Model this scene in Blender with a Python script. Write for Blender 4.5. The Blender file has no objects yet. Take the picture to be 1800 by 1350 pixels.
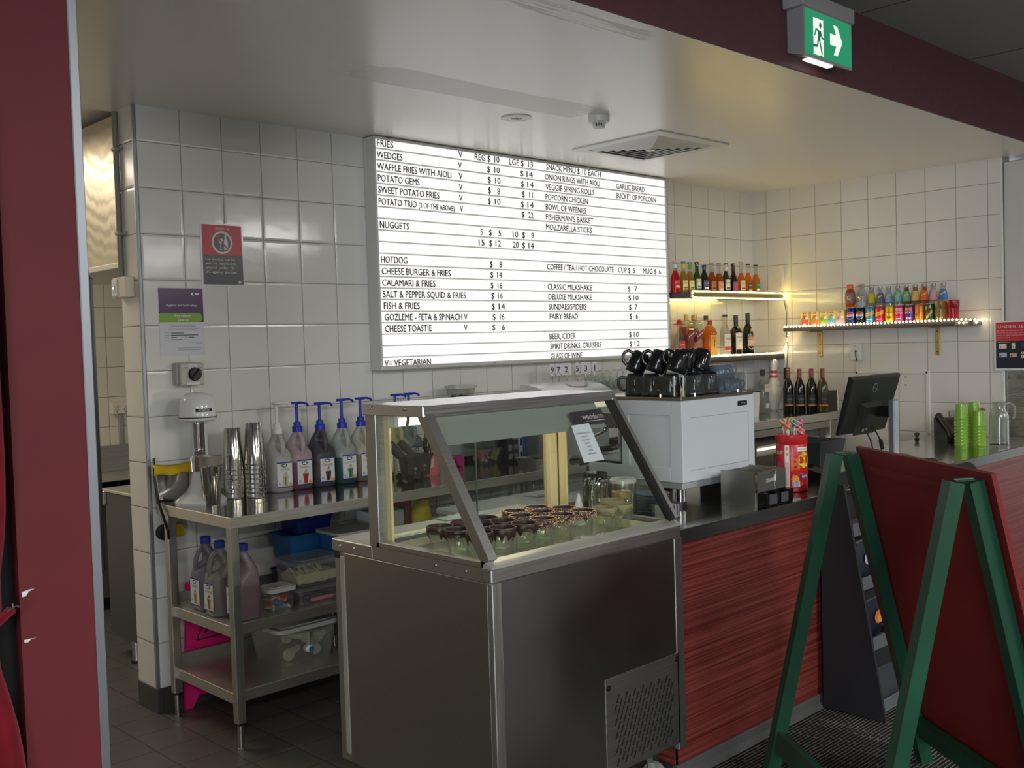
import bpy, bmesh, math, random
from mathutils import Vector, Matrix
random.seed(7)
S = bpy.context.scene
COL = S.collection
PI = math.pi

# ------------------------------------------------------------------ camera
cam_data = bpy.data.cameras.new('camera')
cam_data.sensor_fit = 'HORIZONTAL'; cam_data.sensor_width = 36.0
cam_data.lens = 1797.364 * 36.0 / 1800.0
cam_data.clip_start = 0.02; cam_data.clip_end = 100
cam = bpy.data.objects.new('camera', cam_data); COL.objects.link(cam)
def _cam_matrix(yaw, pit, rol, loc):
    cy, sy = math.cos(yaw), math.sin(yaw); cp, sp = math.cos(pit), math.sin(pit)
    f = Vector((sy*cp, cy*cp, sp)); r0 = Vector((cy, -sy, 0)); u0 = r0.cross(f)
    cr, sr = math.cos(rol), math.sin(rol)
    r = cr*r0 + sr*u0; u = -sr*r0 + cr*u0
    m = Matrix((( r.x, u.x, -f.x, loc[0]), (r.y, u.y, -f.y, loc[1]), (r.z, u.z, -f.z, loc[2]), (0, 0, 0, 1)))
    return m
cam.matrix_world = _cam_matrix(0.76806, -0.03826, -0.03046, (-1.9436, -4.3139, 1.5759))
S.camera = cam

# ------------------------------------------------------------------ world, exposure
S.view_settings.view_transform = 'Standard'
S.view_settings.look = 'None'
S.view_settings.gamma = 1.0
S.view_settings.use_curve_mapping = False
S.view_settings.exposure = 0.6
S.cycles.use_denoising = True
S.cycles.transparent_max_bounces = 32
S.cycles.max_bounces = 8
S.cycles.sample_clamp_indirect = 4.0
W = bpy.data.worlds.new('world'); S.world = W
W.use_nodes = True
W.node_tree.nodes['Background'].inputs[0].default_value = (0.80, 0.88, 1.0, 1)
W.node_tree.nodes['Background'].inputs[1].default_value = 0.5

# ------------------------------------------------------------------ lamps of the place, added fill lights
def area(name, loc, sx, sy, power, color=(1, 1, 1), rot=(0, 0, 0)):
    l = bpy.data.lights.new(name, 'AREA'); l.shape = 'RECTANGLE'; l.size = sx; l.size_y = sy
    l.energy = power; l.color = color
    o = bpy.data.objects.new(name, l); COL.objects.link(o); o.location = loc; o.rotation_euler = rot
    return o
HALL = 75.0
for hx in (-3.5, 0.5, 4.5):
    for hy in (-6.5, -9.5, -12.5):
        area('hall_ceiling_lamp', (hx, hy, 2.97), 1.2, 0.3, HALL, (1.0, 0.98, 0.95))
for hx in (-3.0, 3.0, 7.5):
    for hy in (-4.6, -8.0):
        area('hall_ceiling_fill', (hx, hy, 2.72), 1.2, 0.2, 9.0, (1.0, 0.98, 0.96), (PI, 0, 0))  # fill lights added to brighten the hall ceiling; no battens hang there
area('hall_side_fill', (-6.5, -8.0, 1.6), 4.0, 2.0, 220.0, (0.86, 0.93, 1.0), (0, -PI/2, 0))  # unseen fill light added to lift the hall's brightness, no window built
area('kitchen_ceiling_lamp', (-0.9, 1.3, 2.62), 1.2, 0.3, 16.0, (1.0, 0.86, 0.66))

# ------------------------------------------------------------------ mesh builder
class MB:
    def __init__(s):
        s.v = []; s.f = []; s.m = []; s.k = 0
    def add(s, vs, fs, m=0):
        o = len(s.v); s.v += [tuple(p) for p in vs]
        for f in fs:
            s.f.append(tuple(i + o for i in f)); s.m.append(m)
        return s
    def box(s, x0, x1, y0, y1, z0, z1, m=0, b=0.0):
        if x0 > x1: x0, x1 = x1, x0
        if y0 > y1: y0, y1 = y1, y0
        if z0 > z1: z0, z1 = z1, z0
        if b <= 0:
            vs = [(x, y, z) for x in (x0, x1) for y in (y0, y1) for z in (z0, z1)]
            fs = [(0, 1, 3, 2), (4, 6, 7, 5), (0, 4, 5, 1), (2, 3, 7, 6), (0, 2, 6, 4), (1, 5, 7, 3)]
            return s.add(vs, fs, m)
        b = min(b, (x1-x0)*.49, (y1-y0)*.49, (z1-z0)*.49)
        vs = []; ix = {}
        X = (x0, x1); Y = (y0, y1); Z = (z0, z1)
        for i in (0, 1):
            for j in (0, 1):
                for k in (0, 1):
                    sx = b if i == 0 else -b; sy = b if j == 0 else -b; sz = b if k == 0 else -b
                    ix[(i, j, k, 'x')] = len(vs); vs.append((X[i], Y[j]+sy, Z[k]+sz))
                    ix[(i, j, k, 'y')] = len(vs); vs.append((X[i]+sx, Y[j], Z[k]+sz))
                    ix[(i, j, k, 'z')] = len(vs); vs.append((X[i]+sx, Y[j]+sy, Z[k]))
        fs = []
        for a in (0, 1):
            fs.append(tuple(ix[(a, j, k, 'x')] for j, k in ((0, 0), (1, 0), (1, 1), (0, 1))))
            fs.append(tuple(ix[(i, a, k, 'y')] for i, k in ((0, 0), (1, 0), (1, 1), (0, 1))))
            fs.append(tuple(ix[(i, j, a, 'z')] for i, j in ((0, 0), (1, 0), (1, 1), (0, 1))))
        for a in (0, 1):
            for c in (0, 1):
                fs.append((ix[(0, a, c, 'y')], ix[(1, a, c, 'y')], ix[(1, a, c, 'z')], ix[(0, a, c, 'z')]))
                fs.append((ix[(a, 0, c, 'x')], ix[(a, 1, c, 'x')], ix[(a, 1, c, 'z')], ix[(a, 0, c, 'z')]))
                fs.append((ix[(a, c, 0, 'x')], ix[(a, c, 1, 'x')], ix[(a, c, 1, 'y')], ix[(a, c, 0, 'y')]))
        for i in (0, 1):
            for j in (0, 1):
                for k in (0, 1):
                    fs.append((ix[(i, j, k, 'x')], ix[(i, j, k, 'y')], ix[(i, j, k, 'z')]))
        return s.add(vs, fs, m)
    def frustum(s, x, y, z0, z1, w0, d0, w1, d1, m=0, r=0.0, n=4, open_top=False, t=0.0):
        """tapered rounded tub: bottom w0 x d0 at z0, top w1 x d1 at z1; open tops get an inner skin of thickness t"""
        def ring(w, d, z, rr):
            rr = min(rr, w*.49, d*.49)
            pts = []
            for cx, cy, a0 in ((1, 1, 0), (-1, 1, PI/2), (-1, -1, PI), (1, -1, 1.5*PI)):
                for q in range(n+1):
                    a = a0 + q/n*PI/2
                    pts.append((x + cx*(w/2-rr) + rr*math.cos(a), y + cy*(d/2-rr) + rr*math.sin(a), z))
            return pts
        rings = [ring(w0, d0, z0, r), ring(w1, d1, z1, r)]
        if open_top:
            rings += [ring(w1-2*t, d1-2*t, z1, max(r-t, .001)), ring(w0-2*t, d0-2*t, z0+t, max(r-t, .001))]
        N = len(rings[0]); vs = [p for q in rings for p in q]; fs = []
        for a in range(len(rings)-1):
            for i in range(N):
                j = (i+1) % N
                fs.append((a*N+i, a*N+j, (a+1)*N+j, (a+1)*N+i))
        fs.append(tuple(range(N-1, -1, -1)))
        fs.append(tuple((len(rings)-1)*N+i for i in range(N)))
        return s.add(vs, fs, m)
    def lathe(s, prof, cx=0, cy=0, n=20, m=0, cap0=True, cap1=True, off=0.0):
        """profile of (r, z[, material]); the material of a row colours the band above it"""
        vs = []; 
        for p in prof:
            for i in range(n):
                a = 2*PI*i/n + off
                vs.append((cx + p[0]*math.cos(a), cy + p[0]*math.sin(a), p[1]))
        o = len(s.v); s.v += vs
        for q in range(len(prof)-1):
            mm = prof[q][2] if len(prof[q]) > 2 else m
            for i in range(n):
                j = (i+1) % n
                s.f.append((o+q*n+i, o+q*n+j, o+(q+1)*n+j, o+(q+1)*n+i)); s.m.append(mm)
        if cap0 and prof[0][0] > 1e-6:
            s.f.append(tuple(o+i for i in range(n-1, -1, -1))); s.m.append(prof[0][2] if len(prof[0]) > 2 else m)
        if cap1 and prof[-1][0] > 1e-6:
            q = len(prof)-1
            s.f.append(tuple(o+q*n+i for i in range(n))); s.m.append(prof[q-1][2] if len(prof[q-1]) > 2 else m)
        return s
    def loft(s, rings, m=0, n=4, cap=True):
        """rings of (cx, cy, z, w, d, r[, material]) rounded rectangles joined upwards"""
        o = len(s.v); N = 4*(n+1)
        for q in rings:
            cx0, cy0, z, w, d, r = q[:6]; r = min(r, w*.499, d*.499)
            for sx, sy, a0 in ((1, 1, 0), (-1, 1, PI/2), (-1, -1, PI), (1, -1, 1.5*PI)):
                for i in range(n+1):
                    a = a0 + i/n*PI/2
                    s.v.append((cx0 + sx*(w/2-r) + r*math.cos(a), cy0 + sy*(d/2-r) + r*math.sin(a), z))
        for k in range(len(rings)-1):
            mm = rings[k][6] if len(rings[k]) > 6 else m
            for i in range(N):
                j = (i+1) % N
                s.f.append((o+k*N+i, o+k*N+j, o+(k+1)*N+j, o+(k+1)*N+i)); s.m.append(mm)
        if cap:
            s.f.append(tuple(o+i for i in range(N-1, -1, -1))); s.m.append(rings[0][6] if len(rings[0]) > 6 else m)
            k = len(rings)-1; s.f.append(tuple(o+k*N+i for i in range(N))); s.m.append(rings[-2][6] if len(rings[-2]) > 6 else m)
        return s
    def cyl(s, p0, p1, r0, r1=None, n=12, m=0):
        return s.tube([p0, p1], r0, n, m, r_end=r1)
    def tube(s, pts, r, n=8, m=0, closed=False, r_end=None, flat=1.0):
        P = [Vector(p) for p in pts]; L = len(P); vs = []; prev = None
        for i, p in enumerate(P):
            if closed: t = P[(i+1) % L] - P[i-1]
            elif i == 0: t = P[1]-P[0]
            elif i == L-1: t = P[-1]-P[-2]
            else: t = (P[i+1]-P[i]).normalized() + (P[i]-P[i-1]).normalized()
            if t.length < 1e-9: t = Vector((0, 0, 1))
            t.normalize()
            if prev is None:
                a = Vector((0, 0, 1)) if abs(t.z) < .9 else Vector((1, 0, 0))
                u = t.cross(a).normalized()
            else:
                u = prev - t*prev.dot(t)
                u = u.normalized() if u.length > 1e-6 else t.orthogonal().normalized()
            prev = u; w = t.cross(u)
            rr = r if r_end is None else r + (r_end-r)*i/(L-1)
            for k in range(n):
                a = 2*PI*k/n
                vs.append(p + u*(rr*math.cos(a)) + w*(rr*flat*math.sin(a)))
        fs = []
        for i in range(L if closed else L-1):
            j = (i+1) % L
            for k in range(n):
                q = (k+1) % n
                fs.append((i*n+k, i*n+q, j*n+q, j*n+k))
        if not closed:
            fs.append(tuple(range(n-1, -1, -1))); fs.append(tuple((L-1)*n+k for k in range(n)))
        return s.add(vs, fs, m)
    def bar(s, p0, p1, w, d, up=(0, 0, 1), m=0):
        """rectangular bar from p0 to p1; w along (axis x up), d along the remaining direction"""
        p0 = Vector(p0); p1 = Vector(p1); t = (p1-p0).normalized()
        a = t.cross(Vector(up)).normalized(); c = a.cross(t)
        vs = []
        for p in (p0, p1):
            for sx, sy in ((-1, -1), (1, -1), (1, 1), (-1, 1)):
                vs.append(p + a*(sx*w/2) + c*(sy*d/2))
        return s.add(vs, [(3, 2, 1, 0), (4, 5, 6, 7), (0, 1, 5, 4), (1, 2, 6, 5), (2, 3, 7, 6), (3, 0, 4, 7)], m)
    def prism(s, poly, o, u, v, w, m=0):
        """2-D polygon on origin o with axes u, v swept by the vector w"""
        o = Vector(o); u = Vector(u); v = Vector(v); w = Vector(w); n = len(poly)
        vs = [o+u*a+v*b for a, b in poly] + [o+u*a+v*b+w for a, b in poly]
        fs = [tuple(range(n-1, -1, -1)), tuple(range(n, 2*n))]
        for i in range(n):
            j = (i+1) % n; fs.append((i, j, n+j, n+i))
        return s.add(vs, fs, m)
    def poly(s, poly, o, u, v, m=0):
        o = Vector(o); u = Vector(u); v = Vector(v)
        return s.add([o+u*a+v*b for a, b in poly], [tuple(range(len(poly)))], m)
    def rect(s, a0, a1, b0, b1, o, u, v, m=0):
        return s.poly([(a0, b0), (a1, b0), (a1, b1), (a0, b1)], o, u, v, m)
    def disc(s, ca, cb, r, o, u, v, m=0, n=24, r2=None):
        rb = r if r2 is None else r2
        return s.poly([(ca + r*math.cos(2*PI*i/n), cb + rb*math.sin(2*PI*i/n)) for i in range(n)], o, u, v, m)
    def ball(s, c, r, n=10, m=0, sz=1.0):
        k = max(4, n//2)
        prof = [(max(r*math.sin(PI*i/k), 0.0), c[2] - sz*r*math.cos(PI*i/k)) for i in range(k+1)]
        prof[0] = (r*.02, prof[0][1]); prof[-1] = (r*.02, prof[-1][1])
        return s.lathe(prof, c[0], c[1], n, m)
    def xf(s, start, fn):
        for i in range(start, len(s.v)):
            s.v[i] = tuple(fn(Vector(s.v[i])))
        return s
    def text(s, txt, o, u, v, a0=None, a1=None, b=0.0, h=0.05, m=0, align='L', width=None, wrap=None, shear=0.0):
        """flat lettering: cap height h, baseline b, from a0 (to a1 when given) on plane o,u,v; wrap=(cx,cy,r) bends it round a cylinder"""
        vs, fs, wd, hh = glyphs(txt)
        if not vs: return s
        sc = h/hh; w = wd*sc; kx = 1.0
        if a1 is not None: kx = (a1-a0)/w; w = a1-a0
        elif width is not None and w > width: kx = width/w; w = width
        if align == 'C': a0 = (a0 or 0) - w/2
        if align == 'R': a0 = (a0 or 0) - w
        P = [(a0 + x*sc*kx + shear*y*sc, b + y*sc) for x, y in vs]
        if wrap is None:
            o = Vector(o); u = Vector(u); v = Vector(v)
            return s.add([o+u*x+v*y for x, y in P], fs, m)
        cx, cy, r, ang = wrap
        return s.add([(cx + r*math.cos(ang + x/r), cy + r*math.sin(ang + x/r), y) for x, y in P], fs, m)
    def band(s, cx, cy, r, z0, z1, ang, half, m=0, n=10, z0b=None, z1b=None):
        """curved label patch hugging a cylinder between angles ang-half and ang+half"""
        vs = []; fs = []
        for i in range(n+1):
            t = i/n; a = ang - half + 2*half*t
            za = z0 if z0b is None else z0+(z0b-z0)*t
            zb = z1 if z1b is None else z1+(z1b-z1)*t
            vs += [(cx+r*math.cos(a), cy+r*math.sin(a), za), (cx+r*math.cos(a), cy+r*math.sin(a), zb)]
        for i in range(n): fs.append((2*i, 2*i+2, 2*i+3, 2*i+1))
        return s.add(vs, fs, m)

_G = {}
BOLD = [0.0]
def glyphs(txt):
    if (txt, BOLD[0]) in _G: return _G[(txt, BOLD[0])]
    c = bpy.data.curves.new('lettering', 'FONT'); c.body = txt; c.size = 1.0; c.resolution_u = 2; c.offset = BOLD[0]; c.fill_mode = 'FRONT'
    o = bpy.data.objects.new('lettering', c); COL.objects.link(o)
    dg = bpy.context.evaluated_depsgraph_get()
    me = bpy.data.meshes.new_from_object(o.evaluated_get(dg))
    vs = [(v.co.x, v.co.y) for v in me.vertices]; fs = [tuple(p.vertices) for p in me.polygons]
    bpy.data.objects.remove(o); bpy.data.curves.remove(c); bpy.data.meshes.remove(me)
    if vs:
        x0 = min(p[0] for p in vs); x1 = max(p[0] for p in vs)
        vs = [(x-x0, y) for x, y in vs]
        _G[(txt, BOLD[0])] = (vs, fs, x1-x0, 0.73)
    else: _G[(txt, BOLD[0])] = ([], [], 0, 1)
    return _G[(txt, BOLD[0])]

def link_mesh(name, mb, mats, parent=None, angle=35, recalc=True, world_off=None):
    if world_off is not None:
        mb.v = [(a-world_off[0], b-world_off[1], c-world_off[2]) for a, b, c in mb.v]
    me = bpy.data.meshes.new(name)
    me.from_pydata(mb.v, [], mb.f)
    if not isinstance(mats, (list, tuple)): mats = [mats]
    for x in mats: me.materials.append(x)
    me.polygons.foreach_set('material_index', [min(i, len(mats)-1) for i in mb.m])
    if recalc:
        b = bmesh.new(); b.from_mesh(me); bmesh.ops.recalc_face_normals(b, faces=b.faces); b.to_mesh(me); b.free()
    me.polygons.foreach_set('use_smooth', [True]*len(me.polygons))
    me.set_sharp_from_angle(angle=math.radians(angle))
    me.update()
    o = bpy.data.objects.new(name, me); COL.objects.link(o)
    if parent is not None: o.parent = parent
    return o
def tag(o, label, cat, group=None):
    o['label'] = label; o['category'] = cat
    if group: o['group'] = group
    return o
def thing(name, label, cat, loc=(0, 0, 0), rz=0.0, group=None):
    o = bpy.data.objects.new(name, None); COL.objects.link(o); o.empty_display_size = .05
    o.location = loc; o.rotation_euler = (0, 0, rz)
    return tag(o, label, cat, group)
def part(t, name, mb, mats, label=None, angle=35, world=False):
    o = link_mesh(name, mb, mats, t, angle, world_off=tuple(t.location) if world else None)
    if label: o['label'] = label
    return o
def sub(p, name, mb, mats, angle=35, off=None):
    return link_mesh(name, mb, mats, p, angle, world_off=off)
def single(name, mb, mats, label, cat, group=None, angle=35):
    """a thing of one mesh built in world coordinates; its origin is put at its base"""
    xs = [p[0] for p in mb.v]; ys = [p[1] for p in mb.v]; zs = [p[2] for p in mb.v]
    off = ((min(xs)+max(xs))/2, (min(ys)+max(ys))/2, min(zs))
    o = link_mesh(name, mb, mats, None, angle, world_off=off); o.location = off
    return tag(o, label, cat, group)
def struct(name, mb, mats, angle=35):
    o = link_mesh(name, mb, mats, None, angle); o['kind'] = 'structure'; return o
def copy_tree(o, parent=None):
    c = o.copy(); COL.objects.link(c)
    if parent is not None: c.parent = parent
    for ch in list(o.children): copy_tree(ch, c)
    return c

# ------------------------------------------------------------------ materials
_M = {}
def lin(c):
    """sRGB 0-255 triple to linear"""
    return tuple(((x/255)/12.92 if x/255 <= .04045 else ((x/255+.055)/1.055)**2.4) for x in c)
def mat(name, rgb, rough=.5, metal=0.0, spec=.5, coat=0.0, emis=None, es=0.0, sub=0.0, alpha=1.0, trans=0.0):
    if name in _M: return _M[name]
    m = bpy.data.materials.new(name); m.use_nodes = True; b = m.node_tree.nodes['Principled BSDF']
    b.inputs['Base Color'].default_value = (*lin(rgb), 1); b.inputs['Roughness'].default_value = rough
    b.inputs['Metallic'].default_value = metal; b.inputs['Specular IOR Level'].default_value = spec
    b.inputs['Coat Weight'].default_value = coat
    if trans: b.inputs['Transmission Weight'].default_value = trans
    if emis is not None:
        b.inputs['Emission Color'].default_value = (*lin(emis), 1); b.inputs['Emission Strength'].default_value = es
    _M[name] = m; return m
def nodes(m):
    t = m.node_tree; return t.nodes, t.links, t.nodes['Principled BSDF']
def noise_mat(name, c1, c2, scale=(1, 1, 1), nscale=5.0, detail=3.0, rough=.5, metal=0.0, bump=0.0, r2=None, spec=.5, coat=0.0, lo=.35, hi=.65, rot=(0, 0, 0)):
    if name in _M: return _M[name]
    m = mat(name, c1, rough, metal, spec, coat); N, L, b = nodes(m)
    g = N.new('ShaderNodeNewGeometry'); mp = N.new('ShaderNodeMapping'); mp.inputs['Scale'].default_value = scale; mp.inputs['Rotation'].default_value = rot
    L.new(g.outputs['Position'], mp.inputs['Vector'])
    n = N.new('ShaderNodeTexNoise'); n.inputs['Scale'].default_value = nscale; n.inputs['Detail'].default_value = detail
    L.new(mp.outputs[0], n.inputs['Vector'])
    r = N.new('ShaderNodeValToRGB'); r.color_ramp.elements[0].position = lo; r.color_ramp.elements[1].position = hi
    r.color_ramp.elements[0].color = (*lin(c1), 1); r.color_ramp.elements[1].color = (*lin(c2), 1)
    L.new(n.outputs['Fac'], r.inputs[0]); L.new(r.outputs[0], b.inputs['Base Color'])
    if r2 is not None:
        q = N.new('ShaderNodeMapRange'); q.inputs['To Min'].default_value = rough; q.inputs['To Max'].default_value = r2
        q.inputs['From Min'].default_value = lo; q.inputs['From Max'].default_value = hi
        L.new(n.outputs['Fac'], q.inputs['Value']); L.new(q.outputs[0], b.inputs['Roughness'])
    if bump:
        bp = N.new('ShaderNodeBump'); bp.inputs['Strength'].default_value = 1.0; bp.inputs['Distance'].default_value = bump
        L.new(n.outputs['Fac'], bp.inputs['Height']); L.new(bp.outputs[0], b.inputs['Normal'])
    return m
def glass(name, rgb=(255, 255, 255), opac=0.0, refl=1.0, rough=0.02, dif=None, facing=0.0):
    """thin clear sheet or wall: tinted see-through, mirror-like at grazing angles, opac = share of scattered body colour"""
    if name in _M: return _M[name]
    m = bpy.data.materials.new(name); m.use_nodes = True; t = m.node_tree; N, L = t.nodes, t.links
    N.remove(N['Principled BSDF']); out = N['Material Output']
    tr = N.new('ShaderNodeBsdfTransparent'); tr.inputs[0].default_value = (*lin(rgb), 1)
    base = tr.outputs[0]
    if opac > 0:
        d = N.new('ShaderNodeBsdfDiffuse'); d.inputs[0].default_value = (*lin(dif or rgb), 1)
        tl = N.new('ShaderNodeBsdfTranslucent'); tl.inputs[0].default_value = (*lin(dif or rgb), 1)
        md = N.new('ShaderNodeMixShader'); md.inputs[0].default_value = .4; L.new(d.outputs[0], md.inputs[1]); L.new(tl.outputs[0], md.inputs[2])
        mx = N.new('ShaderNodeMixShader'); mx.inputs[0].default_value = opac
        if facing > 0:
            lw0 = N.new('ShaderNodeLayerWeight'); lw0.inputs[0].default_value = .35
            mr = N.new('ShaderNodeMapRange'); mr.inputs['To Min'].default_value = opac; mr.inputs['To Max'].default_value = min(1, opac+facing)
            L.new(lw0.outputs['Facing'], mr.inputs['Value']); L.new(mr.outputs[0], mx.inputs[0])
        L.new(base, mx.inputs[1]); L.new(md.outputs[0], mx.inputs[2]); base = mx.outputs[0]
    gl = N.new('ShaderNodeBsdfGlossy'); gl.inputs['Roughness'].default_value = rough
    lw = N.new('ShaderNodeLayerWeight'); lw.inputs[0].default_value = .5
    pw = N.new('ShaderNodeMath'); pw.operation = 'POWER'; pw.inputs[1].default_value = 4.0; L.new(lw.outputs['Facing'], pw.inputs[0])
    mu = N.new('ShaderNodeMath'); mu.operation = 'MULTIPLY_ADD'; mu.inputs[1].default_value = .9*refl; mu.inputs[2].default_value = .05*refl; L.new(pw.outputs[0], mu.inputs[0])
    ms = N.new('ShaderNodeMixShader'); L.new(mu.outputs[0], ms.inputs[0]); L.new(base, ms.inputs[1]); L.new(gl.outputs[0], ms.inputs[2])
    L.new(ms.outputs[0], out.inputs[0]); _M[name] = m; return m
def translucent(name, rgb, share=.5, rough=.4):
    """milky plastic that lets light through"""
    if name in _M: return _M[name]
    m = mat(name, rgb, rough); N, L, b = nodes(m)
    tl = N.new('ShaderNodeBsdfTranslucent'); tl.inputs[0].default_value = (*lin(rgb), 1)
    mx = N.new('ShaderNodeMixShader'); mx.inputs[0].default_value = share
    L.new(b.outputs[0], mx.inputs[1]); L.new(tl.outputs[0], mx.inputs[2]); L.new(mx.outputs[0], N['Material Output'].inputs[0])
    return m
def emit(name, rgb, s):
    if name in _M: return _M[name]
    m = bpy.data.materials.new(name); m.use_nodes = True; t = m.node_tree
    t.nodes.remove(t.nodes['Principled BSDF']); e = t.nodes.new('ShaderNodeEmission')
    e.inputs[0].default_value = (*lin(rgb), 1); e.inputs[1].default_value = s
    t.links.new(e.outputs[0], t.nodes['Material Output'].inputs[0]); _M[name] = m; return m
def tile_mat(name, axis, off_u, pu, off_v, pv, base, grout, gw=.004, vax='Z', rough=.12, bump=.0008, var=.03, rough_g=.7, spec=.5):
    """square ceramic tiles laid on world axes: grout lines every pu along axis (from off_u) and every pv along vax"""
    if name in _M: return _M[name]
    m = mat(name, base, rough, 0, spec); N, L, b = nodes(m)
    g = N.new('ShaderNodeNewGeometry'); sp = N.new('ShaderNodeSeparateXYZ'); L.new(g.outputs['Position'], sp.inputs[0])
    def mth(op, a, c=None, d=None):
        n = N.new('ShaderNodeMath'); n.operation = op
        for i, x in enumerate((a, c, d)):
            if x is None: continue
            if isinstance(x, (int, float)): n.inputs[i].default_value = x
            else: L.new(x, n.inputs[i])
        return n.outputs[0]
    def cell(ax, off, p):
        q = mth('DIVIDE', mth('SUBTRACT', sp.outputs[ax], off), p)
        fr = mth('FRACT', q); fl = mth('FLOOR', q)
        dist = mth('MULTIPLY', mth('MINIMUM', fr, mth('SUBTRACT', 1.0, fr)), p)
        return dist, fl
    d1, f1 = cell(axis, off_u, pu); d2, f2 = cell(vax, off_v, pv)
    d = mth('MINIMUM', d1, d2)
    mk = N.new('ShaderNodeMapRange'); mk.inputs['From Min'].default_value = gw*.4; mk.inputs['From Max'].default_value = gw*.65
    L.new(d, mk.inputs['Value'])
    cv = N.new('ShaderNodeCombineXYZ'); L.new(f1, cv.inputs[0]); L.new(f2, cv.inputs[1])
    wn = N.new('ShaderNodeTexWhiteNoise'); wn.noise_dimensions = '3D'; L.new(cv.outputs[0], wn.inputs['Vector'])
    br = N.new('ShaderNodeMapRange'); br.inputs['To Min'].default_value = 1-var; br.inputs['To Max'].default_value = 1.0; L.new(wn.outputs['Value'], br.inputs['Value'])
    hs = N.new('ShaderNodeMix'); hs.data_type = 'RGBA'; hs.blend_type = 'MULTIPLY'; hs.inputs['Factor'].default_value = 1
    hs.inputs['A'].default_value = (*lin(base), 1); L.new(br.outputs[0], hs.inputs['B'])
    mx = N.new('ShaderNodeMix'); mx.data_type = 'RGBA'; mx.inputs['A'].default_value = (*lin(grout), 1)
    L.new(mk.outputs[0], mx.inputs['Factor']); L.new(hs.outputs['Result'], mx.inputs['B']); L.new(mx.outputs['Result'], b.inputs['Base Color'])
    rg = N.new('ShaderNodeMapRange'); rg.inputs['To Min'].default_value = rough_g; rg.inputs['To Max'].default_value = rough
    L.new(mk.outputs[0], rg.inputs['Value']); L.new(rg.outputs[0], b.inputs['Roughness'])
    # pillowed edge, slight waviness of the glaze
    nz = N.new('ShaderNodeTexNoise'); nz.inputs['Scale'].default_value = 9.0; nz.inputs['Detail'].default_value = 2.0
    L.new(g.outputs['Position'], nz.inputs['Vector'])
    ed = N.new('ShaderNodeMapRange'); ed.inputs['From Max'].default_value = .012; ed.interpolation_type = 'SMOOTHSTEP'; L.new(d, ed.inputs['Value'])
    hgt = mth('ADD', ed.outputs[0], mth('MULTIPLY', nz.outputs['Fac'], .9))
    bp = N.new('ShaderNodeBump'); bp.inputs['Strength'].default_value = 1.0; bp.inputs['Distance'].default_value = bump
    L.new(hgt, bp.inputs['Height']); L.new(bp.outputs[0], b.inputs['Normal'])
    return m

def brushed(name, rgb, axis='X', rough=.25, r2=.4, bump=0.0002):
    sc = {'X': (3, 320, 320), 'Y': (320, 3, 320), 'Z': (320, 320, 3)}[axis]
    c2 = tuple(min(255, int(x*1.1)) for x in rgb)
    return noise_mat(name, rgb, c2, scale=sc, nscale=1.0, detail=2, rough=rough, metal=1.0, r2=rough+.4*(r2-rough), bump=0.0)
M_steel = brushed('steel_brushed', (206, 203, 196), 'X', .4, .5)
M_steel_v = brushed('steel_upright', (190, 188, 182), 'Z', .36, .48)
M_steel_dark = brushed('steel_cabinet', (172, 170, 166), 'X', .4, .5)
M_steel_top = brushed('steel_worktop', (172, 171, 168), 'X', .1, .2, 0.0)
M_mirror = mat('steel_polished', (205, 203, 198), .1, 1.0)
M_chrome = mat('chrome', (220, 220, 220), .06, 1.0)
M_alu = mat('aluminium', (160, 166, 174), .45, 1.0)
M_black = mat('black_plastic', (22, 22, 24), .35)
M_blackg = mat('black_glossy', (14, 14, 16), .12, spec=.6)
M_rubber = mat('rubber', (20, 20, 20), .8)
M_white = mat('white_plastic', (226, 226, 222), .35)
M_whitep = mat('white_paper', (228, 228, 228), .5)
M_grey = mat('grey_plastic', (150, 148, 142), .45)
M_ink = mat('black_ink', (26, 26, 30), .6)
M_inkw = mat('white_ink', (235, 235, 235), .5)
M_gold = mat('brass_yellow', (190, 164, 96), .35, .8)
EX, EY, EZ = (1, 0, 0), (0, 1, 0), (0, 0, 1)

# ================================================================== SETTING
TX0, TP = 0.2111 - 0.0, 0.20146           # tile module of the walls
ZT = 0.108                                # top of the skirting = first course line
XR = 4.804                                # plane of the right wall
M_tile_b = tile_mat('wall_tile_back', 'X', 0.2111, TP, ZT, 0.2, (226, 226, 221), (156, 153, 146))
M_tile_r = tile_mat('wall_tile_right', 'Y', -0.1233, TP, ZT, 0.2, (226, 222, 214), (158, 150, 138))
M_tile_e = tile_mat('wall_tile_end', 'Y', 0.3, 0.5, ZT, 0.2, (216, 210, 200), (120, 112, 102), rough=.25)
M_tile_k = tile_mat('wall_tile_kitchen', 'X', 0.87, TP, ZT, 0.2, (222, 212, 192), (140, 128, 108))
M_floor = tile_mat('floor_tile', 'X', 0.0, 0.2, 0.0, 0.2, (94, 92, 87), (48, 46, 43), vax='Y', rough=.42, bump=.0008, var=.08, gw=.004)
M_skirt = mat('skirting_tile', (62, 61, 58), .4)
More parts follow.
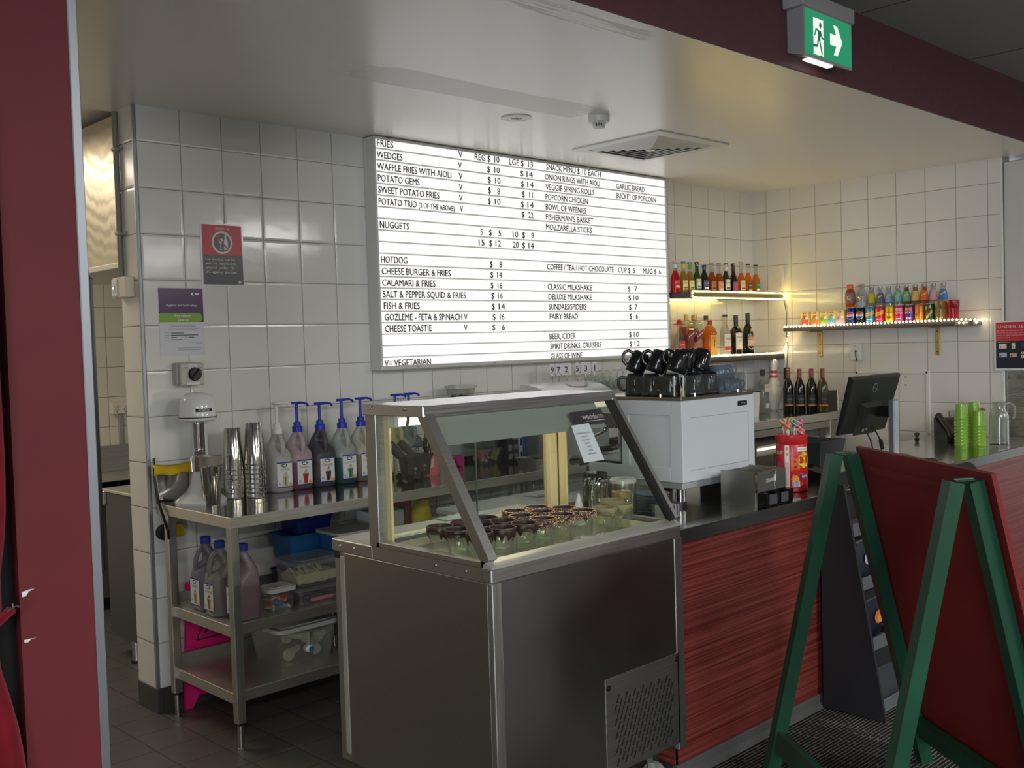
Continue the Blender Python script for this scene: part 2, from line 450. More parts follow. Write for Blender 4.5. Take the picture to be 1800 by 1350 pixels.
# plaster ceiling with brushed-over repair patches
def ceiling_mat():
    m = mat('ceiling_paint', (226, 223, 215), .27, spec=1.0); N, L, b = nodes(m)
    g = N.new('ShaderNodeNewGeometry'); sp = N.new('ShaderNodeSeparateXYZ'); L.new(g.outputs['Position'], sp.inputs[0])
    mp = N.new('ShaderNodeMapping'); mp.inputs['Scale'].default_value = (1.2, 26, 1); L.new(g.outputs['Position'], mp.inputs['Vector'])
    nz = N.new('ShaderNodeTexNoise'); nz.inputs['Scale'].default_value = 2.2; nz.inputs['Detail'].default_value = 5; L.new(mp.outputs[0], nz.inputs['Vector'])
    def mth(op, a, c=None, cl=False):
        n = N.new('ShaderNodeMath'); n.operation = op; n.use_clamp = cl
        for i, x in enumerate((a, c)):
            if x is None: continue
            if isinstance(x, (int, float)): n.inputs[i].default_value = x
            else: L.new(x, n.inputs[i])
        return n.outputs[0]
    jag = mth('MULTIPLY', mth('SUBTRACT', nz.outputs['Fac'], .5), .5)
    def patch(x0, x1, yc, hw, slope=0.0):
        xx = mth('ADD', sp.outputs['X'], jag)
        yy = mth('SUBTRACT', sp.outputs['Y'], mth('ADD', yc, mth('MULTIPLY', mth('SUBTRACT', sp.outputs['X'], x0), slope)))
        ins = mth('MULTIPLY', mth('GREATER_THAN', xx, x0), mth('LESS_THAN', xx, x1))
        return mth('MULTIPLY', ins, mth('LESS_THAN', mth('ABSOLUTE', mth('ADD', yy, mth('MULTIPLY', jag, .12))), hw))
    p = mth('MAXIMUM', patch(0.45, 1.72, -1.04, .115, -0.02), mth('MULTIPLY', patch(0.35, 1.05, -2.0, .05), mth('GREATER_THAN', nz.outputs['Fac'], .5)))
    n2 = N.new('ShaderNodeTexNoise'); n2.inputs['Scale'].default_value = 1.3; n2.inputs['Detail'].default_value = 2; L.new(mp.outputs[0], n2.inputs['Vector'])
    mx = N.new('ShaderNodeMix'); mx.data_type = 'RGBA'; mx.inputs['A'].default_value = (*lin((240, 237, 230)), 1); mx.inputs['B'].default_value = (*lin((220, 217, 210)), 1)
    f = mth('ADD', mth('MULTIPLY', p, .85), mth('MULTIPLY', mth('SUBTRACT', n2.outputs['Fac'], .5), .35), True)
    L.new(f, mx.inputs['Factor']); L.new(mx.outputs['Result'], b.inputs['Base Color'])
    rr = mth("ADD", .27, mth('MULTIPLY', p, .10)); L.new(rr, b.inputs['Roughness'])
    return m
M_ceil = ceiling_mat()
M_hallceil = mat('hall_ceiling_board', (150, 149, 148), .8)
M_maroon = noise_mat('maroon_paint', (92, 54, 60), (98, 58, 64), nscale=30, rough=.55)
M_redpart = noise_mat('red_panel_paint', (108, 36, 42), (103, 34, 40), nscale=3, rough=.55, spec=.35)
# striped carpet: pale dashes along x on charcoal
def carpet_mat():
    m = mat('carpet', (40, 41, 42), .95, spec=.1); N, L, b = nodes(m)
    g = N.new('ShaderNodeNewGeometry')
    br = N.new('ShaderNodeTexBrick'); br.inputs['Scale'].default_value = 1.0
    br.inputs['Brick Width'].default_value = .14; br.inputs['Row Height'].default_value = .016; br.inputs['Mortar Size'].default_value = .0026
    br.offset = .37; br.inputs['Mortar Smooth'].default_value = .3
    L.new(g.outputs['Position'], br.inputs['Vector'])
    nz = N.new('ShaderNodeTexNoise'); nz.inputs['Scale'].default_value = 14; L.new(g.outputs['Position'], nz.inputs['Vector'])
    mm = N.new('ShaderNodeMath'); mm.operation = 'MULTIPLY'; L.new(br.outputs['Fac'], mm.inputs[0]); L.new(nz.outputs['Fac'], mm.inputs[1])
    mx = N.new('ShaderNodeMix'); mx.data_type = 'RGBA'; mx.inputs['A'].default_value = (*lin((38, 38, 39)), 1); mx.inputs['B'].default_value = (*lin((176, 174, 168)), 1)
    L.new(mm.outputs[0], mx.inputs['Factor']); L.new(mx.outputs['Result'], b.inputs['Base Color'])
    return m
M_carpet = carpet_mat()

mb = MB().box(0, XR+.2, 0, .185, 0, 2.662); struct('wall_back', mb, M_tile_b)
# tiled end of the back wall (faces the kitchen doorway), a thin skin of its own tiles
mb = MB().box(-.004, 0.0, .0, .186, ZT, 2.662); struct('wall_left', mb, M_tile_e)
mb = MB().box(XR, XR+.15, -1.815, 0, 0, 2.662); struct('wall_right', mb, M_tile_r)
mb = MB().box(-4.5, 5.6, 2.5, 2.6, 0, 2.9); struct('wall_kitchen', mb, M_tile_k)
mb = MB().box(-4.6, -4.5, -2.1, 2.6, 0, 2.9); struct('wall_kitchen_side', mb, M_tile_e)
# skirting round the tiled pillar, corner trims
mb = MB().box(-.008, .02, -.006, .19, 0, ZT, b=.002).box(.02, 4.7, -.006, 0, 0, ZT); struct('baseboard_back', mb, M_skirt)
mb = MB().box(-.009, .006, -.007, .004, ZT, 2.66, b=.002); struct('trim_1', mb, M_alu)
mb = MB().box(XR-.004, XR+.006, -1.826, -1.812, .9, 2.66, b=.002); struct('trim_2', mb, M_white)
mb = MB().box(-4.6, 5.6, -2.09, 2.6, -.1, 0); struct('floor', mb, M_floor)
mb = MB().box(-12, 14, -16, -2.09, -.1, 0); struct('floor_hall', mb, M_carpet)
mb = MB().box(-4.6, 5.6, -2.1, .19, 2.662, 2.78); struct('ceiling', mb, M_ceil)
mb = MB().box(-4.6, 5.6, .19, 2.6, 2.69, 2.78); struct('ceiling_kitchen', mb, M_ceil)
mb = MB().box(-4.6, 9.0, -2.11, -2.098, 2.664, 3.0).box(-4.6, 9.0, -2.098, -1.9, 2.79, 3.0); struct('wall_bulkhead', mb, M_maroon)
mb = MB().box(-12, 14, -16, -2.0, 3.0, 3.1); struct('ceiling_hall', mb, M_hallceil)
mb = MB()
for x in (-1.2, 0.0, 1.2, 2.4, 3.6, 4.8, 6.0): mb.box(x-.004, x+.004, -10, -2.12, 2.9985, 3.001)
for y in (-2.9, -3.8, -4.7, -5.6): mb.box(-6, 9, y-.004, y+.004, 2.9985, 3.001)
struct('trim_3', mb, mat('ceiling_joint', (70, 69, 68), .9))
# hall walls that close the room behind and to the right of the counter
mb = MB().box(-12, 14, -16.1, -16, 0, 3.1); struct('wall_hall', mb, mat('hall_wall_paint', (206, 200, 192), .7))
mb = MB().box(13.9, 14, -16, -2.1, 0, 3.1); struct('wall_hall_side', mb, mat('hall_wall_paint', (206, 200, 192), .7))
# red partition end with aluminium corner strip
mb = MB().box(-1.232, -1.08, -2.1, -1.97, 0, 3.0).box(-1.232, -1.08, -2.1, -1.97, 0, .002); struct('wall_partition', mb, M_redpart)
mb = MB().box(-1.081, -1.0605, -2.104, -1.968, 0, 2.66, b=.002); struct('trim_4', mb, M_alu)
mb = MB().box(-1.40, -1.2335, -2.07, -2.0, 0, 3.0); struct('wall_partition_return', mb, mat('black_lining', (16, 16, 19), .8))
# torn paper tabs stuck at the partition edge
mb = MB()
for z, k in ((1.098, .55), (.998, .28)):
    mb.add([(-1.228, -2.1015, z), (-1.215, -2.104, z-.002*k), (-1.205, -2.112, z+.009*k), (-1.216, -2.106, z+.007*k), (-1.222, -2.108, z-.016*k), (-1.228, -2.104, z-.018*k)], [(0, 1, 2, 3), (0, 1, 4, 5)])
single('torn_paper', mb, M_whitep, 'torn scrap of white paper on the edge of the red partition', 'paper')

# velvet curtain gathered by a tie, left of the partition
def velvet():
    m = noise_mat('red_velvet', (92, 8, 22), (122, 12, 30), nscale=14, rough=.75, spec=.2); N, L, b = nodes(m)
    b.inputs['Sheen Weight'].default_value = .6; b.inputs['Sheen Tint'].default_value = (.9, .2, .25, 1); return m
mb = MB()
nz_, nx_ = 44, 40
vs = []; fs = []
for i in range(nz_+1):
    z = 0.02 + 2.75*i/nz_
    zz = z+.10
    pinch = math.exp(-((zz-1.13)/.16)**2); bulge = math.exp(-((zz-1.17)/.05)**2)
    fl = max(0, 1.1-zz)
    right = -1.262 - .035*pinch + .008*bulge + (.055*min(1, fl) if zz < 1.1 else -.006*(zz-1.2))
    for j in range(nx_+1):
        t = j/nx_
        x = right - (1-t)*(.42 - .16*pinch)
        y = -2.135 + (.022 - .010*pinch)*math.sin(t*31 + .4*math.sin(z*3)) + .012*math.sin(t*13 + z) - .016*bulge
        vs.append((x, y, z))
for i in range(nz_):
    for j in range(nx_):
        a = i*(nx_+1)+j; fs.append((a, a+1, a+nx_+2, a+nx_+1))
mb.add(vs, fs)
t = thing('velvet_curtain', 'deep red velvet curtain gathered by a tie beside the red partition', 'curtain', (-1.45, -2.135, 0))
o = part(t, 'drape', mb, velvet(), world=True, angle=60)
sm = o.modifiers.new('thickness', 'SOLIDIFY'); sm.thickness = .006
mb = MB().tube([(-1.62, -2.165, 1.040), (-1.5, -2.185, 1.000), (-1.38, -2.178, 1.015), (-1.305, -2.155, 1.050), (-1.262, -2.14, 1.075)], .016, 8, flat=.5)
part(t, 'tie_band', mb, velvet(), world=True)
mb = MB().tube([(-1.275, -2.155, 1.076), (-1.255, -2.15, 1.083), (-1.245, -2.152, 1.078)], .0018, 6).tube([(-1.262, -2.15, 1.090), (-1.26, -2.152, 1.072)], .002, 6)
part(t, 'tie_hook', mb, mat('hook_dull', (96, 92, 88), .5, .6), world=True)

# stainless clad return at the end of the right wall
t = thing('tall_refrigerator', 'tall stainless steel clad unit at the right edge past the tiled wall', 'refrigerator', (XR+.3, -2.3, 0))
mb = MB().box(XR+.02, XR+.75, -2.75, -1.828, 0.0, 2.635, b=.004)
part(t, 'body', mb, brushed('steel_sheet_pale', (196, 194, 188), 'Y', .25, .36), world=True)
mb = MB().box(XR+.015, XR+.0195, -2.75, -1.828, 1.33, 2.63, b=.001); part(t, 'reflection_panel', mb, mat('panel_pale_reflection', (206, 203, 196), .25), world=True)  # pale sheet stands in for board and tiles reflected in the steel
mb = MB().box(XR+.016, XR+.02, -2.7, -1.84, 1.262, 1.292)
part(t, 'handle_rail', mb, M_chrome, world=True)

# ------------------------------------------------------------------ ceiling fittings
t = thing('air_diffuser', 'square white louvred air diffuser in the kitchen ceiling', 'vent', (2.65, -.73, 2.662))
def sq_ring(mb, h0, z0, h1, z1, th=.0):
    a = [(-h0, -h0, z0), (h0, -h0, z0), (h0, h0, z0), (-h0, h0, z0), (-h1, -h1, z1), (h1, -h1, z1), (h1, h1, z1), (-h1, h1, z1)]
    mb.add(a, [(0, 1, 5, 4), (1, 2, 6, 5), (2, 3, 7, 6), (3, 0, 4, 7)])
mb = MB(); sq_ring(mb, .31, -.001, .31, -.008); sq_ring(mb, .31, -.008, .25, -.010); sq_ring(mb, .25, -.010, .25, .001)
part(t, 'frame', mb, M_white)
mb = MB().box(-.25, .25, -.25, .25, -.0035, -.001); part(t, 'backing', mb, mat('duct_dark', (30, 30, 31), .9))
for i in range(6):
    mb = MB(); h = .245 - i*.04
    sq_ring(mb, h-.006, -.004, h-.032, -.019); sq_ring(mb, h-.032, -.019, h-.031, -.022); sq_ring(mb, h-.031, -.022, h-.002, -.0055)
    part(t, 'louvre', mb, M_white)
mb = MB().box(-.02, .02, -.02, .02, -.024, -.005).lathe([(.006, -.0242), (.006, -.027), (.002, -.028)], n=10); part(t, 'centre_cap', mb, M_white)

t = thing('smoke_detector', 'white domed smoke detector hanging from the ceiling above the menu board', 'smoke detector', (1.841, -1.054, 2.662))
mb = MB().lathe([(.052, 0), (.052, -.022), (.048, -.03), (.03, -.031)], n=24); part(t, 'base', mb, M_white)
mb = MB()
for i in range(14):
    a = 2*PI*i/14
    mb.bar((.032*math.cos(a), .032*math.sin(a), -.03), (.026*math.cos(a), .026*math.sin(a), -.052), .004, .004, up=(math.cos(a), math.sin(a), 0))
mb.lathe([(.034, -.03), (.034, -.034), (.03, -.035)], n=18).lathe([(.03, -.05), (.026, -.056), (.012, -.059)], n=18)
part(t, 'sensor_cage', mb, M_white)
mb = MB().lathe([(.022, -.03), (.02, -.05)], n=12); part(t, 'sensor_core', mb, M_black)

t = thing('ceiling_speaker', 'flat round white disc flush in the ceiling left of the smoke detector', 'speaker', (1.53, -.803, 2.662))
mb = MB().lathe([(.073, -.0005), (.073, -.004), (.066, -.006), (.058, -.004), (.05, -.005), (.02, -.0055)], n=32); part(t, 'cover', mb, M_white)
mb = MB().lathe([(.012, -.0056), (.012, -.0075), (.004, -.008)], n=12).bar((-.02, -.02, -.0066), (.025, .012, -.0066), .004, .002).bar((-.02, .015, -.0066), (.02, -.02, -.0066), .004, .002)
part(t, 'latch', mb, M_grey)

# exit sign fixed to the bulkhead
t = thing('exit_sign', 'green running-man exit sign with white arrow on the maroon bulkhead', 'exit sign', (1.98, -2.155, 2.69))
mb = MB()
def taper(mb, x0, x1, z0, z1, yb, yf, ib, it, m=0):
    mb.add([(x0+ib, yb, z0+it), (x1-ib, yb, z0+it), (x1-ib, yb, z1), (x0+ib, yb, z1), (x0, yf, z0), (x1, yf, z0), (x1, yf, z1), (x0, yf, z1)],
           [(0, 1, 2, 3), (4, 7, 6, 5), (0, 4, 5, 1), (1, 5, 6, 2), (2, 6, 7, 3), (3, 7, 4, 0)], m)
taper(mb, 1.768, 2.158, 2.690, 2.885, -2.111, -2.196, .02, .03)
part(t, 'housing', mb, mat('sign_housing', (170, 168, 170), .45), world=True)
mb = MB().box(1.752, 2.172, -2.205, -2.111, 2.885, 2.945, b=.004)
for x in (1.76, 1.775): mb.box(x-.012, x-.004, -2.17, -2.13, 2.90, 2.935)
part(t, 'cap', mb, mat('sign_housing', (170, 168, 170), .45), world=True)
o_ = (0, -2.1975, 0)
mb = MB().rect(1.776, 2.150, 2.700, 2.878, o_, EX, EZ)
part(t, 'face_panel', mb, emit('exit_green', (38, 126, 88), .9), world=True)
o_ = (0, -2.1985, 0)
mb = MB().poly([(1.838, 2.706), (1.918, 2.706), (1.918, 2.852), (1.838, 2.852)], o_, EX, EZ)
mb.poly([(1.972, 2.766), (2.022, 2.766), (2.000, 2.728), (2.032, 2.728), (2.074, 2.789), (2.032, 2.850), (2.000, 2.850), (2.022, 2.812), (1.972, 2.812)], o_, EX, EZ)
part(t, 'white_marks', mb, emit('exit_white', (218, 228, 214), .85), world=True)
o_ = (0, -2.1993, 0)
mb = MB().disc(1.893, 2.828, .0095, o_, EX, EZ, n2 if False else 0, 16, .0125)
def limb(mb, pts, w, o):
    for (a, b), (c, d) in zip(pts[:-1], pts[1:]):
        dx, dy = c-a, d-b; l = math.hypot(dx, dy); nx, ny = -dy/l*w/2, dx/l*w/2
        mb.poly([(a+nx, b+ny), (c+nx, d+ny), (c-nx, d-ny), (a-nx, b-ny)], o, EX, EZ)
        mb.disc(c, d, w/2, o, EX, EZ, 0, 10)
mb.poly([(1.872, 2.808), (1.898, 2.806), (1.897, 2.790), (1.889, 2.764), (1.871, 2.762), (1.873, 2.785)], o_, EX, EZ)
limb(mb, [(1.876, 2.806), (1.858, 2.808), (1.849, 2.784)], .0085, o_)
limb(mb, [(1.894, 2.805), (1.903, 2.780), (1.919, 2.777)], .0085, o_)
limb(mb, [(1.885, 2.768), (1.895, 2.742), (1.903, 2.716)], .010, o_)
limb(mb, [(1.876, 2.768), (1.867, 2.742), (1.836, 2.740)], .010, o_)
limb(mb, [(1.905, 2.704), (1.890, 2.704)], .008, o_)
part(t, 'running_figure', mb, emit('exit_green_dark', (32, 100, 70), .8), world=True)
mb = MB().box(1.835, 2.03, -2.178, -2.150, 2.6885, 2.695); part(t, 'downlight_lens', mb, emit('exit_lens', (235, 240, 225), 1.2), world=True)
mb = MB().box(1.762, 1.7665, -2.170, -2.158, 2.888, 2.894); part(t, 'indicator_led', mb, emit('led_red', (255, 60, 90), 3), world=True)
MENU = [
    (0, [('FRIES', 1.236, 1.34), ('V', 1.786, 1.813), ('REG $', 1.906, 2.023), ('10', 2.055, 2.093), ('LGE $', 2.171, 2.287), ('13', 2.325, 2.363), ('SNACK MENU $', 2.477, 2.769), ('10 EACH', 2.796, 2.968)]),
    (1, [('WEDGES', 1.233, 1.397), ('V', 1.781, 1.807), ('$', 1.996, 2.02), ('10', 2.053, 2.093), ('$', 2.26, 2.282), ('14', 2.309, 2.36), ('ONION RINGS WITH AIOLI', 2.464, 2.957), ('GARLIC BREAD', 3.117, 3.401)]),
    (2, [('WAFFLE FRIES WITH AIOLI', 1.232, 1.729), ('V', 1.783, 1.809), ('$', 1.999, 2.021), ('10', 2.055, 2.097), ('$', 2.262, 2.284), ('14', 2.312, 2.363), ('VEGGIE SPRING ROLLS', 2.467, 2.902), ('BUCKET OF POPCORN', 3.116, 3.52)]),
    (3, [('POTATO GEMS', 1.234, 1.506), ('V', 1.782, 1.807), ('$', 1.999, 2.019), ('8', 2.071, 2.091), ('$', 2.267, 2.288), ('11', 2.326, 2.355), ('POPCORN CHICKEN', 2.464, 2.838)]),
    (4, [('SWEET POTATO FRIES', 1.234, 1.64), ('V', 1.78, 1.806), ('$', 1.997, 2.016), ('10', 2.048, 2.092), ('$', 2.257, 2.279), ('14', 2.309, 2.359), ('BOWL OF WEENIES', 2.463, 2.822)]),
    (5, [('POTATO TRIO', 1.234, 1.481), ('(3 OF THE ABOVE)', 1.495, 1.744), ('V', 1.784, 1.807), ('$', 2.259, 2.28), ('22', 2.314, 2.354), ("FISHERMAN'S BASKET", 2.461, 2.885)]),
    (6, [('MOZZARELLA STICKS', 2.46, 2.869)]),
    (7, [('NUGGETS', 1.236, 1.425), ('5', 1.931, 1.949), ('$', 1.996, 2.016), ('5', 2.069, 2.089), ('10', 2.182, 2.224), ('$', 2.258, 2.281), ('9', 2.334, 2.354)]),
    (8, [('15', 1.915, 1.959), ('$', 1.996, 2.016), ('12', 2.044, 2.085), ('20', 2.181, 2.226), ('$', 2.256, 2.278), ('14', 2.308, 2.351)]),
    (10, [('HOTDOG', 1.236, 1.405), ('$', 1.994, 2.015), ('8', 2.07, 2.088), ('COFFEE / TEA / HOT CHOCOLATE', 2.459, 3.069), ('CUP $', 3.112, 3.233), ('5', 3.261, 3.285), ('MUG $', 3.365, 3.506), ('6', 3.533, 3.556)]),
    (11, [('CHEESE BURGER & FRIES', 1.238, 1.701), ('$', 1.997, 2.018), ('14', 2.049, 2.086)]),
    (12, [('CALAMARI & FRIES', 1.238, 1.592), ('$', 1.997, 2.017), ('16', 2.051, 2.086), ('CLASSIC MILKSHAKE', 2.458, 2.854), ('$', 3.206, 3.228), ('7', 3.274, 3.297)]),
    (13, [('SALT & PEPPER SQUID & FRIES', 1.24, 1.807), ('$', 1.999, 2.02), ('16', 2.051, 2.086), ('DELUXE MILKSHAKE', 2.463, 2.85), ('$', 3.209, 3.233), ('10', 3.259, 3.311)]),
    (14, [('FISH & FRIES', 1.243, 1.479), ('$', 2.001, 2.022), ('14', 2.053, 2.101), ('SUNDAES/SPIDERS', 2.464, 2.798), ('$', 3.212, 3.235), ('7', 3.271, 3.294)]),
    (15, [('GOZLEME - FETA & SPINACH V', 1.246, 1.814), ('$', 2.005, 2.025), ('16', 2.06, 2.094), ('FAIRY BREAD', 2.469, 2.718), ('$', 3.216, 3.238), ('6', 3.278, 3.301)]),
    (16, [('CHEESE TOASTIE', 1.245, 1.555), ('V', 1.786, 1.811), ('$', 2.0, 2.021), ('6', 2.076, 2.096)]),
    (17, [('BEER, CIDER', 2.463, 2.693), ('$', 3.205, 3.229), ('10', 3.255, 3.303)]),
    (18, [('SPIRIT DRINKS, CRUISERS', 2.467, 2.928), ('$', 3.21, 3.232), ('12', 3.26, 3.31)]),
    (19, [('V= VEGETARIAN', 1.236, 1.542), ('GLASS OF WINE', 2.467, 2.749), ('$', 3.21, 3.234), ('12', 3.258, 3.304)]),
]

# ================================================================== MENU LIGHTBOX
t = thing('menu_board', 'large white illuminated menu board of black letters on the tiled wall', 'menu board', (2.42, -.05, 1.465))
BX0, BX1, BZ0, BZ1, BY = 1.21, 3.63, 1.465, 2.658, -.095
M_boxgrey = mat('lightbox_case', (205, 205, 200), .45)
mb = MB().box(BX0+.004, BX1-.004, -.078, -.002, BZ0+.014, BZ1-.004)
for z0, z1 in ((BZ0, BZ0+.022), (BZ1-.014, BZ1)): mb.box(BX0+.001, BX1-.001, BY-.001, -.001, z0, z1, b=.004)
for x0, x1 in ((BX0, BX0+.012), (BX1-.012, BX1)): mb.box(x0, x1, BY, -.001, BZ0, BZ1, b=.003)
part(t, 'case', mb, M_boxgrey, world=True)
mb = MB().rect(BX0+.012, BX1-.012, BZ0+.02, BZ1-.012, (0, -.0835, 0), EX, EZ)
part(t, 'light_panel', mb, emit('lightbox_glow', (255, 254, 252), .70), world=True)
M_rail = translucent('letter_rail', (236, 234, 230), .6)
ZR = lambda r: 2.627 - .0592*r
for i in range(19):
    z = 2.5974 - .0592*i
    mb = MB().box(BX0+.018, BX1-.004, -.0925, -.0838, z-.0032, z+.0032)
    mb.box(BX1-.006, BX1+.004, -.097, -.085, z+.006, z+.05)
    part(t, 'letter_rail', mb, M_rail, world=True)
BOLD[0] = .0
for r, items in MENU:
    mb = MB()
    for txt, a, b in items:
        h = .030 if txt.startswith('(') else .036
        for dx, dz in ((-.0008, -.0005), (.0008, .0005)): mb.text(txt, (dx*1.25, -.0870 - dx*.05, dz), EX, EZ, a, b, ZR(r)-.0185, h)
    part(t, 'lettering', mb, M_ink, world=True)
BOLD[0] = 0.0
mb = MB()
for x, z in ((1.45, 1.476), (2.0, 1.475), (2.62, 1.474), (3.3, 1.474), (1.30, 2.653), (3.60, 2.650), (2.42, 2.652)): mb.cyl((x, BY-.001, z), (x, BY+.003, z), .004, n=8)
part(t, 'screws', mb, M_black, world=True)

# ================================================================== STEEL BENCHES
def bench_leg(t, x, y, z0, z1):
    mb = MB().box(x-.019, x+.019, y-.019, y+.019, .105, z1, b=.003)
    p = part(t, 'leg', mb, M_steel_v, world=True)
    mb = MB().lathe([(.021, .105), (.021, .098), (.012, .096)], x, y, 14); sub(p, 'cap', mb, M_black, off=tuple(t.location))
    mb = MB().lathe([(.014, .0), (.014, .004), (.012, .006), (.012, .1)], x, y, 14); sub(p, 'adjustable_foot', mb, M_chrome, off=tuple(t.location))
t = thing('steel_bench', 'long stainless steel prep bench with two lower shelves along the tiled wall', 'bench', (1.6, -.34, 0))
mb = MB().box(.028, 3.2, -.660, -.012, .924, .93)
mb.box(.028, 3.2, -.025, -.012, .93, .96)
part(t, 'worktop', mb, M_steel_top, world=True)
mb = MB().box(.02, 3.2, -.668, -.660, .886, .93, b=.001).box(.02, .028, -.66, -.012, .886, .93, b=.001)
part(t, 'worktop_edge', mb, M_steel, world=True)
for nm, z in (('middle_shelf', .487), ('bottom_shelf', .216)):
    mb = MB().box(.044, 3.18, -.598, -.0825, z-.006, z)
    mb.box(.036, 3.18, -.606, -.598, z-.044, z, b=.001).box(.036, .044, -.598, -.0825, z-.044, z, b=.001).box(.036, 3.18, -.082, -.074, z-.03, z+.05, b=.002)
    part(t, nm, mb, M_steel, world=True)
for x in (.04, 1.25, 2.2, 3.1):
    for y in (-.645, -.10): bench_leg(t, x, y, 0, .925)

t = thing('corner_bench', 'raised stainless bench end with upstand under the bottle shelves', 'bench', (4.0, -.34, 0))
mb = MB().box(3.25, 4.795, -.68, -.01, 1.025, 1.033)
part(t, 'worktop', mb, M_steel_top, world=True)
mb = MB().box(3.25, 4.795, -.69, -.68, .978, 1.033, b=.001); part(t, 'worktop_edge', mb, M_steel, world=True)
mb = MB().box(4.782, 4.797, -.69, -.012, 1.033, 1.186, b=.003).box(4.45, 4.782, -.025, -.008, 1.033, 1.186, b=.003)
part(t, 'upstand', mb, M_steel, world=True)
mb = MB().box(4.70, 4.745, -.672, -.627, 0, .98, b=.003).box(3.30, 4.70, -.665, -.64, .925, .972, b=.002).box(3.3, 3.34, -.672, -.63, 0, .98, b=.002)
part(t, 'frame', mb, M_steel_v, world=True)

t = thing('underbench_fridge', 'glass fronted fridge under the corner bench with papers taped inside', 'fridge', (4.2, -.35, 0))
mb = MB().box(3.45, 4.66, -.60, -.06, .05, .86, b=.004).box(3.47, 4.64, -.615, -.60, .80, .86)
part(t, 'body', mb, mat('fridge_pale', (196, 190, 178), .4), world=True)
mb = MB().box(3.47, 4.05, -.607, -.601, .10, .79).box(4.07, 4.64, -.607, -.601, .10, .79)
part(t, 'glass_door', mb, glass('door_glass', (210, 212, 205), .25, dif=(170, 160, 140)), world=True)
mb = MB().box(3.47, 4.64, -.62, -.608, .83, .845, b=.002); part(t, 'lamp_strip', mb, emit('fridge_lamp', (255, 244, 222), 1.4), world=True)
mb = MB().box(4.55, 4.58, -.625, -.607, .2, .78, b=.003).box(4.06, 4.075, -.62, -.607, .1, .8); part(t, 'door_edge', mb, M_steel_v, world=True)
mb = MB().box(4.22, 4.36, -.6145, -.6125, .56, .80); part(t, 'notice', mb, mat('cream_paper', (226, 214, 180), .6), world=True)
mb = MB().box(4.42, 4.49, -.6145, -.6125, .62, .73); part(t, 'price_list', mb, mat('cream_paper', (226, 214, 180), .6), world=True)

# kitchen beyond the doorway
t = thing('kitchen_sink_bench', 'steel sided kitchen bench on a round leg seen through the doorway', 'bench', (.55, .9, 0))
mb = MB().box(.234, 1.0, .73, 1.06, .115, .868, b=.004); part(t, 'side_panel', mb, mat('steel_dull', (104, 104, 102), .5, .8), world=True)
mb = MB().box(.222, 1.02, .70, 1.075, .868, .885, b=.004).box(.215, .235, 1.04, 1.085, .80, .872, b=.004); part(t, 'top', mb, M_steel, world=True)
for x, y in ((.26, .81), (.9, .81)):
    mb = MB().lathe([(.03, 0), (.03, .012), (.022, .014)], x, y, 14, 1).lathe([(.022, .014), (.022, .12)], x, y, 14, 0); part(t, 'leg', mb, [M_steel_v, M_black], world=True)
t = thing('kitchen_bench', 'stainless bench with splashback against the far kitchen wall', 'bench', (1.2, 2.2, 0))
mb = MB().box(.3, 2.4, 1.95, 2.49, .77, .81, b=.003).box(.3, 2.4, 1.95, 1.96, .70, .81); part(t, 'top', mb, M_steel, world=True)
mb = MB().box(.3, 2.4, 2.47, 2.495, .81, .985, b=.003); part(t, 'splashback', mb, M_steel, world=True)
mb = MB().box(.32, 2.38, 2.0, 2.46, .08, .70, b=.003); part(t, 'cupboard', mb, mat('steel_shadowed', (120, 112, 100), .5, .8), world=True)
t = thing('power_outlet', 'white double power point on the far kitchen wall', 'power outlet', (.94, 2.495, 1.23))
mb = MB().box(-.062, .062, -.03, .004, -.038, .04, b=.004); part(t, 'plate', mb, mat('ivory_plastic', (222, 212, 190), .4))
for x in (-.03, .03):
    mb = MB().box(x-.01, x+.01, -.036, -.03, .012, .026, b=.002); part(t, 'switch', mb, mat('ivory_plastic', (222, 212, 190), .4))
    mb = MB()
    for dx, dz, s in ((-.008, -.008, .25), (.008, -.008, -.25), (0, -.024, 0)): mb.bar((x+dx-s*.012, -.031, dz-.005), (x+dx+s*.012, -.031, dz+.005), .003, .003, up=(0, 1, 0))
    part(t, 'socket_slots', mb, M_black)
mb = MB().box(-.014, .014, -.018, .004, -.24, -.038, b=.003); part(t, 'conduit', mb, M_grey)
def hood_mat():
    m = mat('steel_swirled', (206, 198, 180), .3, 1.0); N, L, b = nodes(m)
    g = N.new('ShaderNodeNewGeometry'); mp = N.new('ShaderNodeMapping'); mp.inputs['Location'].default_value = (0, -.32, -2.02); mp.inputs['Scale'].default_value = (.01, 1.0, .55)
    L.new(g.outputs['Position'], mp.inputs['Vector'])
    w = N.new('ShaderNodeTexWave'); w.wave_type = 'RINGS'; w.inputs['Scale'].default_value = 9; w.inputs['Distortion'].default_value = 5; w.inputs['Detail'].default_value = 3; w.inputs['Detail Scale'].default_value = 1.2
    L.new(mp.outputs[0], w.inputs['Vector'])
    r = N.new('ShaderNodeMapRange'); r.inputs['To Min'].default_value = .34; r.inputs['To Max'].default_value = .46; L.new(w.outputs['Fac'], r.inputs['Value']); L.new(r.outputs[0], b.inputs['Roughness'])
    bp = N.new('ShaderNodeBump'); bp.inputs['Distance'].default_value = .00025; L.new(w.outputs['Fac'], bp.inputs['Height']); L.new(bp.outputs[0], b.inputs['Normal'])
    return m
t = thing('exhaust_hood', 'swirl polished stainless exhaust hood above the kitchen doorway', 'hood', (.5, .6, 2.0))
mb = MB().box(.012, 1.6, .20, 1.3, 2.0, 2.66, b=.003); part(t, 'canopy', mb, hood_mat(), world=True)
mb = MB().box(.004, 1.6, .195, 1.3, 1.975, 2.0, b=.003); part(t, 'gutter', mb, M_steel, world=True)
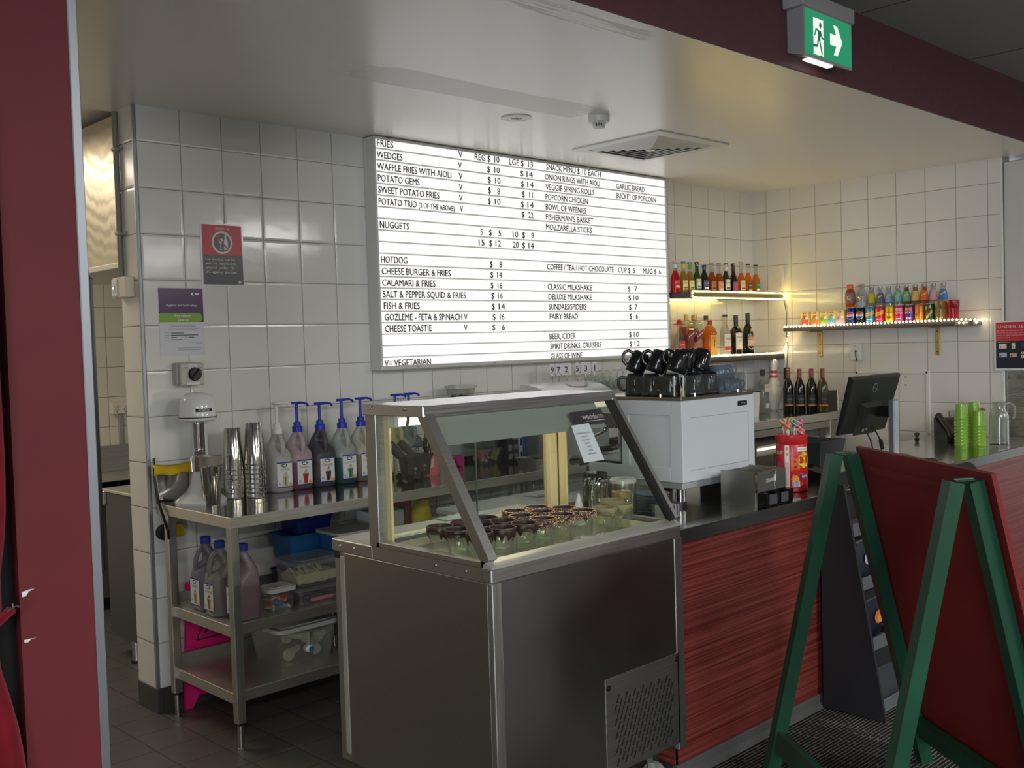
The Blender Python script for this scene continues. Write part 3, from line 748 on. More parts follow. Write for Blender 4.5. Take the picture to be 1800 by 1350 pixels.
t = thing('poster_frame', 'tall black edged frame with orange poster bracketed just inside the kitchen doorway', 'frame', (-.9, -1.5, .98))
mb = MB().box(-.84, -.814, -1.52, -1.48, 0.98, 1.80, b=.010).box(-1.10, -.84, -1.51, -1.49, 1.2, 1.235).box(-1.10, -1.085, -1.969, -1.51, 1.2, 1.235); part(t, 'post', mb, M_black, world=True)
mb = MB().box(-1.01, -.826, -1.507, -1.493, 1.70, 1.82, b=.004); part(t, 'poster', mb, mat('orange_card', (206, 112, 30), .5), world=True)
mb = MB().text('K', (0, -1.509, 0), EX, EZ, -.862, -.838, 1.755, .04); part(t, 'lettering', mb, M_ink, world=True)

# conduit and switch on the pillar
t = thing('conduit_pipe', 'grey electrical conduit clipped down the end of the tiled wall', 'conduit', (-.02, .148, 1.93))
mb = MB().cyl((-.018, .148, 1.93), (-.018, .148, 2.655), .0125, n=14); part(t, 'pipe', mb, mat('conduit_grey', (122, 122, 116), .5), world=True)
for z in (2.12, 2.49):
    mb = MB().box(-.033, -.004, .130, .166, z-.008, z+.008, b=.003).box(-.012, -.004, .10, .19, z-.006, z+.006, b=.002); part(t, 'clip', mb, M_grey, world=True)
t = thing('switch_box', 'small cream surface switch box at the bottom of the conduit pipe', 'switch', (-.02, .12, 1.83))
mb = MB().box(-.046, -.004, .045, .185, 1.835, 1.925, b=.004); part(t, 'box', mb, mat('ivory_plastic', (222, 212, 190), .4), world=True)
mb = MB().box(-.052, -.046, .125, .18, 1.842, 1.918, b=.004).box(-.055, -.052, .142, .166, 1.862, 1.892, b=.003); part(t, 'switch_plate', mb, M_white, world=True)
mb = MB().cyl((-.0565, .155, 1.878), (-.055, .155, 1.878), .004, n=10); part(t, 'indicator', mb, emit('led_white', (255, 255, 250), 1.5), world=True)

# ================================================================== WALL PAPERS
t = thing('under_18_notice', 'laminated red and black UNDER 18 no alcohol notice on the tiles', 'notice', (.395, -.003, 1.885))
o0 = (0, -.0025, 0)
mb = MB().box(.287, .504, -.0022, -.0006, 1.885, 2.173); part(t, 'sheet', mb, mat('laminate', (222, 224, 224), .15), world=True)
mb = MB().rect(.296, .495, 2.029, 2.166, o0, EX, EZ); part(t, 'red_panel', mb, mat('notice_red', (196, 50, 62), .3), world=True)
mb = MB().rect(.296, .497, 1.893, 2.029, o0, EX, EZ); part(t, 'black_panel', mb, mat('notice_black', (42, 46, 50), .25), world=True)
o1 = (0, -.0029, 0); o2 = (0, -.0033, 0); o3 = (0, -.0037, 0)
mb = MB().disc(.395, 2.086, .052, o1, EX, EZ, 0, 36).disc(.395, 2.086, .043, o2, EX, EZ, 1, 36)
wg = [(.377, 2.103), (.399, 2.103), (.398, 2.09), (.392, 2.082), (.390, 2.080), (.390, 2.056), (.398, 2.053), (.378, 2.053), (.386, 2.056), (.386, 2.080), (.379, 2.088)]
mb.poly(wg, o3, EX, EZ, 0)
mb.poly([(.404, 2.053), (.424, 2.053), (.424, 2.094), (.417, 2.104), (.417, 2.122), (.408, 2.122), (.408, 2.104), (.404, 2.094)], o3, EX, EZ, 0)
mb.poly([(.362, 2.114), (.367, 2.119), (.430, 2.056), (.425, 2.051)], (0, -.0041, 0), EX, EZ, 2)
part(t, 'no_alcohol_symbol', mb, [M_inkw, mat('notice_black', (42, 46, 50), .25), mat('notice_red', (196, 50, 62), .3)], world=True)
mb = MB().text('UNDER 18', o1, EX, EZ, .357, .433, 2.1445, .0105)
for i, l in enumerate(('No alcohol can be', 'sold or supplied to', 'anyone under 18.', "It's against the law.")):
    mb.text(l, o1, EX, EZ, .310, (.456, .463, .452, .468)[i], 2.004-.0195*i, .0115)
mb.disc(.478, 1.905, .007, o1, EX, EZ, 0, 12).rect(.471, .485, 1.8975, 1.903, o1, EX, EZ)
part(t, 'lettering', mb, M_inkw, world=True)

t = thing('hygiene_certificate', 'purple green and white hygiene certificate taped to the tiles', 'certificate', (.183, -.003, 1.574))
mb = MB().box(.077, .289, -.0022, -.0006, 1.574, 1.874); part(t, 'sheet', mb, mat('certificate_paper', (214, 216, 222), .18), world=True)
mb = MB().rect(.078, .288, 1.722, 1.873, o0, EX, EZ); part(t, 'purple_panel', mb, mat('certificate_purple', (76, 34, 88), .2), world=True)
mb = MB().poly([(.078, 1.722), (.262, 1.722)] + [(.262+.02*math.sin(a), 1.742-.02*math.cos(a)) for a in [i*PI/10 for i in range(1, 10)]] + [(.262, 1.762), (.078, 1.762)], o1, EX, EZ)
part(t, 'green_panel', mb, mat('certificate_green', (128, 168, 40), .25), world=True)
mb = MB().text('Hygiene and food safety', o1, EX, EZ, .112, .257, 1.793, .0105).text('Excellent', o2, EX, EZ, .150, .226, 1.743, .0145)
for i in range(5): mb.disc(.166+.011*i, 1.731, .0035, o2, EX, EZ, 0, 5)
mb.disc(.237, 1.848, .006, o1, EX, EZ, 0, 12).rect(.25, .27, 1.845, 1.852, o1, EX, EZ)
part(t, 'white_lettering', mb, M_inkw, world=True)
mb = MB()
for z, a, b in ((1.709, .125, .25), (1.703, .13, .245), (1.690, .115, .258), (1.674, .100, .122), (1.664, .100, .122), (1.654, .100, .122), (1.644, .100, .122), (1.654, .19, .205), (1.628, .245, .275), (1.606, .16, .27), (1.598, .16, .265)): mb.rect(a, b, z-.0011, z+.0011, o1, EX, EZ, 0)
for z, a, b in ((1.674, .128, .19), (1.664, .128, .258), (1.654, .128, .156), (1.654, .212, .238), (1.644, .128, .182)): mb.rect(a, b, z-.0016, z+.0016, o1, EX, EZ, 1)
part(t, 'printed_lines', mb, [mat('print_grey', (150, 150, 156), .5), M_ink], world=True)

t = thing('isolator_switch', 'grey isolator box with black rotary knob above the milkshake mixer', 'switch', (.19, -.03, 1.44))
mb = MB().box(.128, .252, -.042, -.0005, 1.443, 1.542, b=.006); part(t, 'box', mb, mat('isolator_grey', (176, 174, 166), .45), world=True)
mb = MB().box(.136, .248, -.066, -.042, 1.440, 1.538, b=.005); part(t, 'cover', mb, mat('isolator_pale', (190, 188, 180), .4), world=True)
mb = MB().tube([(.201, -.066, 1.489), (.201, -.070, 1.489)], .0305, 28).tube([(.201, -.070, 1.489), (.201, -.082, 1.489)], .027, 28).bar((.184, -.086, 1.472), (.219, -.086, 1.508), .012, .012, up=(0, 1, 0))
part(t, 'knob', mb, M_black, world=True)
mb = MB().box(.173, .213, -.0668, -.066, 1.519, 1.532).box(.163, .226, -.0668, -.066, 1.4425, 1.453); part(t, 'label_strip', mb, M_whitep, world=True)
mb = MB().text('OFF', (0, -.0672, 0), EX, EZ, .152, .168, 1.516, .005).text('ON', (0, -.0672, 0), EX, EZ, .222, .236, 1.515, .005).text('MIXER', (0, -.0672, 0), EX, EZ, .178, .208, 1.522, .0055)
part(t, 'lettering', mb, M_ink, world=True)

# notice for under 25s across the wall end
nrm = Vector((-1, 0, 0)); uy = (0, -1, 0)
t = thing('under_25_notice', 'red and black UNDER 25 photo ID notice at the right wall end', 'notice', (4.79, -1.87, 1.32))
XN = 4.7895; XB = XN - .0008
mb = MB().box(XN, XN+.0012, -2.01, -1.768, 1.319, 1.632); part(t, 'sheet', mb, mat('laminate', (222, 224, 224), .15), world=True)
mb = MB().rect(1.780, 2.0, 1.505, 1.624, (XB, 0, 0), uy, EZ); part(t, 'red_panel', mb, mat('notice_red', (196, 50, 62), .3), world=True)
mb = MB().rect(1.780, 2.0, 1.333, 1.505, (XB, 0, 0), uy, EZ); part(t, 'black_panel', mb, mat('notice_black', (42, 46, 50), .25), world=True)
mb = MB(); o_ = (XB-.0008, 0, 0)
mb.text('UNDER 25?', o_, uy, EZ, 1.793, 1.957, 1.585, .021)
for i, (l, b) in enumerate((('Be ready to show photo ID', 1.942), ('to prove you are over 18 on', 1.948), ('entry or when buying alcohol', 1.958), ('at this venue', 1.866), ('Penalties of up to $1100 can apply', 1.925))):
    mb.text(l, o_, uy, EZ, 1.791, b, 1.567-.0142*i, .0075 if i < 4 else .005)
mb.rect(1.792, 1.862, 1.496, 1.4985, o_, uy, EZ)
part(t, 'lettering', mb, mat('notice_pale_ink', (232, 205, 208), .5), world=True)
mb = MB()
for a, b, z0, z1, k in ((1.799, 1.845, 1.458, 1.487, 0), (1.876, 1.896, 1.457, 1.492, 0), (1.934, 1.954, 1.458, 1.490, 2), (1.800, 1.846, 1.403, 1.432, 1), (1.864, 1.906, 1.404, 1.428, 3), (1.932, 1.952, 1.398, 1.418, 0), (1.932, 1.950, 1.424, 1.436, 0)):
    mb.rect(a, b, z0, z1, o_, uy, EZ, k)
    mb.rect(a+.006, a+.012, z0+.004, z0+.014, (XB-.0012, 0, 0), uy, EZ, 4)
part(t, 'id_card_pictures', mb, [mat('card_cream', (226, 222, 205), .5), mat('card_blue', (176, 186, 214), .5), mat('card_navy', (50, 58, 80), .5), mat('card_pink', (214, 158, 146), .5), M_ink], world=True)

# ================================================================== FRONT COUNTER
M_lam = noise_mat('red_brushed_laminate', (88, 29, 26), (142, 70, 62), scale=(1.3, 5, 170), nscale=1.0, detail=2.5, rough=.36, lo=.30, hi=.74, spec=.35, rot=(0, .035, 0))
t = thing('front_counter', 'long service counter with red brushed laminate front and steel top', 'counter', (2.9, -1.77, 0))
mb = MB().box(.955, 4.80, -2.098, -2.082, .052, .855).box(.952, .968, -2.098, -1.45, .052, .855); part(t, 'red_front', mb, M_lam, world=True)
mb = MB().box(.97, 4.80, -2.08, -1.45, .0, .845); part(t, 'carcass', mb, mat('carcass_dark', (60, 58, 56), .7), world=True)
mb = MB().box(.953, 4.81, -2.112, -1.42, .892, .9)
part(t, 'steel_top', mb, M_steel_top, world=True)
mb = MB().box(.945, 4.81, -2.122, -2.112, .85, .9, b=.001).box(.945, .953, -2.112, -1.42, .85, .9, b=.001); part(t, 'steel_edge', mb, brushed('steel_edge_dark', (122, 122, 120), 'X', .34, .45), world=True)
mb = MB().box(.955, 4.80, -2.108, -2.082, 0, .052, b=.003).prism([(-2.128, 0), (-2.108, 0), (-2.108, .018)], (.955, 0, 0), EY, EZ, (3.85, 0, 0)); part(t, 'kickboard', mb, mat('vinyl_skirting', (88, 88, 88), .6), world=True)

# ================================================================== REFRIGERATED DISPLAY CABINET
CX0, CX1, CYF, CYB = .038, .944, -2.153, -1.34
t = thing('display_cabinet', 'stainless refrigerated display cabinet with sloped glass top left of the counter', 'display cabinet', (.49, -1.75, 0))
mb = MB().box(CX0+.004, CX1-.004, CYF+.004, CYB-.012, .16, .90)
part(t, 'body', mb, M_steel_dark, world=True)
M_dent = noise_mat('steel_dented', (136, 135, 132), (146, 145, 142), scale=(1, 1, .8), nscale=2.2, detail=1, rough=.34, metal=1.0, r2=.42, bump=.012)
mb = MB().box(CX0+.034, CX1-.045, CYF-.001, CYF+.006, .162, .886, b=.001); part(t, 'front_panel', mb, M_dent, world=True)
mb = MB().box(CX0-.001, CX0+.034, CYF-.003, CYF+.02, .16, .886, b=.002).box(CX1-.043, CX1+.001, CYF-.003, CYF+.02, .14, .886, b=.002); part(t, 'corner_strip', mb, M_steel_v, world=True)
mb = MB().box(CX0-.001, CX0+.005, CYF+.02, CYB-.075, .162, .884, b=.001); part(t, 'side_panel', mb, brushed('steel_side', (158, 156, 150), 'X', .34, .44), world=True)
mb = MB().box(CX0-.002, CX1, CYB-.075, CYB-.045, .185, .872, b=.004); part(t, 'rear_door_edge', mb, mat('door_edge_grey', (150, 146, 138), .5), world=True)
mb = MB().box(CX0+.0, CX0+.012, CYB-.04, CYB-.015, .862, .884); part(t, 'hinge', mb, M_black, world=True)
# worktop rim with recessed well
mb = MB()
mb.box(CX0, CX1, CYB-.235, CYB, .886, .927, b=.003)
mb.box(CX0, CX1, CYF, CYF+.045, .886, .9268, b=.003).box(CX0, CX0+.03, CYF+.045, CYB-.235, .886, .927).box(CX1-.03, CX1, CYF+.045, CYB-.235, .886, .927)
part(t, 'rim', mb, M_steel_dark, world=True)
mb = MB().box(CX0+.004, CX1-.004, CYB-.232, CYB-.003, .927, .9275); part(t, 'rear_ledge', mb, mat('steel_ledge_worn', (214, 210, 200), .4, .7), world=True)
for y in (CYB-.05, CYB-.13, CYB-.56, CYB-.70):
    mb = MB().cyl((CX0-.003, y, .908), (CX0+.002, y, .908), .0045, n=10); part(t, 'screw', mb, M_chrome, world=True)
M_liner = mat('tray_liner_cream', (226, 222, 190), .4)
mb = MB().box(CX0+.032, CX1-.032, CYF+.048, CYB-.238, .892, .897).box(CX0+.032, CX1-.032, CYB-.246, CYB-.237, .897, .955, b=.002).box(CX0+.032, CX0+.036, CYF+.048, CYB-.24, .897, .93).box(CX1-.036, CX1-.032, CYF+.048, CYB-.24, .897, .93)
part(t, 'tray', mb, M_liner, world=True)
# posts
SL0 = Vector((0, -2.147, .934)); SL1 = Vector((0, -1.868, 1.362)); SD = (SL1-SL0).normalized(); SN = Vector((0, SD.z, -SD.y)) * -1
for x, nm in ((CX0, 'left'), (CX1-.034, 'right')):
    wx = .034 if nm == 'left' else .018; x = x if nm == 'left' else CX1-wx
    mb = MB().box(x, x+wx, -1.617, -1.562, .927, 1.362, b=.002).box(x, x+wx, -2.12, -1.60, .927, .945, b=.002)
    off = Vector((0, .020, .012))
    mb.bar(Vector((x+wx/2, 0, 0))+SL0+off*0.9, Vector((x+wx/2, 0, 0))+SL1+off*0.9, wx, .036, up=(0, -SD.z, SD.y))
    part(t, 'end_frame', mb, M_steel_dark, world=True)
    if nm == 'right':
        mb = MB().bar(Vector((x-.008, 0, 0))+SL0+off*0.8, Vector((x-.008, 0, 0))+SL1+off*0.8, .014, .026, up=(0, -SD.z, SD.y)); part(t, 'gasket', mb, M_rubber, world=True)
    xi = x+.036 if nm == 'left' else x-.012
    mb = MB().box(xi, xi+.010, -1.640, -1.600, .93, 1.36, b=.002); part(t, 'inner_post', mb, mat('post_cream', (226, 208, 158), .45), world=True)
mb = MB().box(CX1-.075, CX1-.034, -1.60, -1.562, .93, 1.36, b=.002); part(t, 'rear_post', mb, mat('post_cream', (226, 208, 158), .45), world=True)
mb = MB().prism([(-2.1535, .927), (-2.110, .927), (-2.110, .948), (-2.118, .948), (-2.1535, .934)], (CX0, 0, 0), EY, EZ, (CX1-CX0, 0, 0)); part(t, 'front_sill', mb, mat('sill_bright', (206, 206, 200), .35, .6), world=True)
# roof
mb = MB().box(CX0-.006, CX1, -1.872, -1.556, 1.361, 1.396, b=.002); part(t, 'roof', mb, brushed('steel_roof', (206, 206, 208), 'X', .2, .35), world=True)
for y in (-1.61, -1.78):
    mb = MB().ball((CX0-.007, y, 1.385), .006, 10); part(t, 'roof_screw', mb, M_chrome, world=True)
# glass
M_cg = glass('cabinet_glass', (244, 248, 244), 0.0, 1.1)
g0 = SL0 + Vector((0, .012, .006)); g1 = SL1 + Vector((0, .012, .006))
mb = MB().add([(CX0+.03, g0.y, g0.z), (CX1-.03, g0.y, g0.z), (CX1-.03, g1.y, g1.z), (CX0+.03, g1.y, g1.z)], [(0, 1, 2, 3)]); part(t, 'front_glass', mb, M_cg, world=True)
for x in (CX0+.02, CX1-.02):
    mb = MB().add([(x, -1.60, .943), (x, -2.118, .943), (x, -1.858, 1.36), (x, -1.60, 1.36)], [(0, 1, 2, 3)]); part(t, 'side_glass', mb, M_cg, world=True)
for x0, x1, y in ((CX0+.04, .50, -1.585), (.447, CX1-.07, -1.578)):
    mb = MB().rect(x0, x1, .945, 1.355, (0, y, 0), EX, EZ); p = part(t, 'sliding_glass', mb, M_cg, world=True)
    xe = x1 if x0 < .2 else x0
    mb = MB().box(xe-.0015, xe+.0015, y-.003, y+.003, .945, 1.355); sub(p, 'glass_edge', mb, mat('glass_edge', (80, 96, 88), .2), off=tuple(t.location))
mb = MB().box(CX0+.04, CX1-.07, -1.60, -1.566, .930, .946, b=.002); part(t, 'door_track', mb, M_alu, world=True)
# light pelmet behind the top of the sloped glass, lamp tube
pa = SL1 + Vector((0, .016, -.002)); pb = SL1 - SD*.108 + Vector((0, .016, 0))
mb = MB().add([(CX0+.036, pa.y, pa.z), (CX1-.10, pa.y, pa.z), (CX1-.10, pb.y, pb.z), (CX0+.036, pb.y, pb.z), (CX0+.036, pa.y+.003, pa.z), (CX1-.10, pa.y+.003, pa.z), (CX1-.10, pb.y+.003, pb.z), (CX0+.036, pb.y+.003, pb.z)],
   [(0, 1, 2, 3), (4, 7, 6, 5), (3, 2, 6, 7), (0, 4, 5, 1), (1, 5, 6, 2), (0, 3, 7, 4)]); part(t, 'light_pelmet', mb, mat('pelmet_green_grey', (164, 172, 164), .35, .25), world=True)
mb = MB().cyl((CX0+.05, -1.66, 1.334), (CX1-.11, -1.66, 1.334), .013, n=14); part(t, 'lamp_tube', mb, emit('lamp_tube', (255, 240, 205), 8.0), world=True)
mb = MB().box(CX0+.036, CX0+.05, -1.678, -1.642, 1.318, 1.36, b=.003).box(CX1-.11, CX1-.095, -1.678, -1.642, 1.318, 1.36, b=.003); part(t, 'lamp_holder', mb, M_white, world=True)
mb = MB().tube([(.10, -1.71, 1.36), (.105, -1.705, 1.345), (.103, -1.70, 1.325)], .006, 8); part(t, 'lamp_clip', mb, mat('clip_olive', (120, 112, 80), .5), world=True)
# maker's badge
def slope(u, d, lift=0.0):
    """point on the sloped pane: u across, d down from the roof edge"""
    p = SL1 - SD*d + Vector((u, 0, 0)) + SNF*lift
    return p
SNF = Vector((0, -SD.z, SD.y))
bo = slope(0, 0, .0035); 
mb = MB().add([slope(.672, .035, .002), slope(.842, .031, .002), slope(.84, .088, .002), slope(.672, .088, .002)], [(0, 1, 2, 3)]); bd = part(t, 'badge', mb, mat('badge_dark', (62, 58, 60), .3), world=True)
mb = MB().text('woodson', slope(0, 0, .003), EX, SD, .722, .832, -.068, .022)
mb.rect(.735, .834, -.0775, -.0755, slope(0, 0, .003), EX, SD)
sub(bd, 'lettering', mb, mat('badge_ink', (196, 196, 196), .4), off=tuple(t.location))
# grille
GX0, GX1, GZ0, GZ1 = .518, .910, .165, .485
mb = MB().box(GX0, GX1, CYF-.003, CYF+.002, GZ0, GZ1, b=.001)
gp = part(t, 'vent_panel', mb, M_steel_dark, world=True)
mb = MB(); yo = CYF-.0034
DX, DZ = .40, .9165
for c in range(-12, 20):
    for k in range(9):
        d0 = k*.0325 + (.016 if c % 2 else 0); x = GX0+.05+c*.0215+DX*d0; z = GZ0+.022+DZ*d0
        x2, z2 = x+DX*.027, z+DZ*.027
        if x < GX0+.035 or x2 > GX1-.035 or z2 > GZ1-.062: continue
        mb.poly([(x-.0034, z), (x+.0034, z), (x2+.0034, z2), (x2-.0034, z2)], (0, yo, 0), EX, EZ)
sub(gp, 'vent_slots', mb, mat('slot_black', (6, 6, 7), .9), off=tuple(t.location))
for x, z in ((GX0+.014, GZ1-.03), (GX1-.014, GZ1-.02)):
    mb = MB().tube([(x, CYF-.003, z), (x, CYF-.007, z)], .0095, 16).bar((x-.004, CYF-.0075, z), (x+.006, CYF-.0075, z+.001), .002, .002, m=1, up=(0, 1, 0)); sub(gp, 'screw', mb, [M_black, M_chrome], off=tuple(t.location))
for x in (CX0+.09, CX1-.09):
    for y in (CYF+.09, CYB-.11):
        mb = MB().box(x-.02, x+.02, y-.03, y+.03, .125, .16, b=.004).bar((x-.014, y, .13), (x-.014, y-.02, .05), .004, .03, up=(1, 0, 0)).bar((x+.014, y, .13), (x+.014, y-.02, .05), .004, .03, up=(1, 0, 0))
        cs = part(t, 'castor', mb, M_chrome, world=True)
        mb = MB().tube([(x-.011, y-.02, .046), (x+.011, y-.02, .046)], .046, 22); sub(cs, 'wheel', mb, M_grey, off=tuple(t.location))

# price card taped inside the sloped glass
mb = MB(); N0 = slope(0, 0, .0045)
mb.add([slope(.648, .088, .004), slope(.738, .086, .006), slope(.726, .232, .004), slope(.622, .232, .004), slope(.648, .088, .003), slope(.738, .086, .005), slope(.726, .232, .003), slope(.622, .232, .003)],
       [(0, 1, 2, 3), (7, 6, 5, 4), (0, 4, 5, 1), (1, 5, 6, 2), (2, 6, 7, 3), (3, 7, 4, 0)])
t = thing('price_card', 'small white printed card hanging on the sloped cabinet glass below the dark badge', 'card', tuple(slope(.68, .23, .004)))
part(t, 'card', mb, mat('card_bluewhite', (208, 220, 222), .3), world=True)
mb = MB()
for i, (txt, a, b) in enumerate((('MILKSHAKES & MOCKTAILS', .648, .720), ('CHOCOLATE', .664, .700), ('STRAWBERRY', .662, .703), ('CARAMEL', .666, .696), ('VANILLA', .668, .694), ('LIME', .670, .690), ('BLUE HEAVEN', .660, .700))):
    mb.text(txt, slope(0, 0, .0075), EX, SD, a, b, -.125-.0135*i, .006)
part(t, 'lettering', mb, mat('print_dark', (90, 84, 84), .6), world=True)

# ================================================================== A-FRAME SIGN
M_green = noise_mat('green_gloss_paint', (16, 64, 45), (20, 72, 51), nscale=6, rough=.38, spec=.5)
M_board = noise_mat('red_board_paint', (118, 30, 32), (112, 28, 30), nscale=4, rough=.5, spec=.4)
AA = Vector((1.430, -2.510, 1.150)); AB = Vector((.977, -3.120, 1.150)); SP = Vector((.263, -.170, 0)).normalized()*.307; AX = (AB-AA).normalized()
t = thing('sandwich_board', 'green framed A-frame sandwich board with red panel in front of the counter', 'sign', (1.2, -2.82, 0))
def leg_pts(apex, side): 
    top = apex + SP.normalized()*(side*.030) ; foot = apex + SP*side; foot.z = 0
    return top, foot
legs = {}
for key, apex in (('a', AA), ('b', AB)):
    for side in (-1, 1):
        tp, ft = leg_pts(apex, side); legs[(key, side)] = (tp, ft)
        mb = MB().bar(tp, ft, .045, .045, up=tuple(AX)); part(t, 'leg', mb, M_green, world=True)
for side in (-1, 1):
    tp, ft = legs[('a', side)]; tq, fq = legs[('b', side)]
    p = ft.lerp(tp, .125); q = fq.lerp(tq, .125)
    mb = MB().bar(p+AX*.024, q-AX*.024, .07, .032, up=tuple((tp-ft).normalized().cross(AX))); part(t, 'crossbar', mb, M_green, world=True)
    if side == -1:
        p = ft.lerp(tp, .955); q = fq.lerp(tq, .955)
        
tp, ft = legs[('a', 1)]; tq, fq = legs[('b', 1)]
dn = (ft-tp).normalized(); out = AX.cross(dn).normalized()
if out.dot(SP) < 0: out = -out
c0 = tp - AX*.005 + out*.027 - dn*.018; c1 = tq + AX*.055 + out*.027 - dn*.018
L_ = (ft-tp).length*.93
mb = MB().add([c0, c1, c1+dn*L_, c0+dn*L_, c0+out*.014, c1+out*.014, c1+dn*L_+out*.014, c0+dn*L_+out*.014], [(0, 1, 2, 3), (7, 6, 5, 4), (0, 4, 5, 1), (1, 5, 6, 2), (2, 6, 7, 3), (3, 7, 4, 0)])
part(t, 'panel', mb, M_board, world=True)
q0 = tp + AX*.085 + dn*.055 + out*.022; q1 = tq - AX*.06 + dn*.055 + out*.022
mb = MB().bar(q0, q1, .030, .010, up=tuple(out)); part(t, 'batten', mb, M_board, world=True)
for key, apex in (('a', AA), ('b', AB)):
    mb = MB().box(-.03, .03, -.012, .012, 0, .004).cyl((-.03, 0, .004), (.03, 0, .004), .004, n=8)
    ang = math.atan2(SP.y, SP.x)
    mb.xf(0, lambda p: Matrix.Rotation(ang, 4, 'Z') @ p + Vector((apex.x, apex.y, 1.152)))
    part(t, 'hinge', mb, M_green, world=True)

# ================================================================== BLACK SNACK RACK
t = thing('snack_rack', 'black sided snack rack against the red counter behind the sandwich board', 'rack', (2.6, -2.27, 0))
M_rack = mat('rack_black', (34, 35, 38), .55)
mb = MB().prism([(-2.128, .004), (-2.402, .004), (-2.236, .955), (-2.128, .985)], (1.945, 0, 0), EY, EZ, (.014, 0, 0)); part(t, 'side_panel', mb, M_rack, world=True)
mb = MB().prism([(-2.128, .004), (-2.402, .004), (-2.236, .86), (-2.128, .86)], (3.15, 0, 0), EY, EZ, (.014, 0, 0)); part(t, 'side_panel', mb, M_rack, world=True)
mb = MB().prism([(1.96, .02), (3.15, .02), (3.15, .9)] + [(2.99+.16*math.cos(a), .80+.16*math.sin(a)) for a in [i*PI/16 for i in range(1, 8)]] + [(2.6, .985), (1.96, .985)], (0, -2.142, 0), EX, EZ, (0, .012, 0)); part(t, 'back_panel', mb, M_rack, world=True)
mb = MB().prism([(2.45, .86), (3.20, .86)] + [(3.02+.18*math.cos(a), .78+.165*math.sin(a)) for a in [.25+i*(PI/2-.25)/8 for i in range(9)]] + [(2.45, .945)], (0, -2.302, 0), EX, EZ, (0, .012, 0)); part(t, 'header', mb, M_rack, world=True)
for z, y in ((.055, -2.385), (.30, -2.345), (.54, -2.30), (.76, -2.265)):
    mb = MB().box(1.96, 3.15, y, -2.144, z, z+.008).box(1.96, 3.15, y-.004, y+.002, z-.02, z+.035, b=.002); part(t, 'shelf', mb, mat('rack_grey', (96, 100, 106), .45), world=True)
mb = MB().tube([(1.955, -2.232, .93), (2.02, -2.236, .962), (2.3, -2.236, .955)], .004, 8).tube([(1.955, -2.234, .93), (2.3, -2.234, .925)], .004, 8); part(t, 'wire_rail', mb, M_chrome, world=True)
def packet(x, y, z, rgb, rgb2, label, h=.17):
    t = thing('snack_packet', label, 'snack packet', (x, y, z), group='snack packets on the rack')
    vs = []; fs = []
    for i in range(9):
        for j in range(7):
            u = i/8; v = j/6
            b = .022*math.sin(PI*u)**.6*math.sin(PI*v)**.6 if 0 < i < 8 and 0 < j < 6 else 0
            vs.append(((u-.5)*.13, -b, v*h)); 
    n = len(vs)
    vs += [(a, -b*1.0, c) for a, b, c in vs]
    for i in range(8):
        for j in range(6):
            a = i*7+j; fs.append((a, a+7, a+8, a+1)); fs.append((n+a, n+a+1, n+a+8, n+a+7))
    mb = MB().add(vs, fs, 0); part(t, 'bag', mb, mat('packet_%d_%d_%d' % rgb, rgb, .3), angle=60)
    mb = MB().disc(0, h*.55, .035, (0, -.0235, 0), EX, EZ, 0, 18, .028).disc(0.01, h*.5, .018, (0, -.0242, 0), EX, EZ, 1, 12); part(t, 'print', mb, [mat('packet_print_%d_%d_%d' % rgb2, rgb2, .4), mat('packet_gold', (226, 168, 60), .35)])
    mb = MB().box(-.065, .065, -.002, .002, h-.012, h).box(-.065, .065, -.002, .002, 0, .01); part(t, 'seal', mb, M_alu)
k = 0
for z, y, cols in ((.308, -2.30, (((26, 28, 52), (214, 120, 50), 'navy snack packet with orange print beside the rack side panel'), ((150, 40, 36), (230, 190, 80), 'red snack packet second along the rack shelf'))),
                   (.548, -2.26, (((40, 44, 60), (190, 196, 210), 'slate snack packet on the upper rack shelf beside the side panel'), ((206, 150, 40), (150, 30, 30), 'yellow snack packet on the upper rack shelf')))):
    for i, (a, b, l) in enumerate(cols): packet(2.06+i*.16, y, z, a, b, l)

# ================================================================== SHELVES WITH LIGHT STRINGS
M_shelf = mat('shelf_black_wood', (40, 38, 38), .5)
t = thing('bottle_shelf', 'black wall shelf edged with light strings holding the beer bottles', 'shelf', (4.1, -.13, 1.852))
mb = MB().box(3.64, 4.80, -.262, -.001, 1.856, 1.892, b=.002); part(t, 'board', mb, M_shelf, world=True)
t = thing('spirit_shelf', 'lower black wall shelf edged with light strings holding the spirit bottles', 'shelf', (4.1, -.13, 1.41))
mb = MB().box(3.64, 4.80, -.258, -.001, 1.412, 1.452, b=.002); part(t, 'board', mb, M_shelf, world=True)
t = thing('soft_drink_shelf', 'grey fronted shelf on brass brackets holding cans and mixers on the right wall', 'shelf', (4.7, -1.03, 1.61))
mb = MB().box(4.602, 4.803, -1.60, -.37, 1.612, 1.642, b=.002).box(4.66, 4.803, -1.69, -1.60, 1.612, 1.642, b=.002); part(t, 'board', mb, mat('shelf_grey_black', (66, 65, 66), .45), world=True)
for y in (-.553, -1.405):
    mb = MB().box(4.792, 4.803, y-.014, y+.014, 1.423, 1.611, b=.002).box(4.63, 4.803, y-.014, y+.014, 1.601, 1.6115)
    for z in (1.445, 1.51, 1.58): mb.cyl((4.791, y, z), (4.7945, y, z), .005, n=8, m=1)
    part(t, 'bracket', mb, [M_gold, M_black], world=True)
BEAD = 0
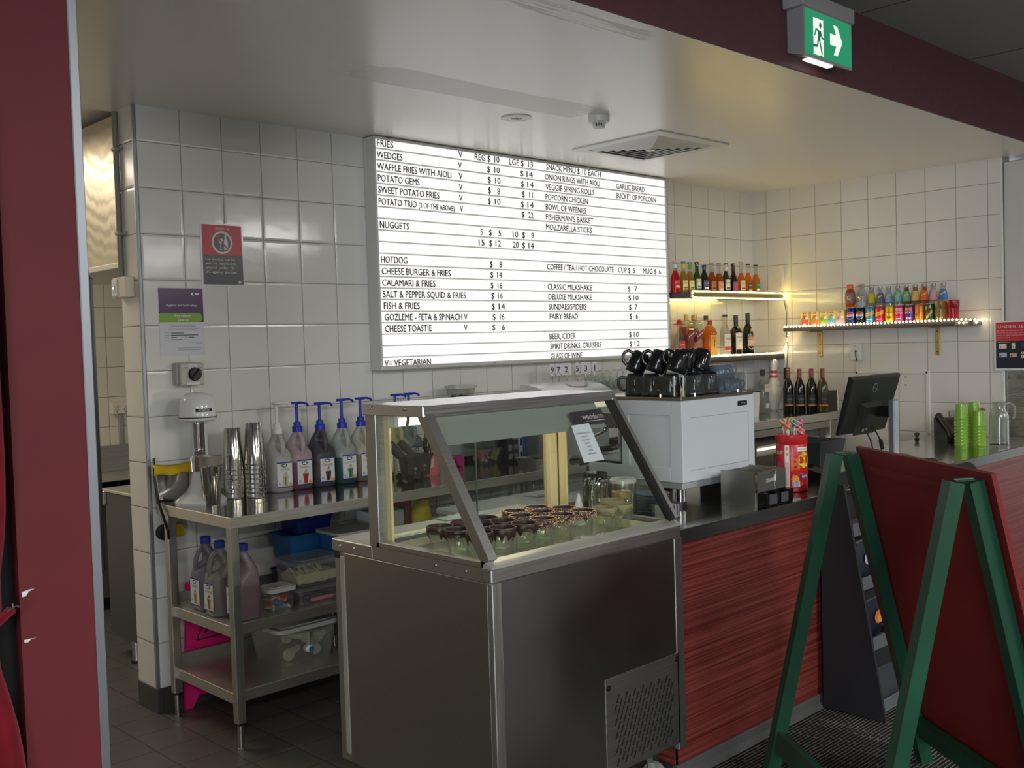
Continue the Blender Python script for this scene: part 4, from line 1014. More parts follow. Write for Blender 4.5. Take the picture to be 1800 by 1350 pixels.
def light_string(label, runs, loc, rgb, strength, r=.0045, pitch=.016, name='led', wire_r=.0016):
    t = thing('light_string', label, 'light string', loc, group='light strings on the shelves')
    wire = MB(); mb = MB()
    for pts in runs:
        P = [Vector(p) for p in pts]
        wire.tube(P, wire_r, 6)
        for a, b in zip(P[:-1], P[1:]):
            n = max(1, int((b-a).length/pitch))
            for i in range(n):
                c = a.lerp(b, (i+.5)/n)
                mb.add([(c.x+r, c.y, c.z), (c.x-r, c.y, c.z), (c.x, c.y+r, c.z), (c.x, c.y-r, c.z), (c.x, c.y, c.z+r), (c.x, c.y, c.z-r)],
                       [(0, 2, 4), (2, 1, 4), (1, 3, 4), (3, 0, 4), (2, 0, 5), (1, 2, 5), (3, 1, 5), (0, 3, 5)])
    part(t, 'wire', wire, mat('wire_clear', (190, 184, 160), .4), world=True)
    o = part(t, 'bulbs', mb, emit('bulbs_'+name, rgb, strength), world=True, angle=10); o['kind'] = 'stuff'
YL, WL = (255, 224, 120), (255, 226, 170)
light_string('yellow light string looped round the edge of the beer bottle shelf',
    [[(3.645, -.268, 1.896), (4.79, -.268, 1.896)], [(3.655, -.268, 1.894), (3.655, -.268, 1.852), (4.79, -.268, 1.852)], [(4.79, -.268, 1.852), (4.797, -.262, 1.874), (4.79, -.268, 1.896)], [(3.66, -.05, 1.85), (4.25, -.05, 1.85)]], (4.1, -.26, 1.85), YL, 45, name='yellow')
light_string('warm light string along the spirit shelf climbing to the right shelf',
    [[(3.65, -.264, 1.457), (4.79, -.264, 1.457)], [(4.79, -.264, 1.457), (4.70, -.36, 1.63)], [(4.0, -.10, 1.456), (4.4, -.06, 1.456)]], (4.2, -.26, 1.41), WL, 36, r=.005, pitch=.024, name='warm')
light_string('warm rope light with big bulbs along the soft drink shelf front',
    [[(4.598, -.37, 1.646), (4.598, -1.10, 1.647), (4.597, -1.60, 1.650)], [(4.60, -1.60, 1.650), (4.70, -1.70, 1.645), (4.79, -1.705, 1.640)], [(4.61, -1.61, 1.630), (4.72, -1.70, 1.628)]], (4.6, -1.0, 1.612), (255, 226, 176), 18, r=.0075, pitch=.024, name='rope')
mb = MB().tube([(4.785, -.27, 1.85), (4.79, -.285, 1.75), (4.792, -.28, 1.6), (4.796, -.29, 1.5), (4.797, -.28, 1.42), (4.797, -.275, 1.34)], .003, 6)
single('hanging_cable', mb, M_black, 'thin dark cable dangling between the two bottle shelves at the corner', 'cable')
mb = MB().box(4.775, 4.802, -.30, -.26, 1.26, 1.345, b=.004); single('light_controller', mb, M_black, 'small black light controller box hanging under the spirit shelf corner', 'controller')

# wall sockets, trunking, bolts on the right wall
t = thing('wall_plate', 'white switch plate with dangling black cable under the soft drink shelf', 'wall plate', (4.80, -.83, 1.39))
mb = MB().box(4.775, 4.803, -.872, -.79, 1.394, 1.512, b=.004); part(t, 'plate', mb, M_white, world=True)
mb = MB().tube([(4.772, -.835, 1.45), (4.765, -.84, 1.42), (4.768, -.85, 1.38)], .004, 6).box(4.768, 4.775, -.843, -.829, 1.452, 1.465, b=.002); part(t, 'cable', mb, M_black, world=True)
mb = MB().cyl((4.7735, -.83, 1.494), (4.7755, -.83, 1.494), .004, n=8); part(t, 'screw', mb, M_grey, world=True)
M_trunk = mat('trunking_white', (224, 220, 212), .35)
mb = MB().box(4.790, 4.803, -.838, -.824, 1.300, 1.394, b=.002).box(4.790, 4.803, -1.338, -.824, 1.300, 1.316, b=.002).box(4.790, 4.803, -1.348, -1.322, .90, 1.318, b=.002)
single('cable_trunking', mb, M_trunk, 'white plastic cable trunking running across and down the right wall tiles', 'trunking')
for z, l in ((1.275, 'upper of two small dark bolts in the right wall tiles'), (1.222, 'lower of two small dark bolts in the right wall tiles')):
    mb = MB().cyl((4.797, -1.18, z), (4.8045, -1.18, z), .006, n=10); single('wall_bolt', mb, M_grey, l, 'bolt', 'bolts in the right wall')

# ================================================================== BEER BOTTLES (upper shelf)
AL = -PI/2 - .30                                   # labels look towards the room
M_clearg = glass('bottle_clear', (238, 240, 232), .06, 1.0)
def gm(name, rgb, op): return glass('drink_'+name, tuple(min(255, int(c*1.12)) for c in rgb), op*.62, .9, dif=rgb)
def bprof(h, r, rn, zs, zl, zt, m0=0, m1=1):
    """bottle outline: body radius r to zs, shoulder to neck rn at zl, liquid line zt splits materials m0/m1"""
    P = [(r*.85, 0), (r, .006), (r, zs), (r*.93, zs+(zl-zs)*.25), (r*.72, zs+(zl-zs)*.55), (rn*1.15, zs+(zl-zs)*.88), (rn, zl), (rn, h-.012), (rn*1.2, h-.011), (rn*1.2, h)]
    out = []
    for a, b in zip(P, P[1:]+[None]):
        out.append((*a, m0 if a[1] < zt else m1))
        if b and a[1] < zt < b[1]:
            f = (zt-a[1])/(b[1]-a[1]); out.append((a[0]+(b[0]-a[0])*f, zt, m1))
    return out
BEERS = [ # x, h, liquid rgb, opacity, fill, cap rgb, label rgb, label z0,z1, text, text rgb, neck rgb, label text for the thing
 (3.681, .207, (222, 30, 34), .9, .150, (200, 200, 196), (214, 24, 28), .03, .085, 'VODKA', (240, 190, 190), (220, 230, 240), 'bright red bottle at the left end of the beer shelf'),
 (3.773, .210, (206, 178, 92), .45, .150, (150, 140, 110), (226, 214, 170), .025, .085, 'LEMON', (120, 110, 40), (214, 212, 30), 'pale bottle with yellow neck label second on the beer shelf'),
 (3.847, .208, (200, 168, 84), .45, .150, (150, 140, 110), (222, 214, 178), .025, .085, 'LIME', (70, 110, 50), (96, 170, 50), 'pale bottle with green neck label third on the beer shelf'),
 (3.928, .212, (58, 126, 30), .7, .212, (40, 110, 34), (190, 206, 190), .035, .10, 'LAGER', (40, 80, 50), None, 'bright green beer bottle with silver oval label'),
 (4.015, .192, (64, 62, 24), .75, .192, (40, 70, 150), (50, 78, 150), .025, .09, 'PURE', (220, 226, 240), (56, 96, 170), 'short olive beer bottle with blue neck and blue label'),
 (4.106, .213, (196, 122, 50), .55, .152, (176, 160, 130), (178, 110, 76), .025, .085, 'DRAUGHT', (60, 34, 22), None, 'amber beer bottle with tan label left of its pale label twin'),
 (4.193, .213, (196, 126, 56), .55, .145, (176, 160, 130), (206, 142, 116), .02, .085, 'ALE', (240, 225, 210), None, 'amber beer bottle with pinkish arch label'),
 (4.278, .213, (72, 92, 28), .75, .165, (36, 62, 34), (226, 222, 208), .03, .105, 'CIDER', (70, 70, 66), (226, 226, 220), 'dark green bottle with large white label and white neck'),
 (4.373, .215, (92, 46, 20), .8, .213, (40, 26, 20), (40, 84, 178), .02, .09, 'PALE', (240, 90, 80), (60, 40, 34), 'brown beer bottle with blue starburst label'),
 (4.470, .232, (224, 156, 36), .5, .155, (196, 190, 170), (220, 204, 170), .03, .10, 'CRISP', (60, 48, 34), None, 'tall clear bottle of golden beer with cream and black label'),
 (4.564, .218, (226, 158, 34), .55, .160, (64, 56, 50), (60, 52, 48), .02, .085, 'DRY', (230, 226, 220), None, 'golden beer bottle with black shield label'),
 (4.666, .216, (226, 160, 36), .55, .150, (64, 60, 50), (32, 106, 66), .025, .09, 'DRY', (236, 240, 232), None, 'golden beer bottle with green label at the right end'),
]
for i, (x, h, rgb, op, fill, cap, lab, z0, z1, txt, trgb, neck, lbl) in enumerate(BEERS):
    t = thing('beer_bottle', lbl, 'bottle', (x, -.11, 1.892), group='bottles on the beer shelf')
    mb = MB().lathe(bprof(h, .0305, .0125, .095, .155, fill), n=20)
    part(t, 'glass_body', mb, [gm('beer%d' % i, rgb, op), M_clearg])
    mb = MB().lathe([(.0165, h-.002), (.0168, h+.003), (.015, h+.006), (.006, h+.0068)], n=16); part(t, 'cap', mb, mat('cap_%d' % i, cap, .35, .5))
    mb = MB().band(0, 0, .0309, z0, z1, AL, .75, 0)
    if txt:
        if i in (3, 8): mb.band(0, 0, .0313, z0+.008, z1-.01, AL, .5, 1)
        mb.text(txt, None, None, None, None, None, (z0+z1)/2-.004+.012, .010, 2, 'C', .040, wrap=(0, 0, .0317, AL))
        mb.band(0, 0, .0313, z0+.006, z0+.018, AL, .5, 2)
    part(t, 'label', mb, [mat('label_%d' % i, lab, .4), mat('label_in_%d' % i, (214, 220, 214) if i == 3 else (196, 60, 70), .4), mat('label_ink_%d' % i, trgb, .5)])
    if neck:
        mb = MB().lathe([(.0137, .168), (.0133, .195)], n=16, cap0=False, cap1=False); part(t, 'neck_label', mb, mat('neck_%d' % i, neck, .4))

# ================================================================== SPIRIT BOTTLES (lower shelf)
def spirit(x, y, h, prof, mats, lbl, labels=(), cap=None, capm=None, name='spirit_bottle', z=1.452, flat=None, extra=None):
    t = thing(name, lbl, 'bottle', (x, y, z), group='bottles on the spirit shelf' if z == 1.452 else None)
    mb = MB()
    if flat: mb.loft([(0, 0, p[1], p[0]*2, p[0]*2*(flat if p[0] > .016 else 1), p[0]*(.35 if p[0] > .016 else .99), *p[2:]) for p in prof], n=5)
    else: mb.lathe(prof, n=20)
    part(t, 'glass_body', mb, mats)
    if cap: 
        mb = MB().lathe(cap, n=18); part(t, 'cap', mb, capm)
    for k, (nm, b, ms) in enumerate(labels): part(t, nm, b, ms)
    return t
def lab(r, z0, z1, half, txt=(), ang=AL, bar=None, slope=0.0):
    mb = MB().band(0, 0, r, z0, z1, ang, half, 0, z0b=z0+slope, z1b=z1+slope)
    for s, zz, hh, w, m in txt: mb.text(s, None, None, None, None, None, zz, hh, m, 'C', w, wrap=(0, 0, r+.0006, ang))
    if bar:
        for z0_, z1_, m in bar: mb.band(0, 0, r+.0004, z0_, z1_, ang, half*.96, m, z0b=z0_+slope, z1b=z1_+slope)
    return mb
SY = -.12
spirit(3.700, SY, .225, bprof(.225, .036, .013, .12, .19, .09), [gm('tequila', (232, 226, 212), .2), M_clearg], 'clear tequila bottle with a red hat shaped cap',
       [('label', lab(.0365, .03, .115, .8, [('Sierra', .085, .014, .05, 1)], bar=[(.03, .05, 2)]), [mat('label_hotpink', (206, 62, 78), .4), M_inkw, mat('label_amber', (224, 150, 70), .4)])],
       [(.046, .226), (.044, .231), (.022, .233), (.018, .248), (.012, .258), (.003, .262)], mat('hat_red', (188, 40, 50), .4))
for x, rgb, op, fill, l in ((3.779, (196, 128, 70), .55, .21, 'square whisky bottle of amber spirit with a slanted maroon label'), (3.880, (222, 188, 176), .35, .10, 'nearly empty square whisky bottle with a slanted maroon label')):
    mb = MB().box(-.041, .041, -.0415, -.0405, 0, 0)
    mb = MB().add([(-.0415, -.0414, .105), (.0415, -.0414, .145), (.0415, -.0414, .195), (-.0415, -.0414, .155), (-.0414, -.0415, .105), (-.0414, .03, .085), (-.0414, .03, .135), (-.0414, -.0415, .155)], [(0, 1, 2, 3), (4, 5, 6, 7)])
    mb.add([(-.03, -.0420, .138), (.035, -.0420, .1695), (.035, -.0420, .1745), (-.03, -.0420, .143)], [(0, 1, 2, 3)], 1)
    spirit(x, SY, .285, [(.040, 0, 0), (.041, .006, 0), (.041, fill, 1 if fill > .2 else 1), (.041, .215, 1), (.036, .235, 1), (.022, .25, 1), (.013, .262, 1), (.013, .284, 1)], [gm('whisky%d' % int(x*1000), rgb, op), M_clearg], l,
           [('label', mb, [mat('label_maroon', (116, 44, 58), .45), M_inkw])], [(.0165, .258), (.0165, .294), (.014, .2955)], mat('cap_gold', (196, 170, 104), .35, .6), flat=1.0)
spirit(3.962, -.05, .285, bprof(.285, .037, .014, .17, .235, .2), [gm('rum', (168, 84, 30), .6), M_clearg], 'dark amber bottle with red cap half hidden behind the whisky bottles',
       [('label', lab(.0376, .04, .13, .8), [mat('label_cream', (226, 206, 160), .4)])], [(.017, .255), (.017, .290), (.014, .2915)], mat('cap_red', (150, 32, 40), .4))
mb = MB().add([(-.0405, -.0305, .01), (.0405, -.0305, .01), (.0405, -.0305, .15), (-.0405, -.0305, .15)], [(0, 1, 2, 3)], 0)
mb.add([(-.0405, -.031, .152), (.0405, -.031, .152), (.0405, -.031, .172), (-.0405, -.031, .172)], [(0, 1, 2, 3)], 1)
mb.poly([(.008, .06), (.016, .085), (.010, .09), (.02, .11), (.012, .118), (.004, .10), (.0, .08)], (0, -.0312, 0), EX, EZ, 2); mb.text('FIRE', (0, -.0312, 0), EX, EZ, -.02, .03, .122, .010, 2)
for q in (-.03, -.01, .012): mb.rect(q, q+.014, .157, .168, (0, -.0314, 0), EX, EZ, 3)
spirit(4.038, -.13, .255, [(.040, 0, 0), (.041, .006, 0), (.041, .175, 0), (.034, .20, 0), (.018, .218, 1), (.014, .225, 1), (.014, .25, 1)], [gm('cinnamon', (232, 160, 46), .6), M_clearg], 'flat bottle of orange cinnamon spirit with red cap',
       [('label', mb, [mat('label_gold', (222, 168, 60), .45), mat('label_darkred', (140, 40, 36), .4), mat('label_brown', (120, 60, 20), .5), mat('label_gold2', (204, 130, 70), .5)])],
       [(.0175, .222), (.0175, .252), (.014, .2545)], mat('cap_red', (150, 32, 40), .4), flat=.74)
spirit(4.108, -.05, .285, bprof(.285, .034, .014, .14, .22, .15), [gm('rumgold', (190, 112, 48), .6), M_clearg], 'tall amber bottle with a dark cap behind the orange spirit',
       [('label', lab(.0346, .05, .125, .7, [('RUM', .10, .012, .03, 1)]), [mat('label_cream', (226, 206, 160), .4), M_ink])], [(.0165, .258), (.0165, .288), (.014, .2895)], mat('cap_brown', (86, 60, 44), .5))
spirit(4.180, -.05, .20, bprof(.20, .030, .013, .10, .17, .08), [gm('syrupgold', (226, 180, 90), .4), M_clearg], 'small clear bottle with cream label between amber rum and vodka',
       [('label', lab(.0306, .03, .10, .8), [mat('label_cream', (226, 206, 160), .4)])], [(.015, .19), (.015, .204), (.01, .205)], M_white)
spirit(4.240, SY, .288, bprof(.288, .038, .015, .165, .215, .07), [gm('vodka', (228, 228, 220), .12), M_clearg], 'clear vodka bottle with white label and red band',
       [('label', lab(.0386, .035, .155, .8, [('WILD', .115, .015, .045, 1)], bar=[(.04, .066, 2)]), [mat('label_white', (230, 226, 218), .4), M_ink, mat('label_red', (206, 44, 48), .4)]),
        ('neck_mark', lab(.0158, .20, .225, .5, ang=AL+.4), [mat('label_red', (206, 44, 48), .4)])], [(.0175, .277), (.019, .290), (.016, .293)], mat('cap_dark', (50, 44, 44), .4))
spirit(4.377, SY, .285, bprof(.285, .043, .014, .165, .215, .215), [gm('vanilla', (52, 22, 14), .85), M_clearg], 'dark brown liqueur bottle with large white square label',
       [('label', lab(.0436, .045, .16, .72, [('Vanilla', .125, .014, .05, 1), ('Vok', .10, .012, .03, 1)], bar=[(.04, .047, 2)]), [mat('label_white', (230, 226, 218), .4), M_ink, mat('label_goldline', (200, 170, 70), .4)])],
       [(.016, .205), (.0165, .287), (.014, .289)], mat('foil_black', (24, 26, 28), .3))
spirit(4.530, SY, .298, [(.036, 0), (.040, .006), (.041, .10), (.040, .15), (.033, .19), (.02, .215), (.0145, .225), (.0145, .29)], [mat('bottle_dark_green', (14, 24, 18), .12)], 'black cream liqueur bottle with ornate orange label at the shelf end',
       [('label', lab(.0418, .06, .135, .7, [('Cream', .112, .013, .045, 1)], bar=[(.065, .105, 2)]), [mat('label_copper', (190, 110, 74), .4), M_inkw, mat('label_beige', (206, 186, 150), .4)]),
        ('seal', lab(.0365, .165, .19, .3, ang=AL+.2), [mat('label_goldline', (200, 170, 70), .4)])], [(.0158, .225), (.0158, .302), (.013, .304)], mat('foil_black', (24, 26, 28), .3))
mb = MB().ball((4.30, -.225, 1.459), .007, 8, sz=.8).box(4.285, 4.335, -.236, -.214, 1.4525, 1.457, b=.002)
single('red_clip', mb, mat('clip_red', (196, 84, 50), .4), 'small orange red clip lying on the spirit shelf between the bottles', 'clip')

# ================================================================== SOFT DRINKS ON THE RIGHT SHELF
ZS = 1.642
ALR = PI + .12                                  # labels look to -x
CART = [(-.520, (226, 58, 50), 'apple', 'red juice carton at the left end of the soft drink shelf'), (-.600, (240, 112, 30), 'orange', 'orange juice carton second on the soft drink shelf'),
        (-.666, (150, 186, 60), 'pear', 'green juice carton in the middle of the five cartons'), (-.729, (92, 172, 214), 'tropical', 'pale blue juice carton beside the pink one'), (-.792, (226, 160, 196), 'grape', 'pink and purple juice carton next to the first can')]
for y, rgb, nm, l in CART:
    t = thing('juice_carton', l, 'carton', (4.66, y, ZS), group='juice cartons on the soft drink shelf')
    mb = MB().box(-.02, .02, -.0305, .0305, 0, .106, b=.004); part(t, 'carton', mb, mat('carton_cream', (236, 214, 140), .35))
    mb = MB().rect(-.029, .029, .002, .052, (-.0205, 0, 0), (0, -1, 0), EZ, 0).disc(0, .062, .018, (-.0206, 0, 0), (0, -1, 0), EZ, 1, 14).disc(-.014, .05, .012, (-.0208, 0, 0), (0, -1, 0), EZ, 2, 12).disc(.016, .058, .010, (-.0208, 0, 0), (0, -1, 0), EZ, 3, 12).disc(0, .012, .012, (-.0209, 0, 0), (0, -1, 0), EZ, 4, 12)
    part(t, 'print', mb, [mat('carton_'+nm, rgb, .4), mat('fruit_'+nm, tuple(min(255, int(c*.85+20)) for c in rgb), .4), mat('leaf_green', (110, 160, 60), .4), M_inkw, mat('carton_pale', (240, 190, 190), .4)])
    mb = MB().rect(-.012, .012, .088, .098, (-.0207, 0, 0), (0, -1, 0), EZ, 0); mb.text('GC', (-.0211, 0, 0), (0, -1, 0), EZ, -.006, .006, .090, .006, 1); part(t, 'badge', mb, [mat('badge_red', (206, 50, 40), .4), M_inkw])
    mb = MB().cyl((0, .0, .106), (0, .0, .1075), .006, n=10); part(t, 'straw_hole', mb, M_alu)
CAN0 = [(.021, 0), (.026, .003), (.0325, .012), (.033, .02), (.033, .105), (.0305, .114), (.0265, .119), (.0265, .122), (.024, .122), (.0235, .1195), (.002, .1195)]
CANS = [ # y, body rgb, band style, colours, text, label
 (-.867, (24, 44, 120), 'pepsi', 'PEPSI', 'blue cola can with round red white and navy emblem'), (-.936, (16, 16, 20), 'pepsi', 'PEPSI', 'black cola can with round red white and navy emblem'),
 (-1.005, (64, 150, 200), 'slash', 'Schweppes', 'sky blue can with yellow diagonal band'), (-1.074, (200, 40, 60), 'slash', 'Schweppes', 'red can with yellow diagonal band'),
 (-1.144, (226, 184, 30), 'solo', 'Solo', 'yellow lemon can with black lettering'), (-1.212, (206, 40, 96), 'kirks', 'KIRKS', 'hot pink can with white lettering'),
 (-1.280, (88, 46, 132), 'kirks', 'KIRKS', 'purple can with white lettering'), (-1.348, (226, 130, 30), 'sunkist', 'Sunkist', 'orange can with blue slanted lettering'),
 (-1.415, (40, 62, 40), 'dew', 'DEW', 'green and black camouflage can with red lettering')]
for y, rgb, st, txt, l in CANS:
    t = thing('soft_drink_can', l, 'can', (4.665, y, ZS), group='cans along the soft drink shelf')
    mb = MB().lathe([(p[0], p[1], 1 if (p[1] < .010 or p[1] >= .112) else 0) for p in CAN0], n=24); part(t, 'can', mb, [mat('can_%d_%d_%d' % rgb, rgb, .28, .45), M_alu])
    mb = MB(); r1, r2, r3 = .0334, .0338, .0342
    def cdisc(mb, r, zc, rad, a0, a1, m):
        """piece of a disc wrapped on the can between relative heights a0..a1 (-1..1)"""
        n = 12; vs = []; fs = []
        for i in range(n+1):
            q = a0+(a1-a0)*i/n; w = math.sqrt(max(0, 1-q*q))*rad
            for s_ in range(7):
                a = ALR + (-1+2*s_/6)*w/r; vs.append((r*math.cos(a), r*math.sin(a), zc+q*rad))
        for i in range(n):
            for s_ in range(6): fs.append((i*7+s_, i*7+s_+1, (i+1)*7+s_+1, (i+1)*7+s_))
        mb.add(vs, fs, m)
    if st == 'pepsi':
        cdisc(mb, r1, .064, .028, -1, 1, 0); cdisc(mb, r2, .064, .0255, .28, 1, 1); cdisc(mb, r2, .064, .0255, -1, -.28, 2)
        mb.text(txt, None, None, None, None, None, .0585, .0115, 3, 'C', .052, wrap=(0, 0, r3, ALR))
        part(t, 'emblem', mb, [M_inkw, mat('emblem_red', (196, 40, 50), .4), mat('emblem_navy', (26, 50, 130), .4), M_ink])
    elif st == 'slash':
        mb.band(0, 0, r1, .045, .07, ALR, 1.0, 0, z0b=.068, z1b=.093); o_n = len(mb.v)
        mb.text(txt, None, None, None, None, None, .063, .010, 1, 'C', .05, wrap=(0, 0, r2, ALR)); mb.xf(o_n, lambda p: Vector((p.x, p.y, p.z + .4*(p.y)*-1)))
        mb.band(0, 0, r1, .030, .034, ALR, .6, 2)
        part(t, 'emblem', mb, [mat('slash_yellow', (226, 192, 40), .4), mat('slash_ink', (150, 104, 20), .4), M_inkw])
    elif st == 'solo':
        mb.text(txt, None, None, None, None, None, .068, .024, 0, 'C', .05, wrap=(0, 0, r1, ALR))
        for z in (.028, .036, .044): mb.band(0, 0, r1, z, z+.004, ALR, .5, 0)
        part(t, 'emblem', mb, [M_ink])
    elif st == 'kirks':
        mb.text(txt, None, None, None, None, None, .060, .016, 0, 'C', .054, wrap=(0, 0, r2, ALR)); mb.band(0, 0, r1, .080, .10, ALR, .7, 1).band(0, 0, r1, .028, .033, ALR, .5, 0)
        part(t, 'emblem', mb, [M_inkw, mat('kirks_mark_%d' % rgb[0], (226, 150, 170) if rgb[0] > 150 else (226, 140, 60), .4)])
    elif st == 'sunkist':
        o_n = len(mb.v); mb.text(txt, None, None, None, None, None, .055, .017, 0, 'C', .056, wrap=(0, 0, r1, ALR)); mb.xf(o_n, lambda p: Vector((p.x, p.y, p.z - .5*p.y)))
        part(t, 'emblem', mb, [mat('sunkist_blue', (50, 70, 130), .4)])
    else:
        for a, z in ((-.5, .09), (.2, .095), (.5, .06), (-.3, .03), (.1, .045)): mb.band(0, 0, r1, z-.012, z+.008, ALR+a, .22, 0, z0b=z-.002, z1b=z+.018)
        o_n = len(mb.v); mb.text('MTN', None, None, None, None, None, .062, .011, 1, 'C', .03, wrap=(0, 0, r2, ALR)); mb.text('DEW', None, None, None, None, None, .042, .019, 1, 'C', .046, wrap=(0, 0, r2, ALR)); mb.xf(o_n, lambda p: Vector((p.x, p.y, p.z - .35*p.y)))
        part(t, 'emblem', mb, [mat('dew_lime', (150, 190, 110), .4), mat('dew_red', (206, 60, 50), .4)])
    mb = MB().tube([(-.004, -.006, .1205), (.0, 0, .1212), (.006, .008, .1212), (.011, .004, .1212), (.004, -.006, .1205)], .0012, 6); part(t, 'ring_pull', mb, M_alu)
for y, rgb, op, r, h, l in ((-1.488, (196, 176, 120), .55, .037, .132, 'clear ridged cup of pale gold drink beside the camouflage can'), (-1.566, (196, 36, 66), .6, .042, .135, 'tall ribbed cup of red drink at the shelf end')):
    t = thing('drink_cup', l, 'cup', (4.655, y, ZS), group='filled cups on the soft drink shelf')
    mb = MB().lathe([(r*.78, 0), (r*.86, .004), (r*.9, h*.3), (r*.94, h*.6), (r, h*.62), (r*.96, h*.64), (r, h*.9), (r*.97, h), (r*.92, h)], n=24); part(t, 'cup', mb, gm('cup%d' % rgb[1], rgb, op))
    mb = MB().lathe([(r*.96, h-.005), (r*1.01, h), (r*.96, h+.003)], n=24, cap0=False, cap1=False); part(t, 'rim', mb, M_clearg)
BOT = [(-.816, 'sport'), (-.906, 'water'), (-.976, (206, 186, 30), 'mustard yellow'), (-1.037, (90, 104, 140), 'slate blue'), (-1.098, (130, 164, 200), 'powder blue'), (-1.162, (120, 186, 190), 'aqua'),
       (-1.221, (110, 176, 140), 'sea green'), (-1.282, (222, 180, 110), 'pale gold'), (-1.343, (226, 104, 50), 'bright orange'), (-1.405, (214, 160, 190), 'pale pink'), (-1.469, (50, 120, 200), 'royal blue')]
for b in BOT:
    y, st = b[0], b[1]
    if st == 'sport':
        t = thing('sports_drink', 'orange sports drink bottle with orange cap behind the cola cans', 'bottle', (4.748, y, ZS))
        mb = MB().lathe([(.03, 0, 0), (.034, .01, 0), (.034, .10, 0), (.027, .115, 0), (.027, .13, 0), (.034, .15, 1), (.036, .19, 1), (.033, .225, 2), (.02, .25, 2), (.017, .255, 2)], n=22); part(t, 'bottle', mb, [gm('sport', (240, 140, 20), .6), mat('sport_label', (150, 110, 90), .4), gm('sport2', (190, 130, 80), .5)])
        mb = MB().text('G', None, None, None, None, None, .175, .030, 0, 'C', .03, wrap=(0, 0, .0368, ALR)); part(t, 'emblem', mb, [M_inkw])
        mb = MB().lathe([(.020, .252), (.021, .275), (.019, .282), (.012, .284)], n=20); part(t, 'cap', mb, mat('cap_orange', (236, 110, 30), .4))
    elif st == 'water':
        t = thing('water_bottle', 'clear water bottle beside the orange sports drink', 'bottle', (4.748, y, ZS))
        mb = MB().lathe([(.03, 0), (.034, .008), (.034, .07), (.032, .075), (.034, .08), (.034, .19), (.031, .215), (.015, .245), (.0135, .262)], n=22); part(t, 'bottle', mb, glass('pet_clear', (236, 240, 240), .12, 1.0))
        mb = lab(.0346, .12, .195, 1.0, [('PUMP', .165, .016, .045, 1)], ALR, bar=[(.13, .155, 2)]); part(t, 'label', mb, [glass('label_film', (214, 220, 222), .5), mat('pump_red', (200, 120, 120), .4), mat('pump_blue', (150, 190, 210), .4)])
        mb = MB().lathe([(.0155, .254), (.0155, .278), (.011, .280)], n=16); part(t, 'cap', mb, M_grey)
    else:
        t = thing('mixer_bottle', 'tall clear mixer bottle with %s shoulder label and grey cap' % b[2], 'bottle', (4.748, y, ZS), group='mixer bottles behind the cans')
        H_ = .2525
        tint = {'pale gold': (226, 190, 130), 'bright orange': (230, 170, 110), 'sea green': (200, 160, 110)}.get(b[2], (232, 236, 234))
        mb = MB().lathe([(.026, 0), (.029, .006), (.029, .12), (.028, .145), (.0155, .215), (.012, .235), (.012, .248)], n=20); part(t, 'bottle', mb, glass('mixer_%d_%d' % tint[:2], tint, .14, 1.0))
        mb = MB().lathe([(.0287, .146), (.0170, .212)], n=20, m=0, cap0=False, cap1=False).band(0, 0, .0245, .172, .180, ALR, .9, 1, z0b=.190, z1b=.198)
        o_n = len(mb.v)-22
        for q in range(o_n, len(mb.v)):
            p = mb.v[q]; rr = .0287 + (.0170-.0287)*(p[2]-.146)/.066 + .0008; a = math.atan2(p[1], p[0]); mb.v[q] = (rr*math.cos(a), rr*math.sin(a), p[2])
        part(t, 'shoulder_label', mb, [mat('shoulder_'+b[2].replace(' ', '_'), b[1], .4), mat('slash_yellow2', (220, 206, 50), .4)])
        mb = MB().lathe([(.0142, .238), (.0142, H_), (.010, H_+.0015)], n=16); part(t, 'cap', mb, mat('cap_grey_metal', (150, 152, 154), .35, .7))

# ================================================================== SYRUP BOTTLES
M_hdpe = translucent('milky_plastic', (214, 214, 208), .35, .35)
M_blue = mat('pump_blue_plastic', (32, 50, 168), .35)
def jug_body(t, top, low, level, lip=None):
    """3 litre rounded jug, handle loop on its label side (-y); the band below the level takes the syrup colour"""
    R = [(0, 0, 0, .098, .098, .03), (0, 0, .008, .112, .112, .034), (0, 0, level, .114, .114, .034), (0, 0, .150, .114, .114, .034), (0, .002, .175, .110, .108, .036), (0, .022, .205, .090, .060, .028),
         (0, .016, .235, .070, .044, .021), (0, .004, .258, .050, .046, .022), (0, 0, .272, .040, .040, .0199), (0, 0, .285, .040, .040, .0199)]
    R = [(*r, 1 if r[2] < level else 0) for r in R]
    mb = MB().loft(R, n=5); part(t, 'body', mb, [top, low], angle=60)
    mb = MB().tube([(0, -.018, .262), (0, -.034, .248), (0, -.046, .222), (0, -.050, .192), (0, -.044, .165)], .0125, 10, flat=.8); part(t, 'handle', mb, top, angle=60)
